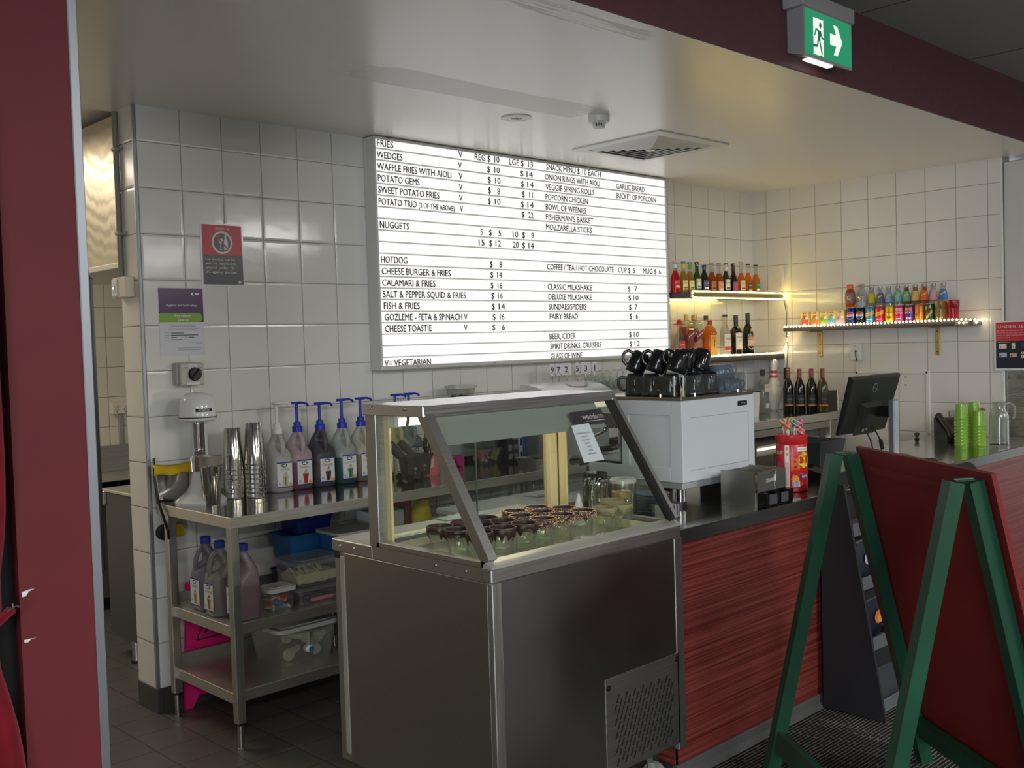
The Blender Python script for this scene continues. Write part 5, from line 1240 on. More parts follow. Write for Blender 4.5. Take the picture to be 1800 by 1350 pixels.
def jug_label(t, name, rgb, shake, y=-.0578):
    o1 = (0, y, 0); o2 = (0, y-.0004, 0); o3 = (0, y-.0008, 0)
    mb = MB().box(-.038, .038, y, y+.0008, .022, .140); p = part(t, 'label', mb, mat('label_paper', (224, 226, 226), .4))
    mb = MB().rect(-.038, .038, .134, .140, o2, EX, EZ, 0).rect(-.038, .038, .022, .027, o2, EX, EZ, 0).disc(-.026, .042, .0055, o2, EX, EZ, 1, 12).disc(-.026, .042, .003, o3, EX, EZ, 2, 10).disc(.028, .034, .010, o2, EX, EZ, 3, 16)
    mb.disc(0, .124, .0155, o2, EX, EZ, 4, 18, .009)
    mb.poly([(-.012, .122), (-.006, .130), (-.003, .124), (.003, .131), (.008, .126), (.010, .121), (.002, .118)], o3, EX, EZ, 2)
    part_ = sub(p, 'print', mb, [mat('label_blue', (34, 66, 150), .4), mat('label_blue2', (60, 96, 170), .4), M_inkw, mat('label_peach', (236, 180, 130), .5), M_ink])
    mb = MB().text(name, o2, EX, EZ, None, None, .100, .013, 0, 'C', .056, shear=.15); sub(p, 'lettering', mb, mat('script_%d_%d_%d' % rgb, rgb, .5))
    mb = MB().poly([(-.009, .030), (.009, .030), (.016, .074), (-.016, .074)], (0.004, y-.0004, 0), EX, EZ, 0)
    mb.poly([(-.003, .031), (.001, .031), (.003, .073), (-.006, .073)], (0.004, y-.0008, 0), EX, EZ, 1)
    mb.disc(.004, .079, .013, o2, EX, EZ, 2, 14, .007).disc(.004, .086, .008, o2, EX, EZ, 2, 12, .006).disc(.006, .091, .004, o3, EX, EZ, 0, 8)
    dark = tuple(int(c*.6) for c in shake)
    sub(p, 'shake_picture', mb, [mat('shake_%d_%d_%d' % shake, shake, .5), mat('shaked_%d_%d_%d' % shake, dark, .5), mat('shake_cream', (206, 200, 186), .5)])
def pump(t, m, z0=.278, stem=.11, ang=0.0, old=False):
    mb = MB().lathe([(.0245, z0), (.0245, z0+.024), (.022, z0+.026), (.0175, z0+.027), (.0175, z0+.045), (.010, z0+.047), (.010, z0+.050)], n=20); p = part(t, 'collar', mb, m)
    mb = MB().cyl((0, 0, z0+.048), (0, 0, z0+.048+stem), .0072, n=12); part(t, 'stem', mb, m)
    zt = z0+.048+stem
    c, s_ = math.cos(ang), math.sin(ang)
    mb = MB()
    if old: mb.ball((0, 0, zt), .022, 14, sz=.45)
    else: mb.loft([(0, 0, zt-.006, .05, .022, .01), (0, 0, zt+.006, .052, .024, .011)], n=4)
    mb.tube([(.0, 0, zt+.001), (c*.04, s_*.04, zt+.001), (c*.062, s_*.062, zt-.004), (c*.07, s_*.07, zt-.014)], .0055, 10)
    if old: mb.lathe([(.009, zt-.022), (.014, zt-.004)], n=12)
    part(t, 'spout_head', mb, m)
SYR = [ # x, y, name, label ink, shake, top colour, low colour, level, stem, label
 (.552, -.155, 'Vanilla', (96, 104, 120), (196, 190, 140), (206, 204, 202), (190, 188, 190), .06, .092, 'vanilla syrup bottle with white pump beside the steel cup stacks', True),
 (.664, -.150, 'Strawberry', (196, 84, 96), (190, 44, 56), (206, 184, 192), (128, 92, 104), .130, .088, 'pinkish strawberry syrup bottle with blue pump', False),
 (.784, -.158, 'Chocolate', (52, 40, 36), (88, 44, 30), (92, 90, 98), (92, 90, 98), .10, .078, 'dark grey chocolate syrup bottle with blue pump', False),
 (.906, -.165, 'Spearmint', (120, 150, 140), (84, 140, 96), (186, 194, 190), (62, 92, 92), .130, .088, 'spearmint syrup bottle half full of green with blue pump', False),
 (1.022, -.158, 'Caramel', (140, 120, 96), (190, 160, 70), (200, 198, 182), (140, 126, 116), .135, .088, 'cream caramel syrup bottle with blue pump left of the cabinet post', False),
 (1.130, -.165, 'Blue', (90, 110, 150), (90, 110, 150), (190, 200, 204), (96, 110, 134), .09, .034, 'syrup bottle with low pump partly hidden by the display cabinet post', False),
 (1.245, -.150, 'Banana', (170, 150, 60), (206, 190, 90), (206, 198, 150), (206, 196, 140), .16, .092, 'yellow syrup bottle seen through the left cabinet glass', False),
 (1.345, -.135, 'Lime', (96, 140, 110), (90, 140, 120), (150, 158, 166), (108, 120, 134), .14, .092, 'grey blue syrup bottle seen through the cabinet glass behind the mini bin', False)]
for i, (x, y, nm, ink, shake, top, low, lev, stem, l, old) in enumerate(SYR):
    t = thing('syrup_bottle', l, 'bottle', (x, y, .93), rz=-.06, group='syrup bottles along the bench')
    jug_body(t, translucent('syrup_top_%d' % i, top, .35, .35), translucent('syrup_low_%d' % i, low, .15, .35), lev)
    jug_label(t, nm, ink, shake)
    pump(t, M_white if old else M_blue, .268, stem, (0.0, -1.2, 0, .05, .05, 2.6, .05, .05)[i], old)
for x, y, nm, ink, shake, col, l in ((.122, -.255, 'Vanilla', (96, 104, 120), (170, 160, 100), (126, 124, 132), 'grey capped vanilla jug furthest back on the middle shelf'), (.112, -.395, 'Caramel', (140, 120, 96), (170, 150, 60), (142, 136, 130), 'beige capped caramel jug in the middle of the three shelf jugs'),
                                 (.142, -.530, 'Strawberry', (150, 60, 80), (150, 30, 44), (140, 120, 134), 'mauve capped strawberry jug nearest the front of the middle shelf')):
    t = thing('syrup_jug', l, 'bottle', (x, y, .487), rz=-PI/2, group='capped syrup jugs on the middle shelf')
    m_ = translucent('jug_%d' % col[0], col, .2, .35)
    jug_body(t, m_, m_, .1); jug_label(t, nm, ink, shake)
    mb = MB().lathe([(.0225, .280), (.0225, .306), (.020, .309), (.004, .3095)], n=22); part(t, 'cap', mb, mat('cap_royal_blue', (32, 62, 150), .4))

# ================================================================== MILKSHAKE MIXER AND CUPS
M_enamel = mat('white_enamel', (224, 226, 228), .18, coat=.5)
t = thing('milkshake_mixer', 'white enamel milkshake mixer with domed head at the left end of the bench', 'mixer', (.165, -.15, .93), rz=-.55)
mb = MB().loft([(0, -.02, 0, .215, .215, .106), (0, -.02, .012, .222, .222, .110), (0, -.012, .025, .19, .19, .094), (0, .02, .045, .13, .13, .064), (0, .04, .08, .092, .092, .045), (0, .048, .13, .076, .072, .035), (0, .05, .22, .066, .062, .029), (0, .05, .33, .064, .058, .026), (0, .046, .37, .08, .07, .03)], n=7); part(t, 'stand', mb, M_enamel, angle=70)
mb = MB().lathe([(.055, .352), (.078, .360), (.0795, .364), (.0795, .372), (.0785, .374), (.078, .40), (.076, .425), (.07, .448), (.058, .468), (.038, .479), (.004, .483)], 0, .0, n=32); part(t, 'motor_head', mb, M_enamel, angle=60)
mb = MB().lathe([(.0798, .3705), (.0802, .373), (.0798, .3755)], 0, 0, n=32, cap0=False, cap1=False); part(t, 'seam', mb, M_black)
mb = MB().band(0, 0, .0789, .398, .412, -PI/2+.45, .48, 0); p = part(t, 'nameplate', mb, M_ink)
mb = MB().text('ROBAND', None, None, None, None, None, .4005, .009, 0, 'C', .062, wrap=(0, 0, .0794, -PI/2+.45)); sub(p, 'lettering', mb, M_inkw)
mb = MB().box(-.024, .024, .012, .019, .13, .355, b=.003); part(t, 'steel_plate', mb, M_mirror)
mb = MB().cyl((.0, -.018, .36), (.0, -.018, .345), .012, n=14).cyl((0, -.018, .345), (0, -.018, .225), .0045, n=10); part(t, 'spindle', mb, M_chrome)
mb = MB().lathe([(.003, .226), (.021, .230), (.021, .232), (.003, .234)], 0, -.018, n=16).lathe([(.003, .198), (.018, .201), (.018, .203), (.003, .205)], 0, -.018, n=16); part(t, 'agitator', mb, M_chrome)
mb = MB().tube([(-.03, .0, .20), (-.034, -.03, .198), (-.03, -.032, .14), (-.024, .0, .135)], .0035, 8); part(t, 'cup_clip', mb, M_chrome)
mb = MB().poly([(.012, .07), (.034, .07), (.023, .10)], (0, -.034, 0), EX, EZ); mb.xf(0, lambda p: Vector((p.x, p.y + .028, p.z))); part(t, 'green_sticker', mb, mat('sticker_green', (30, 120, 70), .4))
mb = MB().tube([(.06, -.10, .945), (.045, -.08, .945), (.034, -.05, .944), (.012, -.06, .938), (.006, -.10, .90), (.012, -.14, .82), (.018, -.13, .79), (.03, -.10, .80)], .006, 8).tube([(.012, -.03, 1.13), (.006, -.04, 1.06), (.012, -.05, .97), (.008, -.09, .90)], .005, 8)
single('mixer_lead', mb, M_black, 'black power cord curling round the left end of the steel bench', 'lead')
mb = MB().lathe([(.030, -.022), (.034, -.018), (.034, .018), (.030, .022)], n=20)
mb.xf(0, lambda p: Matrix.Rotation(PI/2, 4, 'X') @ p + Vector((.045, -.035, .80)))
t = thing('plug_adaptor', 'black round plug with yellow tape under the bench end', 'plug', (.045, -.035, .76)); part(t, 'plug', mb, M_rubber, world=True)
mb = MB().box(.07, .13, -.05, -.008, .775, .832, b=.006); part(t, 'tape_block', mb, mat('tape_yellow', (206, 170, 30), .5), world=True)

STEELCUP = [(.0335, 0), (.0345, .003), (.047, .165), (.0495, .168), (.0495, .171), (.047, .172), (.046, .168), (.033, .006), (.002, .006)]
t = thing('mixing_cup', 'steel milkshake cup with a grey liner standing in front of the mixer', 'cup', (.158, -.262, .93))
mb = MB().lathe(STEELCUP, n=28); part(t, 'cup', mb, M_mirror)
mb = MB().lathe([(.0455, .168), (.0485, .205), (.0515, .207), (.0515, .210), (.0480, .2105), (.044, .165), (.034, .10), (.002, .10)], n=28); part(t, 'liner', mb, mat('liner_grey', (158, 154, 144), .4, .3))
mb = MB().loft([(0, -.0430, .055, .006, .004, .0019), (0, -.0490, .125, .008, .004, .0019)], n=3); part(t, 'embossed_mark', mb, M_chrome)
def cup_stack(x, y, n, pitch, label):
    prof = [(.0492, 0), (.0500, .0015), (.0500, .0045), (.0475, .006), (.0365, .185), (.034, .190), (.002, .191)]
    first = None
    for k in range(n):
        where = 'topmost' if k == n-1 else ('bottom' if k == 0 else ('second', 'third', 'fourth', 'fifth', 'sixth', 'seventh')[k-1] + ' from the bottom')
        if first is None:
            t = thing('stacked_cup', '', 'cup', (x, y, .93), group=label); mb = MB().lathe(prof, n=28, cap0=False); part(t, 'cup', mb, M_mirror); first = t
        else: t = copy_tree(first); t.location = (x + .0012*math.sin(k*2.1), y + .001*math.cos(k*1.7), .93 + pitch*k)
        t['label'] = 'upturned steel milkshake cup, %s in %s' % (where, label)
cup_stack(.318, -.165, 7, .0208, 'the shorter left stack')
cup_stack(.392, -.222, 8, .0208, 'the taller right stack')
t = thing('cloth_on_steel_bowl', 'steel basin leaning on the tiles behind the mixer', 'basin', (.085, -.035, .93))
mb = MB().loft([(.085, -.035, .93, .15, .028, .013), (.085, -.033, 1.055, .17, .034, .016)], n=5); part(t, 'basin', mb, M_mirror, world=True)
t.name = 'steel_basin'
mb = MB(); vs = []; fs = []
for i in range(9):
    for j in range(5):
        u = i/8; v = j/4
        vs.append((.0-.005*v + .20*u, -.062 - .006*math.sin(u*9+v*2) + .05*(v < .3)*(.3-v)*2, 1.105 - .05*v - .012*math.sin(PI*u)*(1-v) + .006*math.sin(u*12)*v))
for i in range(8):
    for j in range(4): a = i*5+j; fs.append((a, a+5, a+6, a+1))
mb.add(vs, fs)
o = single('yellow_cloth', mb, mat('cloth_yellow', (222, 186, 24), .8), 'yellow cloth draped over the steel basin behind the mixer', 'cloth', angle=70)
sm = o.modifiers.new('thickness', 'SOLIDIFY'); sm.thickness = .004

# ================================================================== SHELF TUBS UNDER THE BENCH
M_tubclear = glass('tub_clear', (240, 241, 240), .06, .8, .1)
M_lidclear = glass('lid_clear', (236, 237, 236), .16, .8, .15)
def tub(t, x, y, z, w, d, h, body, lid, taper=.9, r=.02, lidh=.012, lidname='lid', over=.012):
    mb = MB().frustum(x, y, z, z+h, w*taper, d*taper, w, d, 0, r, 4, True, .002); part(t, 'tub', mb, body, world=True, angle=50)
    if lid is not None:
        mb = MB().frustum(x, y, z+h-.006, z+h+lidh, w+over, d+over, w+over, d+over, 0, r+.004, 4).frustum(x, y, z+h+lidh-.001, z+h+lidh+.003, w*.86, d*.86, w*.84, d*.84, 0, r, 4); part(t, lidname, mb, lid, world=True, angle=50)
t = thing('sauce_sachet_tub', 'small clear lidded tub of red and blue sachets on the middle shelf', 'tub', (.315, -.50, .487))
tub(t, .315, -.50, .4875, .125, .105, .085, M_tubclear, translucent('lid_milky', (206, 208, 204), .2))
random.seed(3)
mb = MB()
for i in range(26):
    cx, cy, cz = .315+random.uniform(-.042, .042), -.50+random.uniform(-.034, .034), .496+random.uniform(0, .058); a = random.uniform(0, PI)
    s0 = len(mb.v); mb.box(-.018, .018, -.011, .011, -.002, .002, i % 4); R_ = Matrix.Rotation(a, 4, 'Z') @ Matrix.Rotation(random.uniform(-.9, .9), 4, 'X')
    mb.xf(s0, lambda p: R_ @ p + Vector((cx, cy, cz)))
o = part(t, 'sachets', mb, [mat('sachet_red', (206, 70, 56), .4), mat('sachet_white', (220, 214, 200), .4), mat('sachet_blue', (70, 150, 200), .4), mat('sachet_orange', (214, 140, 90), .4)], world=True); o['kind'] = 'stuff'
t = thing('clear_storage_tub', 'clear lidded tub of coloured bits, lower of the two stacked on the middle shelf', 'tub', (.50, -.47, .487), group='clear tubs stacked on the middle shelf')
tub(t, .50, -.47, .4875, .235, .185, .066, M_tubclear, M_lidclear, .92)
mb = MB()
for i in range(30):
    cx, cy, cz = .50+random.uniform(-.085, .085), -.47+random.uniform(-.06, .06), .496+random.uniform(0, .035); a = random.uniform(0, PI); s0 = len(mb.v)
    mb.box(-.025, .025, -.006, .006, -.004, .004, i % 3, b=.002); R_ = Matrix.Rotation(a, 4, 'Z'); mb.xf(s0, lambda p: R_ @ p + Vector((cx, cy, cz)))
mb.box(.45, .56, -.550, -.545, .497, .512, 3)
o = part(t, 'bits', mb, [mat('bits_plum', (96, 56, 70), .5), mat('bits_grey', (120, 116, 124), .5), mat('bits_mauve', (110, 84, 110), .5), mat('bits_pink', (214, 130, 150), .5)], world=True); o['kind'] = 'stuff'
t = thing('clear_storage_tub', 'clear lidded tub of folded cream papers, upper of the two stacked', 'tub', (.50, -.47, .57), group='clear tubs stacked on the middle shelf')
tub(t, .50, -.47, .5705, .245, .195, .094, M_tubclear, M_lidclear, .92)
mb = MB()
for i in range(14):
    pts = [(.40+.010*i, -.55+.004*math.sin(i), .578), (.395+.011*i, -.54, .60+.02*math.sin(i*.9)), (.40+.011*i, -.47, .640-.008*(i % 3)), (.402+.011*i, -.40, .60)]
    mb.tube([Vector(p) for p in pts], .006, 6, flat=.3)
mb.box(.39, .60, -.545, -.40, .575, .615, b=.008)
o = part(t, 'folded_papers', mb, mat('paper_cream', (212, 204, 162), .7), world=True); o['kind'] = 'stuff'
M_bluetub = translucent('tub_blue', (30, 96, 152), .2, .4); M_navytub = translucent('tub_navy', (20, 34, 112), .2, .4)
def btub(l, x, y, z, w, d, h, m, lid=None, rz=0):
    t = thing('blue_tub', l, 'tub', (x, y, z), group='blue plastic tubs on the middle shelf')
    mb = MB().frustum(x, y, z, z+h, w*.84, d*.84, w, d, 0, .03, 5, lid is None, .003); part(t, 'tub', mb, m, world=True, angle=50)
    mb = MB().frustum(x, y, z+h-.012, z+h+.001, w+.014, d+.014, w+.016, d+.016, 0, .034, 5) if lid is not None else MB().tube([(x+sx*(w/2+.002), y+sy*(d/2+.002), z+h-.004) for sx, sy in ((-1, -.8), (-.8, -1), (.8, -1), (1, -.8), (1, .8), (.8, 1), (-.8, 1), (-1, .8))], .004, 8, closed=True)
    part(t, 'lid' if lid is not None else 'rim', mb, lid if lid is not None else m, world=True, angle=50)
btub('navy blue tub at the bottom of the rear tub stack', .64, -.20, .4875, .26, .20, .085, M_navytub)
btub('mid blue tub in the middle of the rear tub stack', .64, -.20, .574, .25, .20, .165, M_bluetub)
btub('dark blue tub on top of the rear tub stack under the worktop', .66, -.20, .742, .225, .18, .13, M_navytub)
btub('bright blue tub at the bottom of the front pair beside the cabinet', .74, -.42, .4875, .22, .20, .14, M_bluetub)
btub('bright blue lidded tub on top of the front pair beside the cabinet', .74, -.42, .629, .22, .20, .13, M_bluetub, mat('lid_grey', (150, 150, 146), .5))
t = thing('white_booklet_rack', 'white edged booklets on the middle shelf behind the cabinet ledge', 'booklets', (1.02, -.32, .487))
for x in (.955, 1.045):
    mb = MB().box(x-.04, x+.04, -.40, -.25, .4875, .80, b=.002); part(t, 'booklet', mb, mat('booklet_white', (186, 188, 186), .5), world=True)
mb = MB().box(1.09, 1.125, -.41, -.25, .4875, .835, b=.003); part(t, 'red_folder', mb, mat('folder_red', (96, 26, 30), .4), world=True)
mb = MB().loft([(1.2, -.38, .4875, .13, .12, .04), (1.21, -.38, .62, .14, .13, .05), (1.19, -.38, .76, .12, .11, .05), (1.22, -.38, .83, .05, .05, .02)], n=5)
single('yellow_bag', mb, mat('bag_yellow', (206, 186, 30), .45), 'crumpled yellow plastic bag beside the red folder under the bench', 'bag', angle=60)

# bottom shelf crate, basket, wet floor sign
t = thing('pump_parts_crate', 'clear lidded crate of white pump parts on the bottom shelf', 'crate', (.47, -.36, .216))
tub(t, .47, -.36, .2165, .30, .27, .155, glass('crate_clear', (236, 238, 234), .12, .6, .15), translucent('lid_milky', (206, 208, 204), .2), .88, .03)
random.seed(9)
for i, (x, y, z, a, L2) in enumerate(((.40, -.42, .245, .4, .08), (.53, -.44, .25, 1.2, .09), (.56, -.40, .29, .2, .10), (.50, -.43, .31, 2.6, .09), (.44, -.35, .30, .9, .10), (.55, -.33, .32, .1, .10))):
    mb = MB().lathe([(.024, 0), (.026, .004), (.026, .022), (.016, .026), (.016, L2)], n=16)
    R_ = Matrix.Rotation(a, 4, 'Z') @ Matrix.Rotation(1.35, 4, 'Y'); mb.xf(0, lambda p: R_ @ p + Vector((x, y, z)))
    q = part(t, 'pump_part', mb, mat('pump_ivory', (220, 214, 190), .4), world=True)
mb = MB().ball((.475, -.474, .275), .024, 14, sz=.8); part(t, 'spoon', mb.tube([(.475, -.474, .285), (.478, -.472, .345)], .006, 8), M_white, world=True)
mb = MB().disc(.475, .275, .013, (0, -.499, 0), EX, EZ); part(t, 'blue_badge', mb, mat('label_blue2', (60, 96, 170), .4), world=True)
mb = MB().ball((.49, -.455, .25), .018, 10); part(t, 'red_cap', mb, mat('cap_red', (150, 32, 40), .4), world=True)
t = thing('wire_basket', 'wire basket on the bottom shelf behind the clear crate', 'basket', (.78, -.34, .216))
mb = MB()
for i in range(8):
    for y in (-.44, -.24): mb.cyl((.66+i*.034, y, .222), (.655+i*.0355, y*1.0, .40), .002, n=6)
for i in range(6):
    for x in (.66, .898): mb.cyl((x, -.44+i*.04, .222), (x, -.44+i*.04, .40), .002, n=6)
for z in (.222, .28, .34, .40): mb.tube([(.655, -.443, z), (.903, -.443, z), (.903, -.237, z), (.655, -.237, z)], .0025, 6, closed=True)
for i in range(1, 8): mb.cyl((.66+i*.034, -.44, .222), (.66+i*.034, -.24, .222), .0018, n=6)
part(t, 'basket_wires', mb, M_chrome, world=True)
t = thing('wet_floor_sign', 'bright pink folded wet floor sign standing behind the steel bench', 'sign', (.25, -.045, 0))
M_pink = mat('sign_pink', (226, 30, 120), .45)
th_ = Matrix.Rotation(-.06, 4, 'X')
for k, yy in ((0, -.052), (1, -.036)):
    mb = MB().prism([(-.15, .0), (-.115, .0), (-.085, .05), (.085, .05), (.115, .0), (.15, 0), (.118, .56), (-.118, .56)], (.25, yy, 0), EX, EZ, (0, .010, 0)); part(t, 'panel', mb, M_pink, world=True)
mb = MB(); ow = (.25, -.0535, 0)
def seg(mb, o, pts, w):
    for (a, b), (c, d) in zip(pts[:-1], pts[1:]):
        dx, dy = c-a, d-b; l = math.hypot(dx, dy); nx, ny = -dy/l*w/2, dx/l*w/2
        mb.poly([(a+nx, b+ny), (c+nx, d+ny), (c-nx, d-ny), (a-nx, b-ny)], o, EX, EZ)
seg(mb, ow, [(0, .49), (-.085, .30), (.085, .30), (0, .49)], .006); mb.disc(.026, .415, .011, ow, EX, EZ, 0, 14)
seg(mb, ow, [(.022, .40), (-.005, .36)], .022); seg(mb, ow, [(-.005, .358), (-.03, .378), (-.055, .352)], .010); seg(mb, ow, [(0, .355), (-.03, .342), (-.05, .322)], .010); seg(mb, ow, [(.02, .395), (.0, .405), (.012, .432)], .008); seg(mb, ow, [(.02, .39), (.03, .36)], .008)
mb.disc(-.06, .16, .012, ow, EX, EZ, 0, 14)
part(t, 'slip_symbol', mb, M_ink, world=True)
mb = MB().cyl((.15, -.044, .565), (.35, -.044, .565), .011, n=10); part(t, 'hinge', mb, M_pink, world=True)

# ================================================================== THINGS ON THE BENCH SEEN THROUGH THE CABINET
M_bin = mat('bin_charcoal', (64, 64, 62), .45)
def mini_bin(x, y, rz, l, sc=1.0):
    t = thing('mini_wheelie_bin', l, 'cutlery bin', (x, y, .93), rz, group='miniature wheelie bins on the bench')
    mb = MB().frustum(0, 0, .008*sc, .105*sc, .060*sc, .052*sc, .082*sc, .076*sc, 0, .006, 3, True, .003); part(t, 'bin', mb, M_bin)
    mb = MB().loft([(0, 0, .098*sc, .088*sc, .082*sc, .006), (0, 0, .107*sc, .090*sc, .084*sc, .006)], n=3); part(t, 'rim', mb, M_bin)
    mb = MB().box(-.044*sc, .044*sc, 0, .006, 0, .09*sc, b=.002); R_ = Matrix.Rotation(-.45, 4, 'Y'); mb.xf(0, lambda p: Matrix.Rotation(-.75, 4, 'Y') @ Vector((p.x*.3, p.y*8-.02, p.z)) + Vector((-.044*sc, 0, .105*sc))); part(t, 'lid', mb, M_bin)
    for s_ in (-1, 1):
        mb = MB().tube([(-.030*sc, s_*.036*sc, .016*sc), (-.030*sc, s_*.044*sc, .016*sc)], .017*sc, 16).tube([(-.030*sc, s_*.044*sc, .016*sc), (-.030*sc, s_*.045*sc, .016*sc)], .010*sc, 12); part(t, 'wheel', mb, M_rubber)
    mb = MB().disc(.0, .055*sc, .007*sc, (0, -.0375*sc, 0), EX, EZ).disc(.0, .035*sc, .004*sc, (0, -.0345*sc, 0), EX, EZ); part(t, 'badge', mb, M_grey)
    return t
mini_bin(1.135, -.40, -.1, 'charcoal mini wheelie bin with lid tipped open, left of the pink pot', 1.15)
mini_bin(1.285, -.30, -.3, 'second charcoal mini wheelie bin with open lid behind the pink pot', 1.05)
mini_bin(2.17, -.27, -.1, 'small dark mini wheelie bin beside the square blue tub', .9)
t = thing('utensil_pot', 'pink pot holding black handled scissors and patterned straws on the bench', 'pot', (1.345, -.275, .93))
mb = MB().lathe([(.058, 0), (.060, .004), (.062, .098), (.064, .10), (.061, .1005), (.058, .006), (.002, .006)], n=28); part(t, 'pot', mb, mat('pot_pink', (226, 120, 136), .4))
mb = MB().band(0, 0, .0625, .03, .08, -PI/2-.5, .35, 0, z0b=.045, z1b=.085); part(t, 'pattern', mb, mat('pot_pale', (232, 190, 190), .4))
mb = MB()
for cx, a in ((-.012, .15), (.032, -.1)):
    mb.tube([(cx+.019*math.cos(k*PI/9+a), -.01, .150+.030*math.sin(k*PI/9)) for k in range(18)], .0055, 8, closed=True)
mb.cyl((-.008, -.01, .122), (.006, -.01, .02), .006, n=8).cyl((.028, -.01, .122), (.016, -.01, .02), .006, n=8)
t2 = thing('scissors', 'black handled scissors standing in the pink pot', 'scissors', (1.345, -.275, .95)); part(t2, 'handles', mb, M_black); t2.location.z = .93
random.seed(5)
for i in range(7):
    mb = MB().tube([(0, 0, 0), (0, 0, .20)], .004, 8, i % 2)
    t2 = thing('paper_straw', ('spotted', 'cream', 'tan', 'gold flecked', 'striped', 'pale', 'speckled')[i] + ' paper straw standing in the pink pot', 'straw', (1.325+.010*i, -.255+.012*(i % 3), .938), group='paper straws in the pink pot')
    t2.rotation_euler = (random.uniform(-.12, .06), random.uniform(-.05, .12), 0); part(t2, 'straw', mb, [mat('straw_cream', (222, 206, 150), .6), mat('straw_brown', (150, 110, 60), .6)])
    mb = MB()
    for k in range(7): mb.lathe([(.0043, .02+.025*k), (.0043, .03+.025*k)], n=8, cap0=False, cap1=False)
    part(t2, 'stripe', mb, mat('straw_ink', (70, 60, 50), .6))
t = thing('pink_lid_jar', 'small glass jar with hot pink lid lying on its side on the bench', 'jar', (1.66, -.12, .93), rz=.12)
mb = MB().lathe([(.026, 0), (.029, .004), (.029, .060), (.024, .068)], n=20); mb.xf(0, lambda p: Vector((p.x, -p.z+.04, p.y+.030))); part(t, 'jar', mb, M_clearg)
mb = MB().lathe([(.030, 0), (.031, .002), (.031, .018), (.028, .021), (.002, .021)], n=24); mb.xf(0, lambda p: Vector((p.x, -.026-p.z, p.y+.031))); part(t, 'lid', mb, mat('lid_hot_pink', (222, 40, 146), .4))
mb = MB()
for i in range(12): mb.ball((random.uniform(-.015, .015), random.uniform(-.02, .03), .018+random.uniform(0, .014)), .009, 6)
o = part(t, 'sweets', mb, mat('sweets_rose', (206, 84, 120), .4)); o['kind'] = 'stuff'
for x, y, w, c, l in ((1.78, -.20, .085, (222, 150, 150), 'clear deli tub of pink marshmallows beside the pink lidded jar'), (1.885, -.20, .085, (222, 200, 80), 'clear deli tub of yellow sweets left of the dark boxes')):
    t = thing('deli_tub', l, 'tub', (x, y, .93), group='deli tubs on the bench')
    tub(t, x, y, .9305, w, w, .075, M_tubclear, M_lidclear, .85, .02)
    mb = MB()
    for i in range(26): mb.ball((x+random.uniform(-.03, .03), y+random.uniform(-.03, .03), .95+random.uniform(0, .05)), .011, 6)
    o = part(t, 'sweets', mb, mat('sweets_%d' % c[1], c, .5), world=True); o['kind'] = 'stuff'
t = thing('stacked_tubs', 'short stack of clear tubs with dark contents above the deli tubs', 'tubs', (1.80, -.17, 1.022))
tub(t, 1.80, -.18, 1.0225, .20, .12, .055, M_tubclear, mat('lid_maroon', (130, 56, 66), .4), .9, .02)
for k, (x, c, l) in enumerate(((1.915, (40, 40, 44), 'black printed box on its side left of the other dark box'), (1.958, (58, 54, 54), 'dark box second from the left of the blue tub'))):
    t = thing('carton_box', l, 'box', (x, -.24, .93), group='dark boxes on the bench')
    mb = MB().box(-.019, .019, -.05, .05, 0, .135-.01*k, b=.001); part(t, 'box', mb, mat('box_dark_%d' % k, c, .5))
    mb = MB().rect(-.014, .014, .02, .05, (0, -.0505, 0), EX, EZ, 0).rect(-.014, .014, .07, .10, (0, -.0505, 0), EX, EZ, 0); part(t, 'print', mb, mat('box_print', (130, 126, 120), .5))
t = thing('white_folder', 'white spined folder standing left of the square blue tub', 'folder', (1.99, -.24, .93))
mb = MB().box(-.011, .011, -.06, .06, 0, .145, b=.001); part(t, 'spine', mb, M_whitep)
mb = MB().rect(-.006, .006, .018, .055, (0, -.0605, 0), EX, EZ, 0).rect(-.006, .006, .09, .13, (0, -.0605, 0), EX, EZ, 1); part(t, 'print', mb, [mat('print_redbrown', (110, 50, 46), .5), M_ink])
t = thing('square_blue_tub', 'square mid blue plastic tub on the bench seen through the rear cabinet glass', 'tub', (2.075, -.24, .93))
mb = MB().frustum(0, 0, 0, .15, .125, .12, .14, .135, 0, .012, 4, True, .003); part(t, 'tub', mb, translucent('tub_midblue', (62, 128, 206), .25, .4))
mb = MB().frustum(0, 0, .144, .152, .146, .141, .146, .141, 0, .014, 4, True, .004); part(t, 'rim', mb, translucent('tub_midblue', (62, 128, 206), .25, .4))
t = thing('jar_beside_bin', 'glass jar of brown sauce standing behind the small dark bin', 'jar', (2.235, -.20, .93)); t.name = 'sauce_jar'
mb = MB().lathe([(.03, 0), (.033, .005), (.033, .09), (.027, .10)], n=20); part(t, 'jar', mb, gm('sauce', (110, 74, 60), .6))
mb = MB().lathe([(.029, .098), (.029, .115), (.002, .116)], n=20); part(t, 'lid', mb, M_white)
mb = MB().box(2.262, 2.30, -.30, -.294, .9302, 1.07); single('white_card', mb, M_whitep, 'narrow white card standing right of the small dark bin', 'card')
t = thing('metal_tray', 'shallow steel tray under the blue tub at the bench edge', 'tray', (2.05, -.44, .93))
mb = MB().frustum(2.03, -.43, .9305, .965, .26, .15, .28, .17, 0, .01, 3, True, .002); part(t, 'tray', mb, M_steel, world=True)
t = thing('storage_chest', 'low white chest with a folded lid behind the display cabinet', 'chest', (1.6, -.93, 0))
mb = MB().box(1.02, 1.66, -1.12, -.74, .02, .815, b=.006); part(t, 'body', mb, mat('chest_white', (206, 212, 208), .45), world=True)
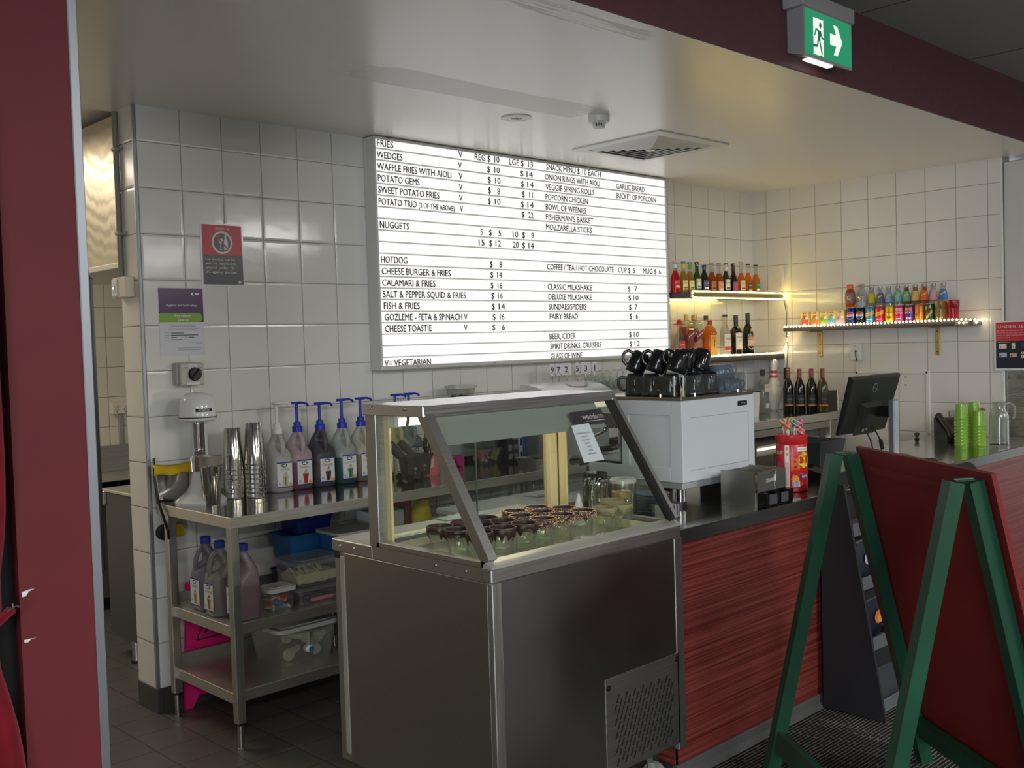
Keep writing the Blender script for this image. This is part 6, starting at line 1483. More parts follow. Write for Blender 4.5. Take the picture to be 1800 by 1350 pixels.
mb = MB().box(1.01, 1.67, -1.13, -.73, .815, .845, b=.006); part(t, 'lid', mb, mat('chest_white', (206, 212, 208), .45), world=True)
mb = MB().box(1.50, 1.63, -.90, -.80, .845, .857, b=.003); part(t, 'paper_pad', mb, M_whitep, world=True)
mb = MB(); vs = []; fs = []
for i in range(11):
    for j in range(7): vs.append((.50+.20*i/10, -1.42+.07*j/6+.01*math.sin(i), .9285+.014*abs(math.sin(i*1.1+j*.9))*math.sin(PI*i/10)*math.sin(PI*j/6)+.001))
for i in range(10):
    for j in range(6): a = i*7+j; fs.append((a, a+7, a+8, a+1))
mb.add(vs, fs)
o = single('blue_cloth', mb, noise_mat('cloth_blue_check', (180, 196, 212), (216, 222, 228), nscale=160, rough=.8), 'crumpled pale blue cloth on the rear ledge of the display cabinet', 'cloth', angle=80)
sm = o.modifiers.new('thickness', 'SOLIDIFY'); sm.thickness = .003

# steel wall shelf with tub, ice maker, table numbers and glasses
t = thing('steel_wall_shelf', 'narrow stainless shelf on the tiles below the menu board', 'shelf', (2.3, -.14, 1.27))
mb = MB().box(1.40, 3.2, -.26, -.003, 1.275, 1.281, b=.001).box(1.40, 3.2, -.266, -.26, 1.255, 1.281, b=.001).box(1.40, 3.2, -.006, -.002, 1.281, 1.30); part(t, 'board', mb, M_steel, world=True)
for x in (1.6, 2.4, 3.1):
    mb = MB().prism([(-.003, 1.275), (-.22, 1.275), (-.003, 1.12)], (x, 0, 0), EY, EZ, (.003, 0, 0)); part(t, 'bracket', mb, M_steel, world=True)
t = thing('cookie_tub', 'clear tub of dark cookie crumbs with handwriting on the steel wall shelf', 'tub', (1.70, -.14, 1.282))
tub(t, 1.70, -.14, 1.2815, .145, .105, .075, M_tubclear, translucent('lid_milky', (206, 208, 204), .2), .82, .02, .008)
mb = MB()
for i in range(70): mb.ball((1.70+random.uniform(-.05, .05), -.14+random.uniform(-.034, .034), 1.288+random.uniform(0, .022)), random.uniform(.005, .009), 6)
o = part(t, 'crumbs', mb, mat('cookie_crumb', (44, 34, 32), .8), world=True); o['kind'] = 'stuff'
mb = MB().text('Crushed', (1.69, -.1935, 0), EX, EZ, -.02, .025, 1.333, .012, shear=.25).text('Oreo!', (1.69, -.1925, 0), EX, EZ, -.005, .03, 1.318, .010, shear=.25); part(t, 'handwriting', mb, M_ink, world=True)
t = thing('ice_maker', 'silver countertop ice maker with curved lid below the menu board', 'ice maker', (2.28, -.33, .93))
mb = MB().box(2.02, 2.52, -.50, -.28, .935, 1.245, b=.02); part(t, 'body', mb, mat('silver_plastic', (150, 151, 153), .35, .5), world=True)
prof = [(-.28, 1.245), (-.51, 1.245), (-.515, 1.285), (-.49, 1.31), (-.42, 1.338), (-.34, 1.352), (-.285, 1.355)]
mb = MB().prism(prof, (2.01, 0, 0), EY, EZ, (.52, 0, 0)); part(t, 'lid', mb, mat('silver_lid', (214, 214, 212), .3, .3), world=True, angle=50)
mb = MB().tube([(2.005, -.50, 1.255), (2.005, -.42, 1.29), (2.005, -.30, 1.305)], .008, 8, flat=.5); part(t, 'trim_strip', mb, M_white, world=True)
mb = MB().lathe([(.07, 0), (.068, .004), (.002, .006)], n=24); R_ = Matrix.Rotation(.3, 4, 'X'); mb.xf(0, lambda p: R_ @ Vector((p.x*1.2, p.y*.6, p.z)) + Vector((2.34, -.41, 1.341))); part(t, 'control_panel', mb, mat('panel_grey', (150, 146, 148), .3, .3), world=True)
TN = [(2.333, '9', .03), (2.386, '7', .035), (2.452, '2', .062), (2.548, '5', .022), (2.622, '3', .062), (2.704, '1', .04)]
for i, (x, n_, w) in enumerate(TN):
    y = -.225; t = thing('table_number', 'white table number card showing %s on a wire stand' % {'9': 'nine', '7': 'seven', '2': 'two', '5': 'five edge on', '3': 'three', '1': 'one'}[n_], 'table number', (x, y, 1.2815), rz=-.55, group='table numbers on the steel shelf')
    z0 = .142
    mb = MB().prism([(-w/2, z0-.034), (w/2, z0-.034), (w/2, z0+.03), (w/2-.006, z0+.036), (-w/2+.006, z0+.036), (-w/2, z0+.03)], (0, -.0015, 0), EX, EZ, (0, .003, 0)); part(t, 'card', mb, mat('card_lilac', (214, 212, 220), .4))
    BOLD[0] = .012; mb = MB().text(n_, (0, -.0022, 0), EX, EZ, None, None, z0-.016, .034, 0, 'C', w*.8); BOLD[0] = 0.0; part(t, 'digit', mb, M_ink)
    mb = MB().cyl((0, .002, .006), (0, .002, z0-.034), .0028, n=8).tube([(.016*math.cos(k*PI/8), -.004, z0-.034+.016*math.sin(k*PI/8)) for k in range(16)], .0012, 6, closed=True); part(t, 'wire_stand', mb, M_chrome)
    mb = MB().lathe([(.026, 0), (.026, .004), (.01, .007)], n=18); part(t, 'foot', mb, M_chrome)
wg_prof = [(.0015, .118), (.030, .118), (.031, .1195), (.004, .112), (.0035, .066), (.012, .058), (.030, .036), (.034, .018), (.030, 0), (.0288, 0), (.0325, .018), (.0285, .035), (.010, .056)]
first = None
GL = [(2.64+.062*i, -.14-.0*(i % 2), 1.2815, i) for i in range(8)] + [(2.80+.062*i, -.215, 1.2815, 8+i) for i in range(6)]
for x, y, z, i in GL:
    if first is None:
        t = thing('wine_glass', '', 'wine glass', (x, y, z), group='upturned wine glasses on the steel shelf'); mb = MB().lathe(wg_prof, n=20, cap0=False, cap1=False); part(t, 'glass', mb, glass('stemware', (246, 248, 246), .03, 1.3)); first = t
    else: t = copy_tree(first); t.location = (x, y, z)
    t['label'] = 'upturned clear wine glass among those left of the black mugs on the steel shelf'

# ================================================================== DIPPED GLASSES IN THE CABINET
M_glass = glass('tumbler_glass', (250, 252, 247), .02, 1.6, .02, facing=.05)
GZ = .8972; GH = .106
def tumbler():
    n = 36; prof = [(.030, 0), (.0335, .003), (.0335, .012), (.0315, .045), (.034, .066), (.0415, .080), (.0428, .095), (.0425, GH), (.0395, GH), (.0392, .085), (.030, .062), (.028, .045), (.029, .014), (.002, .012)]
    mb = MB().lathe(prof, n=n)
    for k in range(3*n, 0, -1): pass
    # vertical flutes round the waist
    for q in range(len(prof)):
        if q in (2, 3, 4):
            for i in range(n):
                x, y, z = mb.v[q*n+i]; f = 1 + (.05 if i % 3 == 0 else -.03); mb.v[q*n+i] = (x*f, y*f, z)
    return mb
def coat(seed, drip, inner=True):
    """ring of set coating with uneven drips below the lip"""
    r_ = random.Random(seed); n = 54; vs = []; fs = []
    ph = [(r_.uniform(0, 2*PI), r_.uniform(.5, 1.0)) for _ in range(9)]
    def d(a):
        v = .011
        for p, h in ph:
            q = abs((a-p+PI) % (2*PI)-PI); v = max(v, .011 + drip*h*math.exp(-(q/.13)**2) + .006*math.exp(-(q/.3)**2))
        return v
    def rad(z): return (.0428 if z > .088 else .0415 + (z-.080)*.16 if z > .080 else .034+(z-.066)*.535)
    for i in range(n):
        a = 2*PI*i/n; c, s = math.cos(a), math.sin(a); dd = d(a)
        rows = [(.0388, GH-.022), (.0390, GH-.004), (.0398, GH+.0016), (.0428, GH+.0016), (.0446, GH-.003), (rad(GH-dd*.5)+.0018, GH-dd*.5), (rad(GH-dd*.85)+.0018, GH-dd*.85), (rad(GH-dd)+.0003, GH-dd)]
        for r, z in rows: vs.append((r*c, r*s, z))
    k = 8
    for i in range(n):
        j = (i+1) % n
        for q in range(k-1): fs.append((i*k+q, j*k+q, j*k+q+1, i*k+q+1))
    return MB().add(vs, fs)
M_choc = mat('dark_chocolate', (58, 34, 28), .38)
M_caram = mat('dull_caramel', (150, 140, 104), .5)
SPR = [mat('sprinkle_%d' % i, c, .4) for i, c in enumerate(((240, 130, 80), (246, 214, 180), (216, 80, 96), (140, 176, 176), (244, 216, 110), (250, 244, 232)))]
def sprinkles(seed):
    r_ = random.Random(seed); mb = MB()
    for i in range(520):
        a = r_.uniform(0, 2*PI); q = r_.random()
        if q < .25: r, z = r_.uniform(.0385, .0445), GH+.0022
        elif q < .85: r, z = .0452, GH-r_.uniform(0, .020)
        else: z = GH-r_.uniform(.02, .034); r = .0440 if z > GH-.026 else .040
        c = Vector((r*math.cos(a), r*math.sin(a), z)); s = .0018
        mb.add([c+Vector(d)*s for d in ((1, 0, 0), (-1, 0, 0), (0, 1, 0), (0, -1, 0), (0, 0, 1), (0, 0, -1))], [(0, 2, 4), (2, 1, 4), (1, 3, 4), (3, 0, 4), (2, 0, 5), (1, 2, 5), (3, 1, 5), (0, 3, 5)], r_.randrange(6))
    return mb
def dipped(x, y, kind, seed, l):
    base = PROTO.get('g')
    if base is None:
        t = thing('milkshake_glass', '', 'glass', (x, y, GZ)); part(t, 'glass', tumbler(), M_glass, angle=50); PROTO['g'] = t
    else: t = copy_tree(base0[0]); t.location = (x, y, GZ)
    if base is None:
        base0.append(copy_tree(t)); 
    t['label'] = l; t['group'] = 'dipped milkshake glasses in the display cabinet'; t.rotation_euler.z = seed*1.3
    if kind == 'choc': part(t, 'chocolate_rim', coat(seed, .030), M_choc, angle=60)
    elif kind == 'spr':
        part(t, 'chocolate_rim', coat(seed, .016), M_choc, angle=60); o = part(t, 'sprinkles', sprinkles(seed), SPR, angle=10); o['kind'] = 'stuff'
    else: part(t, 'caramel_rim', coat(seed, .022), M_caram, angle=60)
PROTO = {}; base0 = []
ROWN = {0: 'rear', 1: 'middle', 2: 'front'}
for c in range(3):
    for r, y in ((0, -1.802), (1, -1.893), (2, -1.985)):
        dipped((.143, .243, .338)[c] + (0, -.004, .003)[r], y, 'choc', c*3+r+1, 'chocolate dripped milkshake glass, %s row, %s column of the nine plain chocolate ones' % (ROWN[r], ('first', 'second', 'third')[c]))
for i, (x, y, l) in enumerate(((.489, -1.789, 'rear row, behind the left of the sprinkled ones'), (.594, -1.792, 'rear row, beside the other rear sprinkled one'), (.437, -1.878, 'middle row, next to the plain chocolate ones'), (.535, -1.875, 'centre of the middle row'), (.640, -1.878, 'middle row, nearest the caramel ones'),
                               (.437, -1.976, 'front row, next to the plain chocolate ones'), (.533, -1.970, 'centre of the front row'), (.635, -1.974, 'front row, next to the caramel ones'))):
    dipped(x, y, 'spr', 20+i, 'sprinkle rimmed milkshake glass, ' + l)
for i, (x, l) in enumerate(((.728, 'beside the sprinkled ones'), (.815, 'in the middle of the three'), (.880, 'at the right end of the cabinet'))): dipped(x if i < 2 else .876, -1.99 if i < 2 else -1.90, 'dry', 40+i, 'dull caramel rimmed milkshake glass, ' + l)
for o in [base0[0]] + list(base0[0].children): bpy.data.objects.remove(o)
t = thing('sugar_scoop', 'white pointed paper cone behind the caramel rimmed glasses', 'cone', (.86, -1.75, .8972))
t.name = 'paper_cone'
mb = MB().lathe([(.026, 0), (.022, .05), (.003, .118)], n=16); part(t, 'cone', mb, mat('cone_bluewhite', (214, 220, 232), .5))

# ================================================================== THINGS ON THE COUNTER BEHIND THE CABINET
def jug_steel(x, y, r, h, l, txt=None, rz=0, open_=True):
    t = thing('milk_jug', l, 'jug', (x, y, .9), rz=rz, group='steel jugs behind the display cabinet')
    mb = MB().lathe([(r*.98, 0), (r, .004), (r, h*.55), (r*.9, h*.85), (r*.97, h), (r*.94, h), (r*.86, h*.85), (r*.95, h*.5), (r*.95, .006), (.002, .006)], n=26); part(t, 'jug', mb, M_mirror if not txt else mat('jug_dark_steel', (96, 94, 90), .25, 1.0))
    mb = MB().tube([(-r*.9, 0, h*.9), (-r*1.55, 0, h*.88), (-r*1.62, 0, h*.7), (-r*1.5, 0, h*.35), (-r*.98, 0, h*.25)], .005, 8); part(t, 'handle', mb, M_chrome)
    if txt:
        mb = MB()
        for i, s in enumerate(txt): mb.text(s, None, None, None, None, None, h*(.74-.30*i), .026, 0, 'C', r*1.7, wrap=(0, 0, r+.0012, -PI/2-.55-rz), shear=.2)
        part(t, 'lettering', mb, M_inkw)
    else:
        mb = MB().prism([(r*.85, h*.80), (r*1.25, h*1.0), (r*.85, h*1.0)], (0, -.008, 0), EX, EZ, (0, .016, 0)); part(t, 'spout', mb, M_mirror)
jug_steel(1.015, -1.715, .040, .130, 'small plain steel milk jug behind the cabinet glass', None, .3)
jug_steel(1.125, -1.600, .052, .155, 'dark steel milk jug with white script lettering behind the cabinet glass', ('Full Cream', 'Milk'), .2)
t = thing('steel_canister', 'round steel canister with pale lid between the script jug and plates', 'canister', (1.135, -1.735, .9))
mb = MB().lathe([(.050, 0), (.052, .004), (.052, .125), (.049, .128)], n=28); part(t, 'body', mb, mat('canister_steel', (186, 184, 178), .3, 1.0)); mb = MB().lathe([(.053, .124), (.053, .136), (.046, .142), (.002, .143)], n=28); part(t, 'lid', mb, mat('lid_pale', (222, 220, 212), .3, .3))
t = thing('gold_lid_jar', 'small glass jar with brassy lid in front of the steel canister', 'jar', (1.030, -1.815, .9))
mb = MB().lathe([(.033, 0), (.036, .004), (.036, .085), (.033, .09)], n=24); part(t, 'jar', mb, glass('jar_clear', (214, 212, 200), .15, 1.2)); mb = MB().lathe([(.037, .086), (.037, .108), (.034, .110), (.002, .110)], n=24); part(t, 'lid', mb, mat('lid_brass', (206, 176, 116), .3, .7))
for k in range(6):
    if k == 0:
        t = thing('saucer', '', 'saucer', (1.235, -1.80, .9), group='blue grey saucers stacked behind the cabinet'); mb = MB().lathe([(.035, 0), (.04, .002), (.068, .010), (.070, .013), (.066, .0125), (.04, .005), (.002, .004)], n=30); part(t, 'plate', mb, mat('glaze_bluegrey', (96, 112, 128), .25)); first = t
    else: t = copy_tree(first); t.location = (1.235+.001*(k % 2), -1.80+.001*(k % 3), .9+.0125*k)
    t['label'] = 'blue grey saucer, %s in the stack beside the coffee machine' % ('bottom', 'second from the bottom', 'third from the bottom', 'third from the top', 'second from the top', 'topmost')[k]
t = thing('clear_caddy', 'small clear plastic caddy box at the counter end by the saucers', 'caddy', (1.16, -1.93, .9))
mb = MB().frustum(0, 0, 0, .055, .10, .07, .105, .075, 0, .006, 3, True, .002); part(t, 'box', mb, M_tubclear)
mb = MB()
for i in range(9): mb.box(-.04+.009*i, -.034+.009*i, -.028, .028, .004, .05, i % 2)
o = part(t, 'sachets', mb, [M_whitep, mat('sachet_black', (60, 60, 60), .5)]); o['kind'] = 'stuff'

# ================================================================== COFFEE MACHINE
KX0, KX1, KY0, KY1 = 1.376, 1.893, -1.85, -1.345
t = thing('coffee_machine', 'white panelled espresso machine on steel legs on the counter', 'coffee machine', (1.63, -1.60, .9))
M_kw = mat('coffee_white', (204, 212, 215), .35)
mb = MB().box(KX0+.006, KX1-.006, KY0+.008, -1.52, 1.0, 1.33).box(KX0+.006, KX1-.006, -1.52, KY1, 1.215, 1.33).box(KX0+.006, KX1-.006, -1.52, KY1+.02, .975, 1.035); part(t, 'body', mb, mat('machine_dark_steel', (110, 108, 104), .35, .9), world=True)
mb = MB().box(KX0, KX1, KY0, KY0+.012, 1.0, 1.33, b=.003); bp_ = part(t, 'back_panel', mb, M_kw, world=True)
mb = MB()
for a in ((KX0+.05, KX1-.045, 1.258, 1.260), (KX0+.05, KX1-.045, 1.045, 1.047)): mb.box(a[0], a[1], KY0-.0006, KY0+.001, a[2], a[3])
mb.box(KX1-.047, KX1-.045, KY0-.0006, KY0+.001, 1.045, 1.26); sub(bp_, 'groove', mb, mat('groove_grey', (140, 146, 148), .6), off=tuple(t.location))
mb = MB().box(KX1-.125, KX1-.055, KY0-.003, KY0, 1.287, 1.308, b=.001); sub(bp_, 'badge', mb, M_blackg, off=tuple(t.location))
mb = MB().text('APPIA', (0, KY0-.0034, 0), EX, EZ, KX1-.105, KX1-.068, 1.2935, .009); sub(bp_, 'badge_lettering', mb, M_grey, off=tuple(t.location))
mb = MB()
side = [(KY0+.001, 1.0), (KY0+.001, 1.33), (KY1, 1.33), (KY1, 1.262), (-1.535, 1.262), (-1.535, 1.062), (KY1+.0, 1.062), (KY1+.0, 1.0)]
for x, d in ((KX0-.002, .012), (KX1+.002, -.012)):
    mb = MB()
    mb.box(x, x+d, KY0+.0005, KY0+.062, 1.0, 1.33, b=.002).box(x, x+d, KY0+.062, KY1, 1.27, 1.33, b=.002).box(x, x+d, KY0+.062, KY1, 1.0, 1.058, b=.002).box(x, x+d, -1.575, -1.535, 1.058, 1.27, b=.002)
    mb.box(x+d*.45, x+d, KY0+.06, -1.57, 1.055, 1.275)
    part(t, 'side_panel', mb, M_kw, world=True)
mb = MB().box(KX0+.002, KX1-.002, KY0+.006, KY1, .972, 1.0, b=.003); part(t, 'base_rail', mb, mat('rail_grey', (170, 174, 176), .35, .4), world=True)
for x in (KX0+.035, KX1-.04):
    for y in (KY0+.045, KY1-.06):
        mb = MB().lathe([(.026, .9), (.026, .918), (.024, .919)], x, y, 20, 1).lathe([(.0225, .919), (.0225, .974)], x, y, 20, 0); part(t, 'leg', mb, [M_chrome, M_rubber], world=True)
mb = MB().box(KX0-.001, KX1, KY0+.002, KY1, 1.331, 1.344, b=.002); part(t, 'cup_tray', mb, mat('tray_steel_brown', (160, 152, 138), .3, 1.0), world=True)
for k, (x0, x1, y0, y1) in enumerate(((KX0+.008, KX0+.012, -1.805, KY1+.02), (KX0+.03, KX1-.04, KY0+.010, KY0+.014), (KX1-.014, KX1-.010, -1.80, KY1+.02))):
    mb = MB().box(x0, x1, y0, y1, 1.352, 1.43); p = part(t, 'acrylic_guard', mb, glass('acrylic', (236, 240, 240), .02, .8, .03), world=True)
    mb = MB()
    if k == 0: mb.box(x0-.001, x1+.001, y0-.004, y0, 1.348, 1.432)
    elif k == 1: mb.box(x0-.003, x0, y0-.001, y1+.001, 1.35, 1.432).box(x1, x1+.003, y0-.001, y1+.001, 1.35, 1.432)
    else: mb.box(x0-.001, x1+.001, y1, y1+.003, 1.35, 1.432)
    sub(p, 'polished_edge', mb, mat('acrylic_edge', (220, 224, 224), .2), off=tuple(t.location))
    for f in (.15, .85):
        cx, cy = x0+(x1-x0)*f, y0+(y1-y0)*f
        mb = MB().cyl((cx, cy-.004, 1.344), (cx, cy-.004, 1.357), .005, n=10); sub(p, 'clip', mb, M_chrome, off=tuple(t.location))
for i in range(14):
    y = -1.50+.01*i
mb = MB()
for i in range(7): mb.box(KX0+.03, KX0+.44, -1.515+.022*i, -1.505+.022*i, 1.204, 1.214, b=.003)
part(t, 'cup_warmer_bars', mb, M_chrome, world=True)
mb = MB().box(KX0+.004, KX1-.004, -1.53, KY1+.06, 1.062, 1.068).box(KX0+.002, KX1-.002, KY1+.055, KY1+.062, 1.035, 1.07, b=.002); part(t, 'drip_tray', mb, mat('drip_dark', (52, 50, 48), .4, .5), world=True)
for x in (KX0+.12, KX0+.36):
    mb = MB().cyl((x, -1.46, 1.215), (x, -1.46, 1.135), .036, n=20); part(t, 'group_head', mb, M_chrome, world=True)
    mb = MB().cyl((x, -1.46, 1.135), (x, -1.46, 1.095), .034, .030, n=20).tube([(x-.02, -1.43, 1.115), (x-.03, -1.40, 1.112)], .010, 10); p = part(t, 'portafilter', mb, M_chrome, world=True)
    mb = MB().tube([(x-.03, -1.40, 1.112), (x-.05, -1.34, 1.106), (x-.065, -1.28, 1.10)], .014, 12); sub(p, 'handle', mb, M_black, off=tuple(t.location))
mb = MB().tube([(KX0+.02, -1.44, 1.21), (KX0+.012, -1.42, 1.19), (KX0+.0, -1.38, 1.17), (KX0+.0, -1.36, 1.10)], .006, 8).ball((KX0+.01, -1.43, 1.20), .012, 10); part(t, 'steam_wand', mb, M_chrome, world=True)

# ------------------------------------------------------------------ mugs and cups on the machine
M_mugblk = mat('mug_black_glaze', (20, 21, 24), .12, coat=.3)
def mug_mesh():
    m1 = MB().lathe([(.041, 0), (.0425, .002), (.0415, .03), (.0385, .075), (.034, .090), (.028, .0945), (.026, .093), (.002, .092)], n=28)
    m2 = MB().tube([(-.036, 0, .077), (-.055, 0, .080), (-.068, 0, .068), (-.069, 0, .048), (-.060, 0, .030), (-.040, 0, .020)], .0058, 10, flat=1.2)
    return m1, m2
MUGS = [ # x, y, z, heading of the handle, tilt about y, label
 (1.445, -1.555, 1.3445, .3, 0, 'lower layer, leftmost with its handle towards the menu board'), (1.435, -1.650, 1.3445, .5, 0, 'lower layer, second along the side guard'), (1.440, -1.745, 1.3445, .7, 0, 'lower layer, third along the side guard'),
 (1.475, -1.790+.0, 1.3445, 1.2, 0, None), (1.565, -1.775, 1.3445, 2.2, 0, 'lower layer, behind the gap between the two guards'), (1.655, -1.785, 1.3445, 2.6, 0, 'lower layer, last black one before the blue cups'),
 (1.535, -1.620, 1.3445, 1.0, 0, None), (1.630, -1.640, 1.3445, 1.0, 0, None), (1.545, -1.515, 1.3445, 1.0, 0, None),
 (1.470, -1.530, 1.4395, .2, .42, 'upper layer, leftmost and tilted with open handle'), (1.478, -1.635, 1.4395, .3, .36, 'upper layer, second from the left and tilted'), (1.490, -1.735, 1.4395, .45, .36, 'upper layer, in the middle with handle to the left'),
 (1.585, -1.700, 1.4395, 1.1, .3, 'upper layer, fourth along, behind the middle one'), (1.680, -1.715, 1.4395, 1.9, .30, 'upper layer, rightmost above the blue cups'), (1.565, -1.580, 1.4395, .6, .25, 'upper layer, at the back behind the second tilted one')]
m1, m2 = mug_mesh(); first = None
for x, y, z, hz, tilt, l in MUGS:
    if l is None: continue
    if first is None:
        t = thing('black_mug', '', 'mug', (x, y, z), group='upturned black mugs on the coffee machine'); part(t, 'mug', m1, M_mugblk, angle=50); part(t, 'handle', m2, M_mugblk, angle=70); first = t
    else: t = copy_tree(first); t.location = (x, y, z)
    R_ = Matrix.Rotation(-.95 + hz*.35, 4, 'Z') @ Matrix.Rotation(tilt, 4, 'Y')
    t.rotation_euler = R_.to_euler()
    if tilt: t.location.z = z + .002
    t['label'] = 'upturned glossy black mug, ' + l
first = None
for i, (x, y, z, l) in enumerate(((1.735, -1.795, 1.3445, 'lower layer, left of two against the guard'), (1.818, -1.790, 1.3445, 'lower layer, right end against the guard'), (1.752, -1.710, 1.3445, 'lower layer, at the back behind the left one'), (1.748, -1.765, 1.403, 'upper layer, nearest the room'), (1.832, -1.745, 1.403, 'upper layer, right end'), (1.745, -1.685, 1.403, 'upper layer, at the back beside the black mugs'))):
    if first is None:
        t = thing('coffee_cup', '', 'cup', (x, y, z), group='upturned blue grey cups on the coffee machine'); mb = MB().lathe([(.042, 0), (.0435, .002), (.041, .03), (.034, .056), (.029, .060), (.024, .0595), (.002, .059)], n=28); part(t, 'cup', mb, mat('glaze_bluegrey2', (88, 104, 122), .25), angle=50)
        mb = MB().tube([(-.036, 0, .046), (-.052, 0, .046), (-.058, 0, .034), (-.050, 0, .018), (-.041, 0, .014)], .0045, 8); part(t, 'handle', mb, mat('glaze_bluegrey2', (88, 104, 122), .25), angle=70); first = t
    else: t = copy_tree(first); t.location = (x, y, z)
    t.rotation_euler.z = (.9, 2.4, .4, 2.2, 2.6, .5)[i]
    t['label'] = 'upturned blue grey coffee cup, ' + l

# ================================================================== STRAW BOX, LOLLIPOP TUB
t = thing('straw_dispenser', 'steel straw dispenser box lettered STRAWS on the counter front', 'dispenser', (1.66, -1.985, .9))
SX0, SX1, SY0, SY1, SZ = 1.553, 1.762, -2.066, -1.905, 1.040
mb = MB().box(SX0, SX0+.003, SY0, SY1, .9, SZ).box(SX0+.003, SX1-.003, SY1-.003, SY1, .9, SZ-.006).box(SX1-.003, SX1, SY0, SY1, .9, SZ).box(SX0+.003, SX1-.003, SY0, SY1-.003, .903, .906).box(SX0, SX1, SY0-.012, SY0-.009, .955, SZ)
mb.box(SX0+.003, SX0+.02, SY0-.008, SY0, .9, .955)
part(t, 'box', mb, mat('dispenser_steel', (156, 156, 150), .28, .85), world=True)
mb = MB().box(SX0+.004, SX1, SY0-.045, SY0-.008, .9, .908, b=.002).box(SX0+.004, SX0+.03, SY0-.048, SY0-.008, .908, .957, b=.003).box(SX1-.035, SX1, SY0-.048, SY0-.008, .908, .957, b=.003).box(SX0+.09, SX0+.118, SY0-.04, SY0-.008, .908, .955, b=.003).box(SX0+.01, SX1-.01, SY0-.020, SY0-.008, .948, .96, b=.002); part(t, 'dispensing_trough', mb, M_blackg, world=True)
mb = MB().box(SX0+.032, SX0+.088, SY0-.046, SY0-.044, .91, .950).box(SX0+.120, SX1-.037, SY0-.046, SY0-.044, .91, .950); part(t, 'clear_flap', mb, glass('flap_clear', (190, 196, 200), .2, 1.2), world=True)
yt = SY0-.0125
mb = MB().text('STRAWS', (0, yt, 0), EX, EZ, SX0+.062, SX0+.118, .993, .0155)
mb.poly([(SX0+.122, .992), (SX0+.134, .994), (SX0+.137, 1.014), (SX0+.120, 1.012)], (0, yt, 0), EX, EZ).rect(SX0+.119, SX0+.138, 1.015, 1.019, (0, yt, 0), EX, EZ)
mb.poly([(SX0+.130, 1.019), (SX0+.132, 1.019), (SX0+.137, 1.030), (SX0+.142, 1.031), (SX0+.141, 1.033), (SX0+.135, 1.032)], (0, yt, 0), EX, EZ)
seg(mb, (0, yt, 0), [(SX0+.127, .992), (SX0+.122, .980), (SX0+.128, .972), (SX0+.124, .958)], .003)
part(t, 'lettering', mb, M_inkw, world=True)
mb = MB()
for i in range(12):
    for j in range(3): mb.tube([(SX0+.012+.0155*i, SY0+.004, .95+.022*j), (SX0+.012+.0155*i, SY1-.006, .95+.022*j)], .0052, 8)
o = part(t, 'straws', mb, mat('straw_kraft', (206, 166, 110), .6), world=True); o['kind'] = 'stuff'
LX, LY, LZ = 2.035, -1.945, .9
t = thing('lollipop_tub', 'red printed plastic lollipop tub on the counter beside the straw box', 'tub', (LX, LY, LZ))
mb = MB().lathe([(.060, 0, 0), (.067, .004, 0), (.067, .018, 0), (.065, .020, 0), (.0665, .022, 0), (.0665, .205, 0), (.065, .208, 0), (.068, .212, 0), (.068, .247, 0), (.0655, .249, 0), (.064, .245, 0), (.064, .12, 0), (.002, .12, 0)], n=40); part(t, 'tub', mb, mat('tub_red', (198, 36, 42), .3), angle=50)
mb = MB(); rr = .0669; AF = -2.15; AS = -3.45; AW = -2.9
mb.band(0, 0, rr, .025, .205, AW, .15, 5).band(0, 0, rr+.0003, .03, .13, AW, .12, 10)
for z in (.19, .165): mb.band(0, 0, rr+.0005, z-.006, z+.006, AW, .07, 8)
BOLD[0] = .03; mb.text('B', None, None, None, -.034, None, .095, .058, 1, 'L', None, wrap=(0, 0, rr+.0003, AF)); mb.text('C', None, None, None, -.034, None, .03, .058, 1, 'L', None, wrap=(0, 0, rr+.0003, AF)); BOLD[0] = 0
def wdisc(mb, zc, off, rad, m, r, sx=1.0, lob=0):
    n = 26; vs = [(r*math.cos(AF+off/r), r*math.sin(AF+off/r), zc)]; fs = []
    for i in range(n):
        a = 2*PI*i/n; q = rad*(1+(.10*math.cos(lob*a) if lob else 0)); x = off+q*sx*math.cos(a)
        vs.append((r*math.cos(AF+x/r), r*math.sin(AF+x/r), zc+q*math.sin(a)))
    for i in range(n): fs.append((0, 1+i, 1+(i+1) % n))
    mb.add(vs, fs, m)
wdisc(mb, .140, .032, .034, 2, rr+.0006, 1.0, 7)
mb.text('Chupa', None, None, None, .012, None, .150, .017, 3, 'L', .042, wrap=(0, 0, rr+.0010, AF)); mb.text('Chups', None, None, None, .010, None, .126, .017, 3, 'L', .044, wrap=(0, 0, rr+.0010, AF))
mb.band(0, 0, rr+.0004, .060, .078, AF+.42, .36, 4); mb.text('BEST', None, None, None, .016, None, .063, .012, 5, 'L', .034, wrap=(0, 0, rr+.0008, AF))
mb.band(0, 0, rr+.0004, .178, .196, AF+.35, .42, 5); mb.text('CHUPA CHUPS', None, None, None, .0, None, .184, .006, 6, 'L', .045, wrap=(0, 0, rr+.0008, AF))
mb.band(0, 0, rr+.0004, .024, .050, AF-.18, .24, 5)
for k in range(6): mb.band(0, 0, rr+.0008, .027, .048, AF-.34+.065*k, .018, 7)
wdisc(mb, .058, -.012, .014, 8, rr+.0006)
mb.text('ISOP', None, None, None, None, None, .165, .016, 5, 'C', .034, wrap=(0, 0, rr+.0008, AS)); 
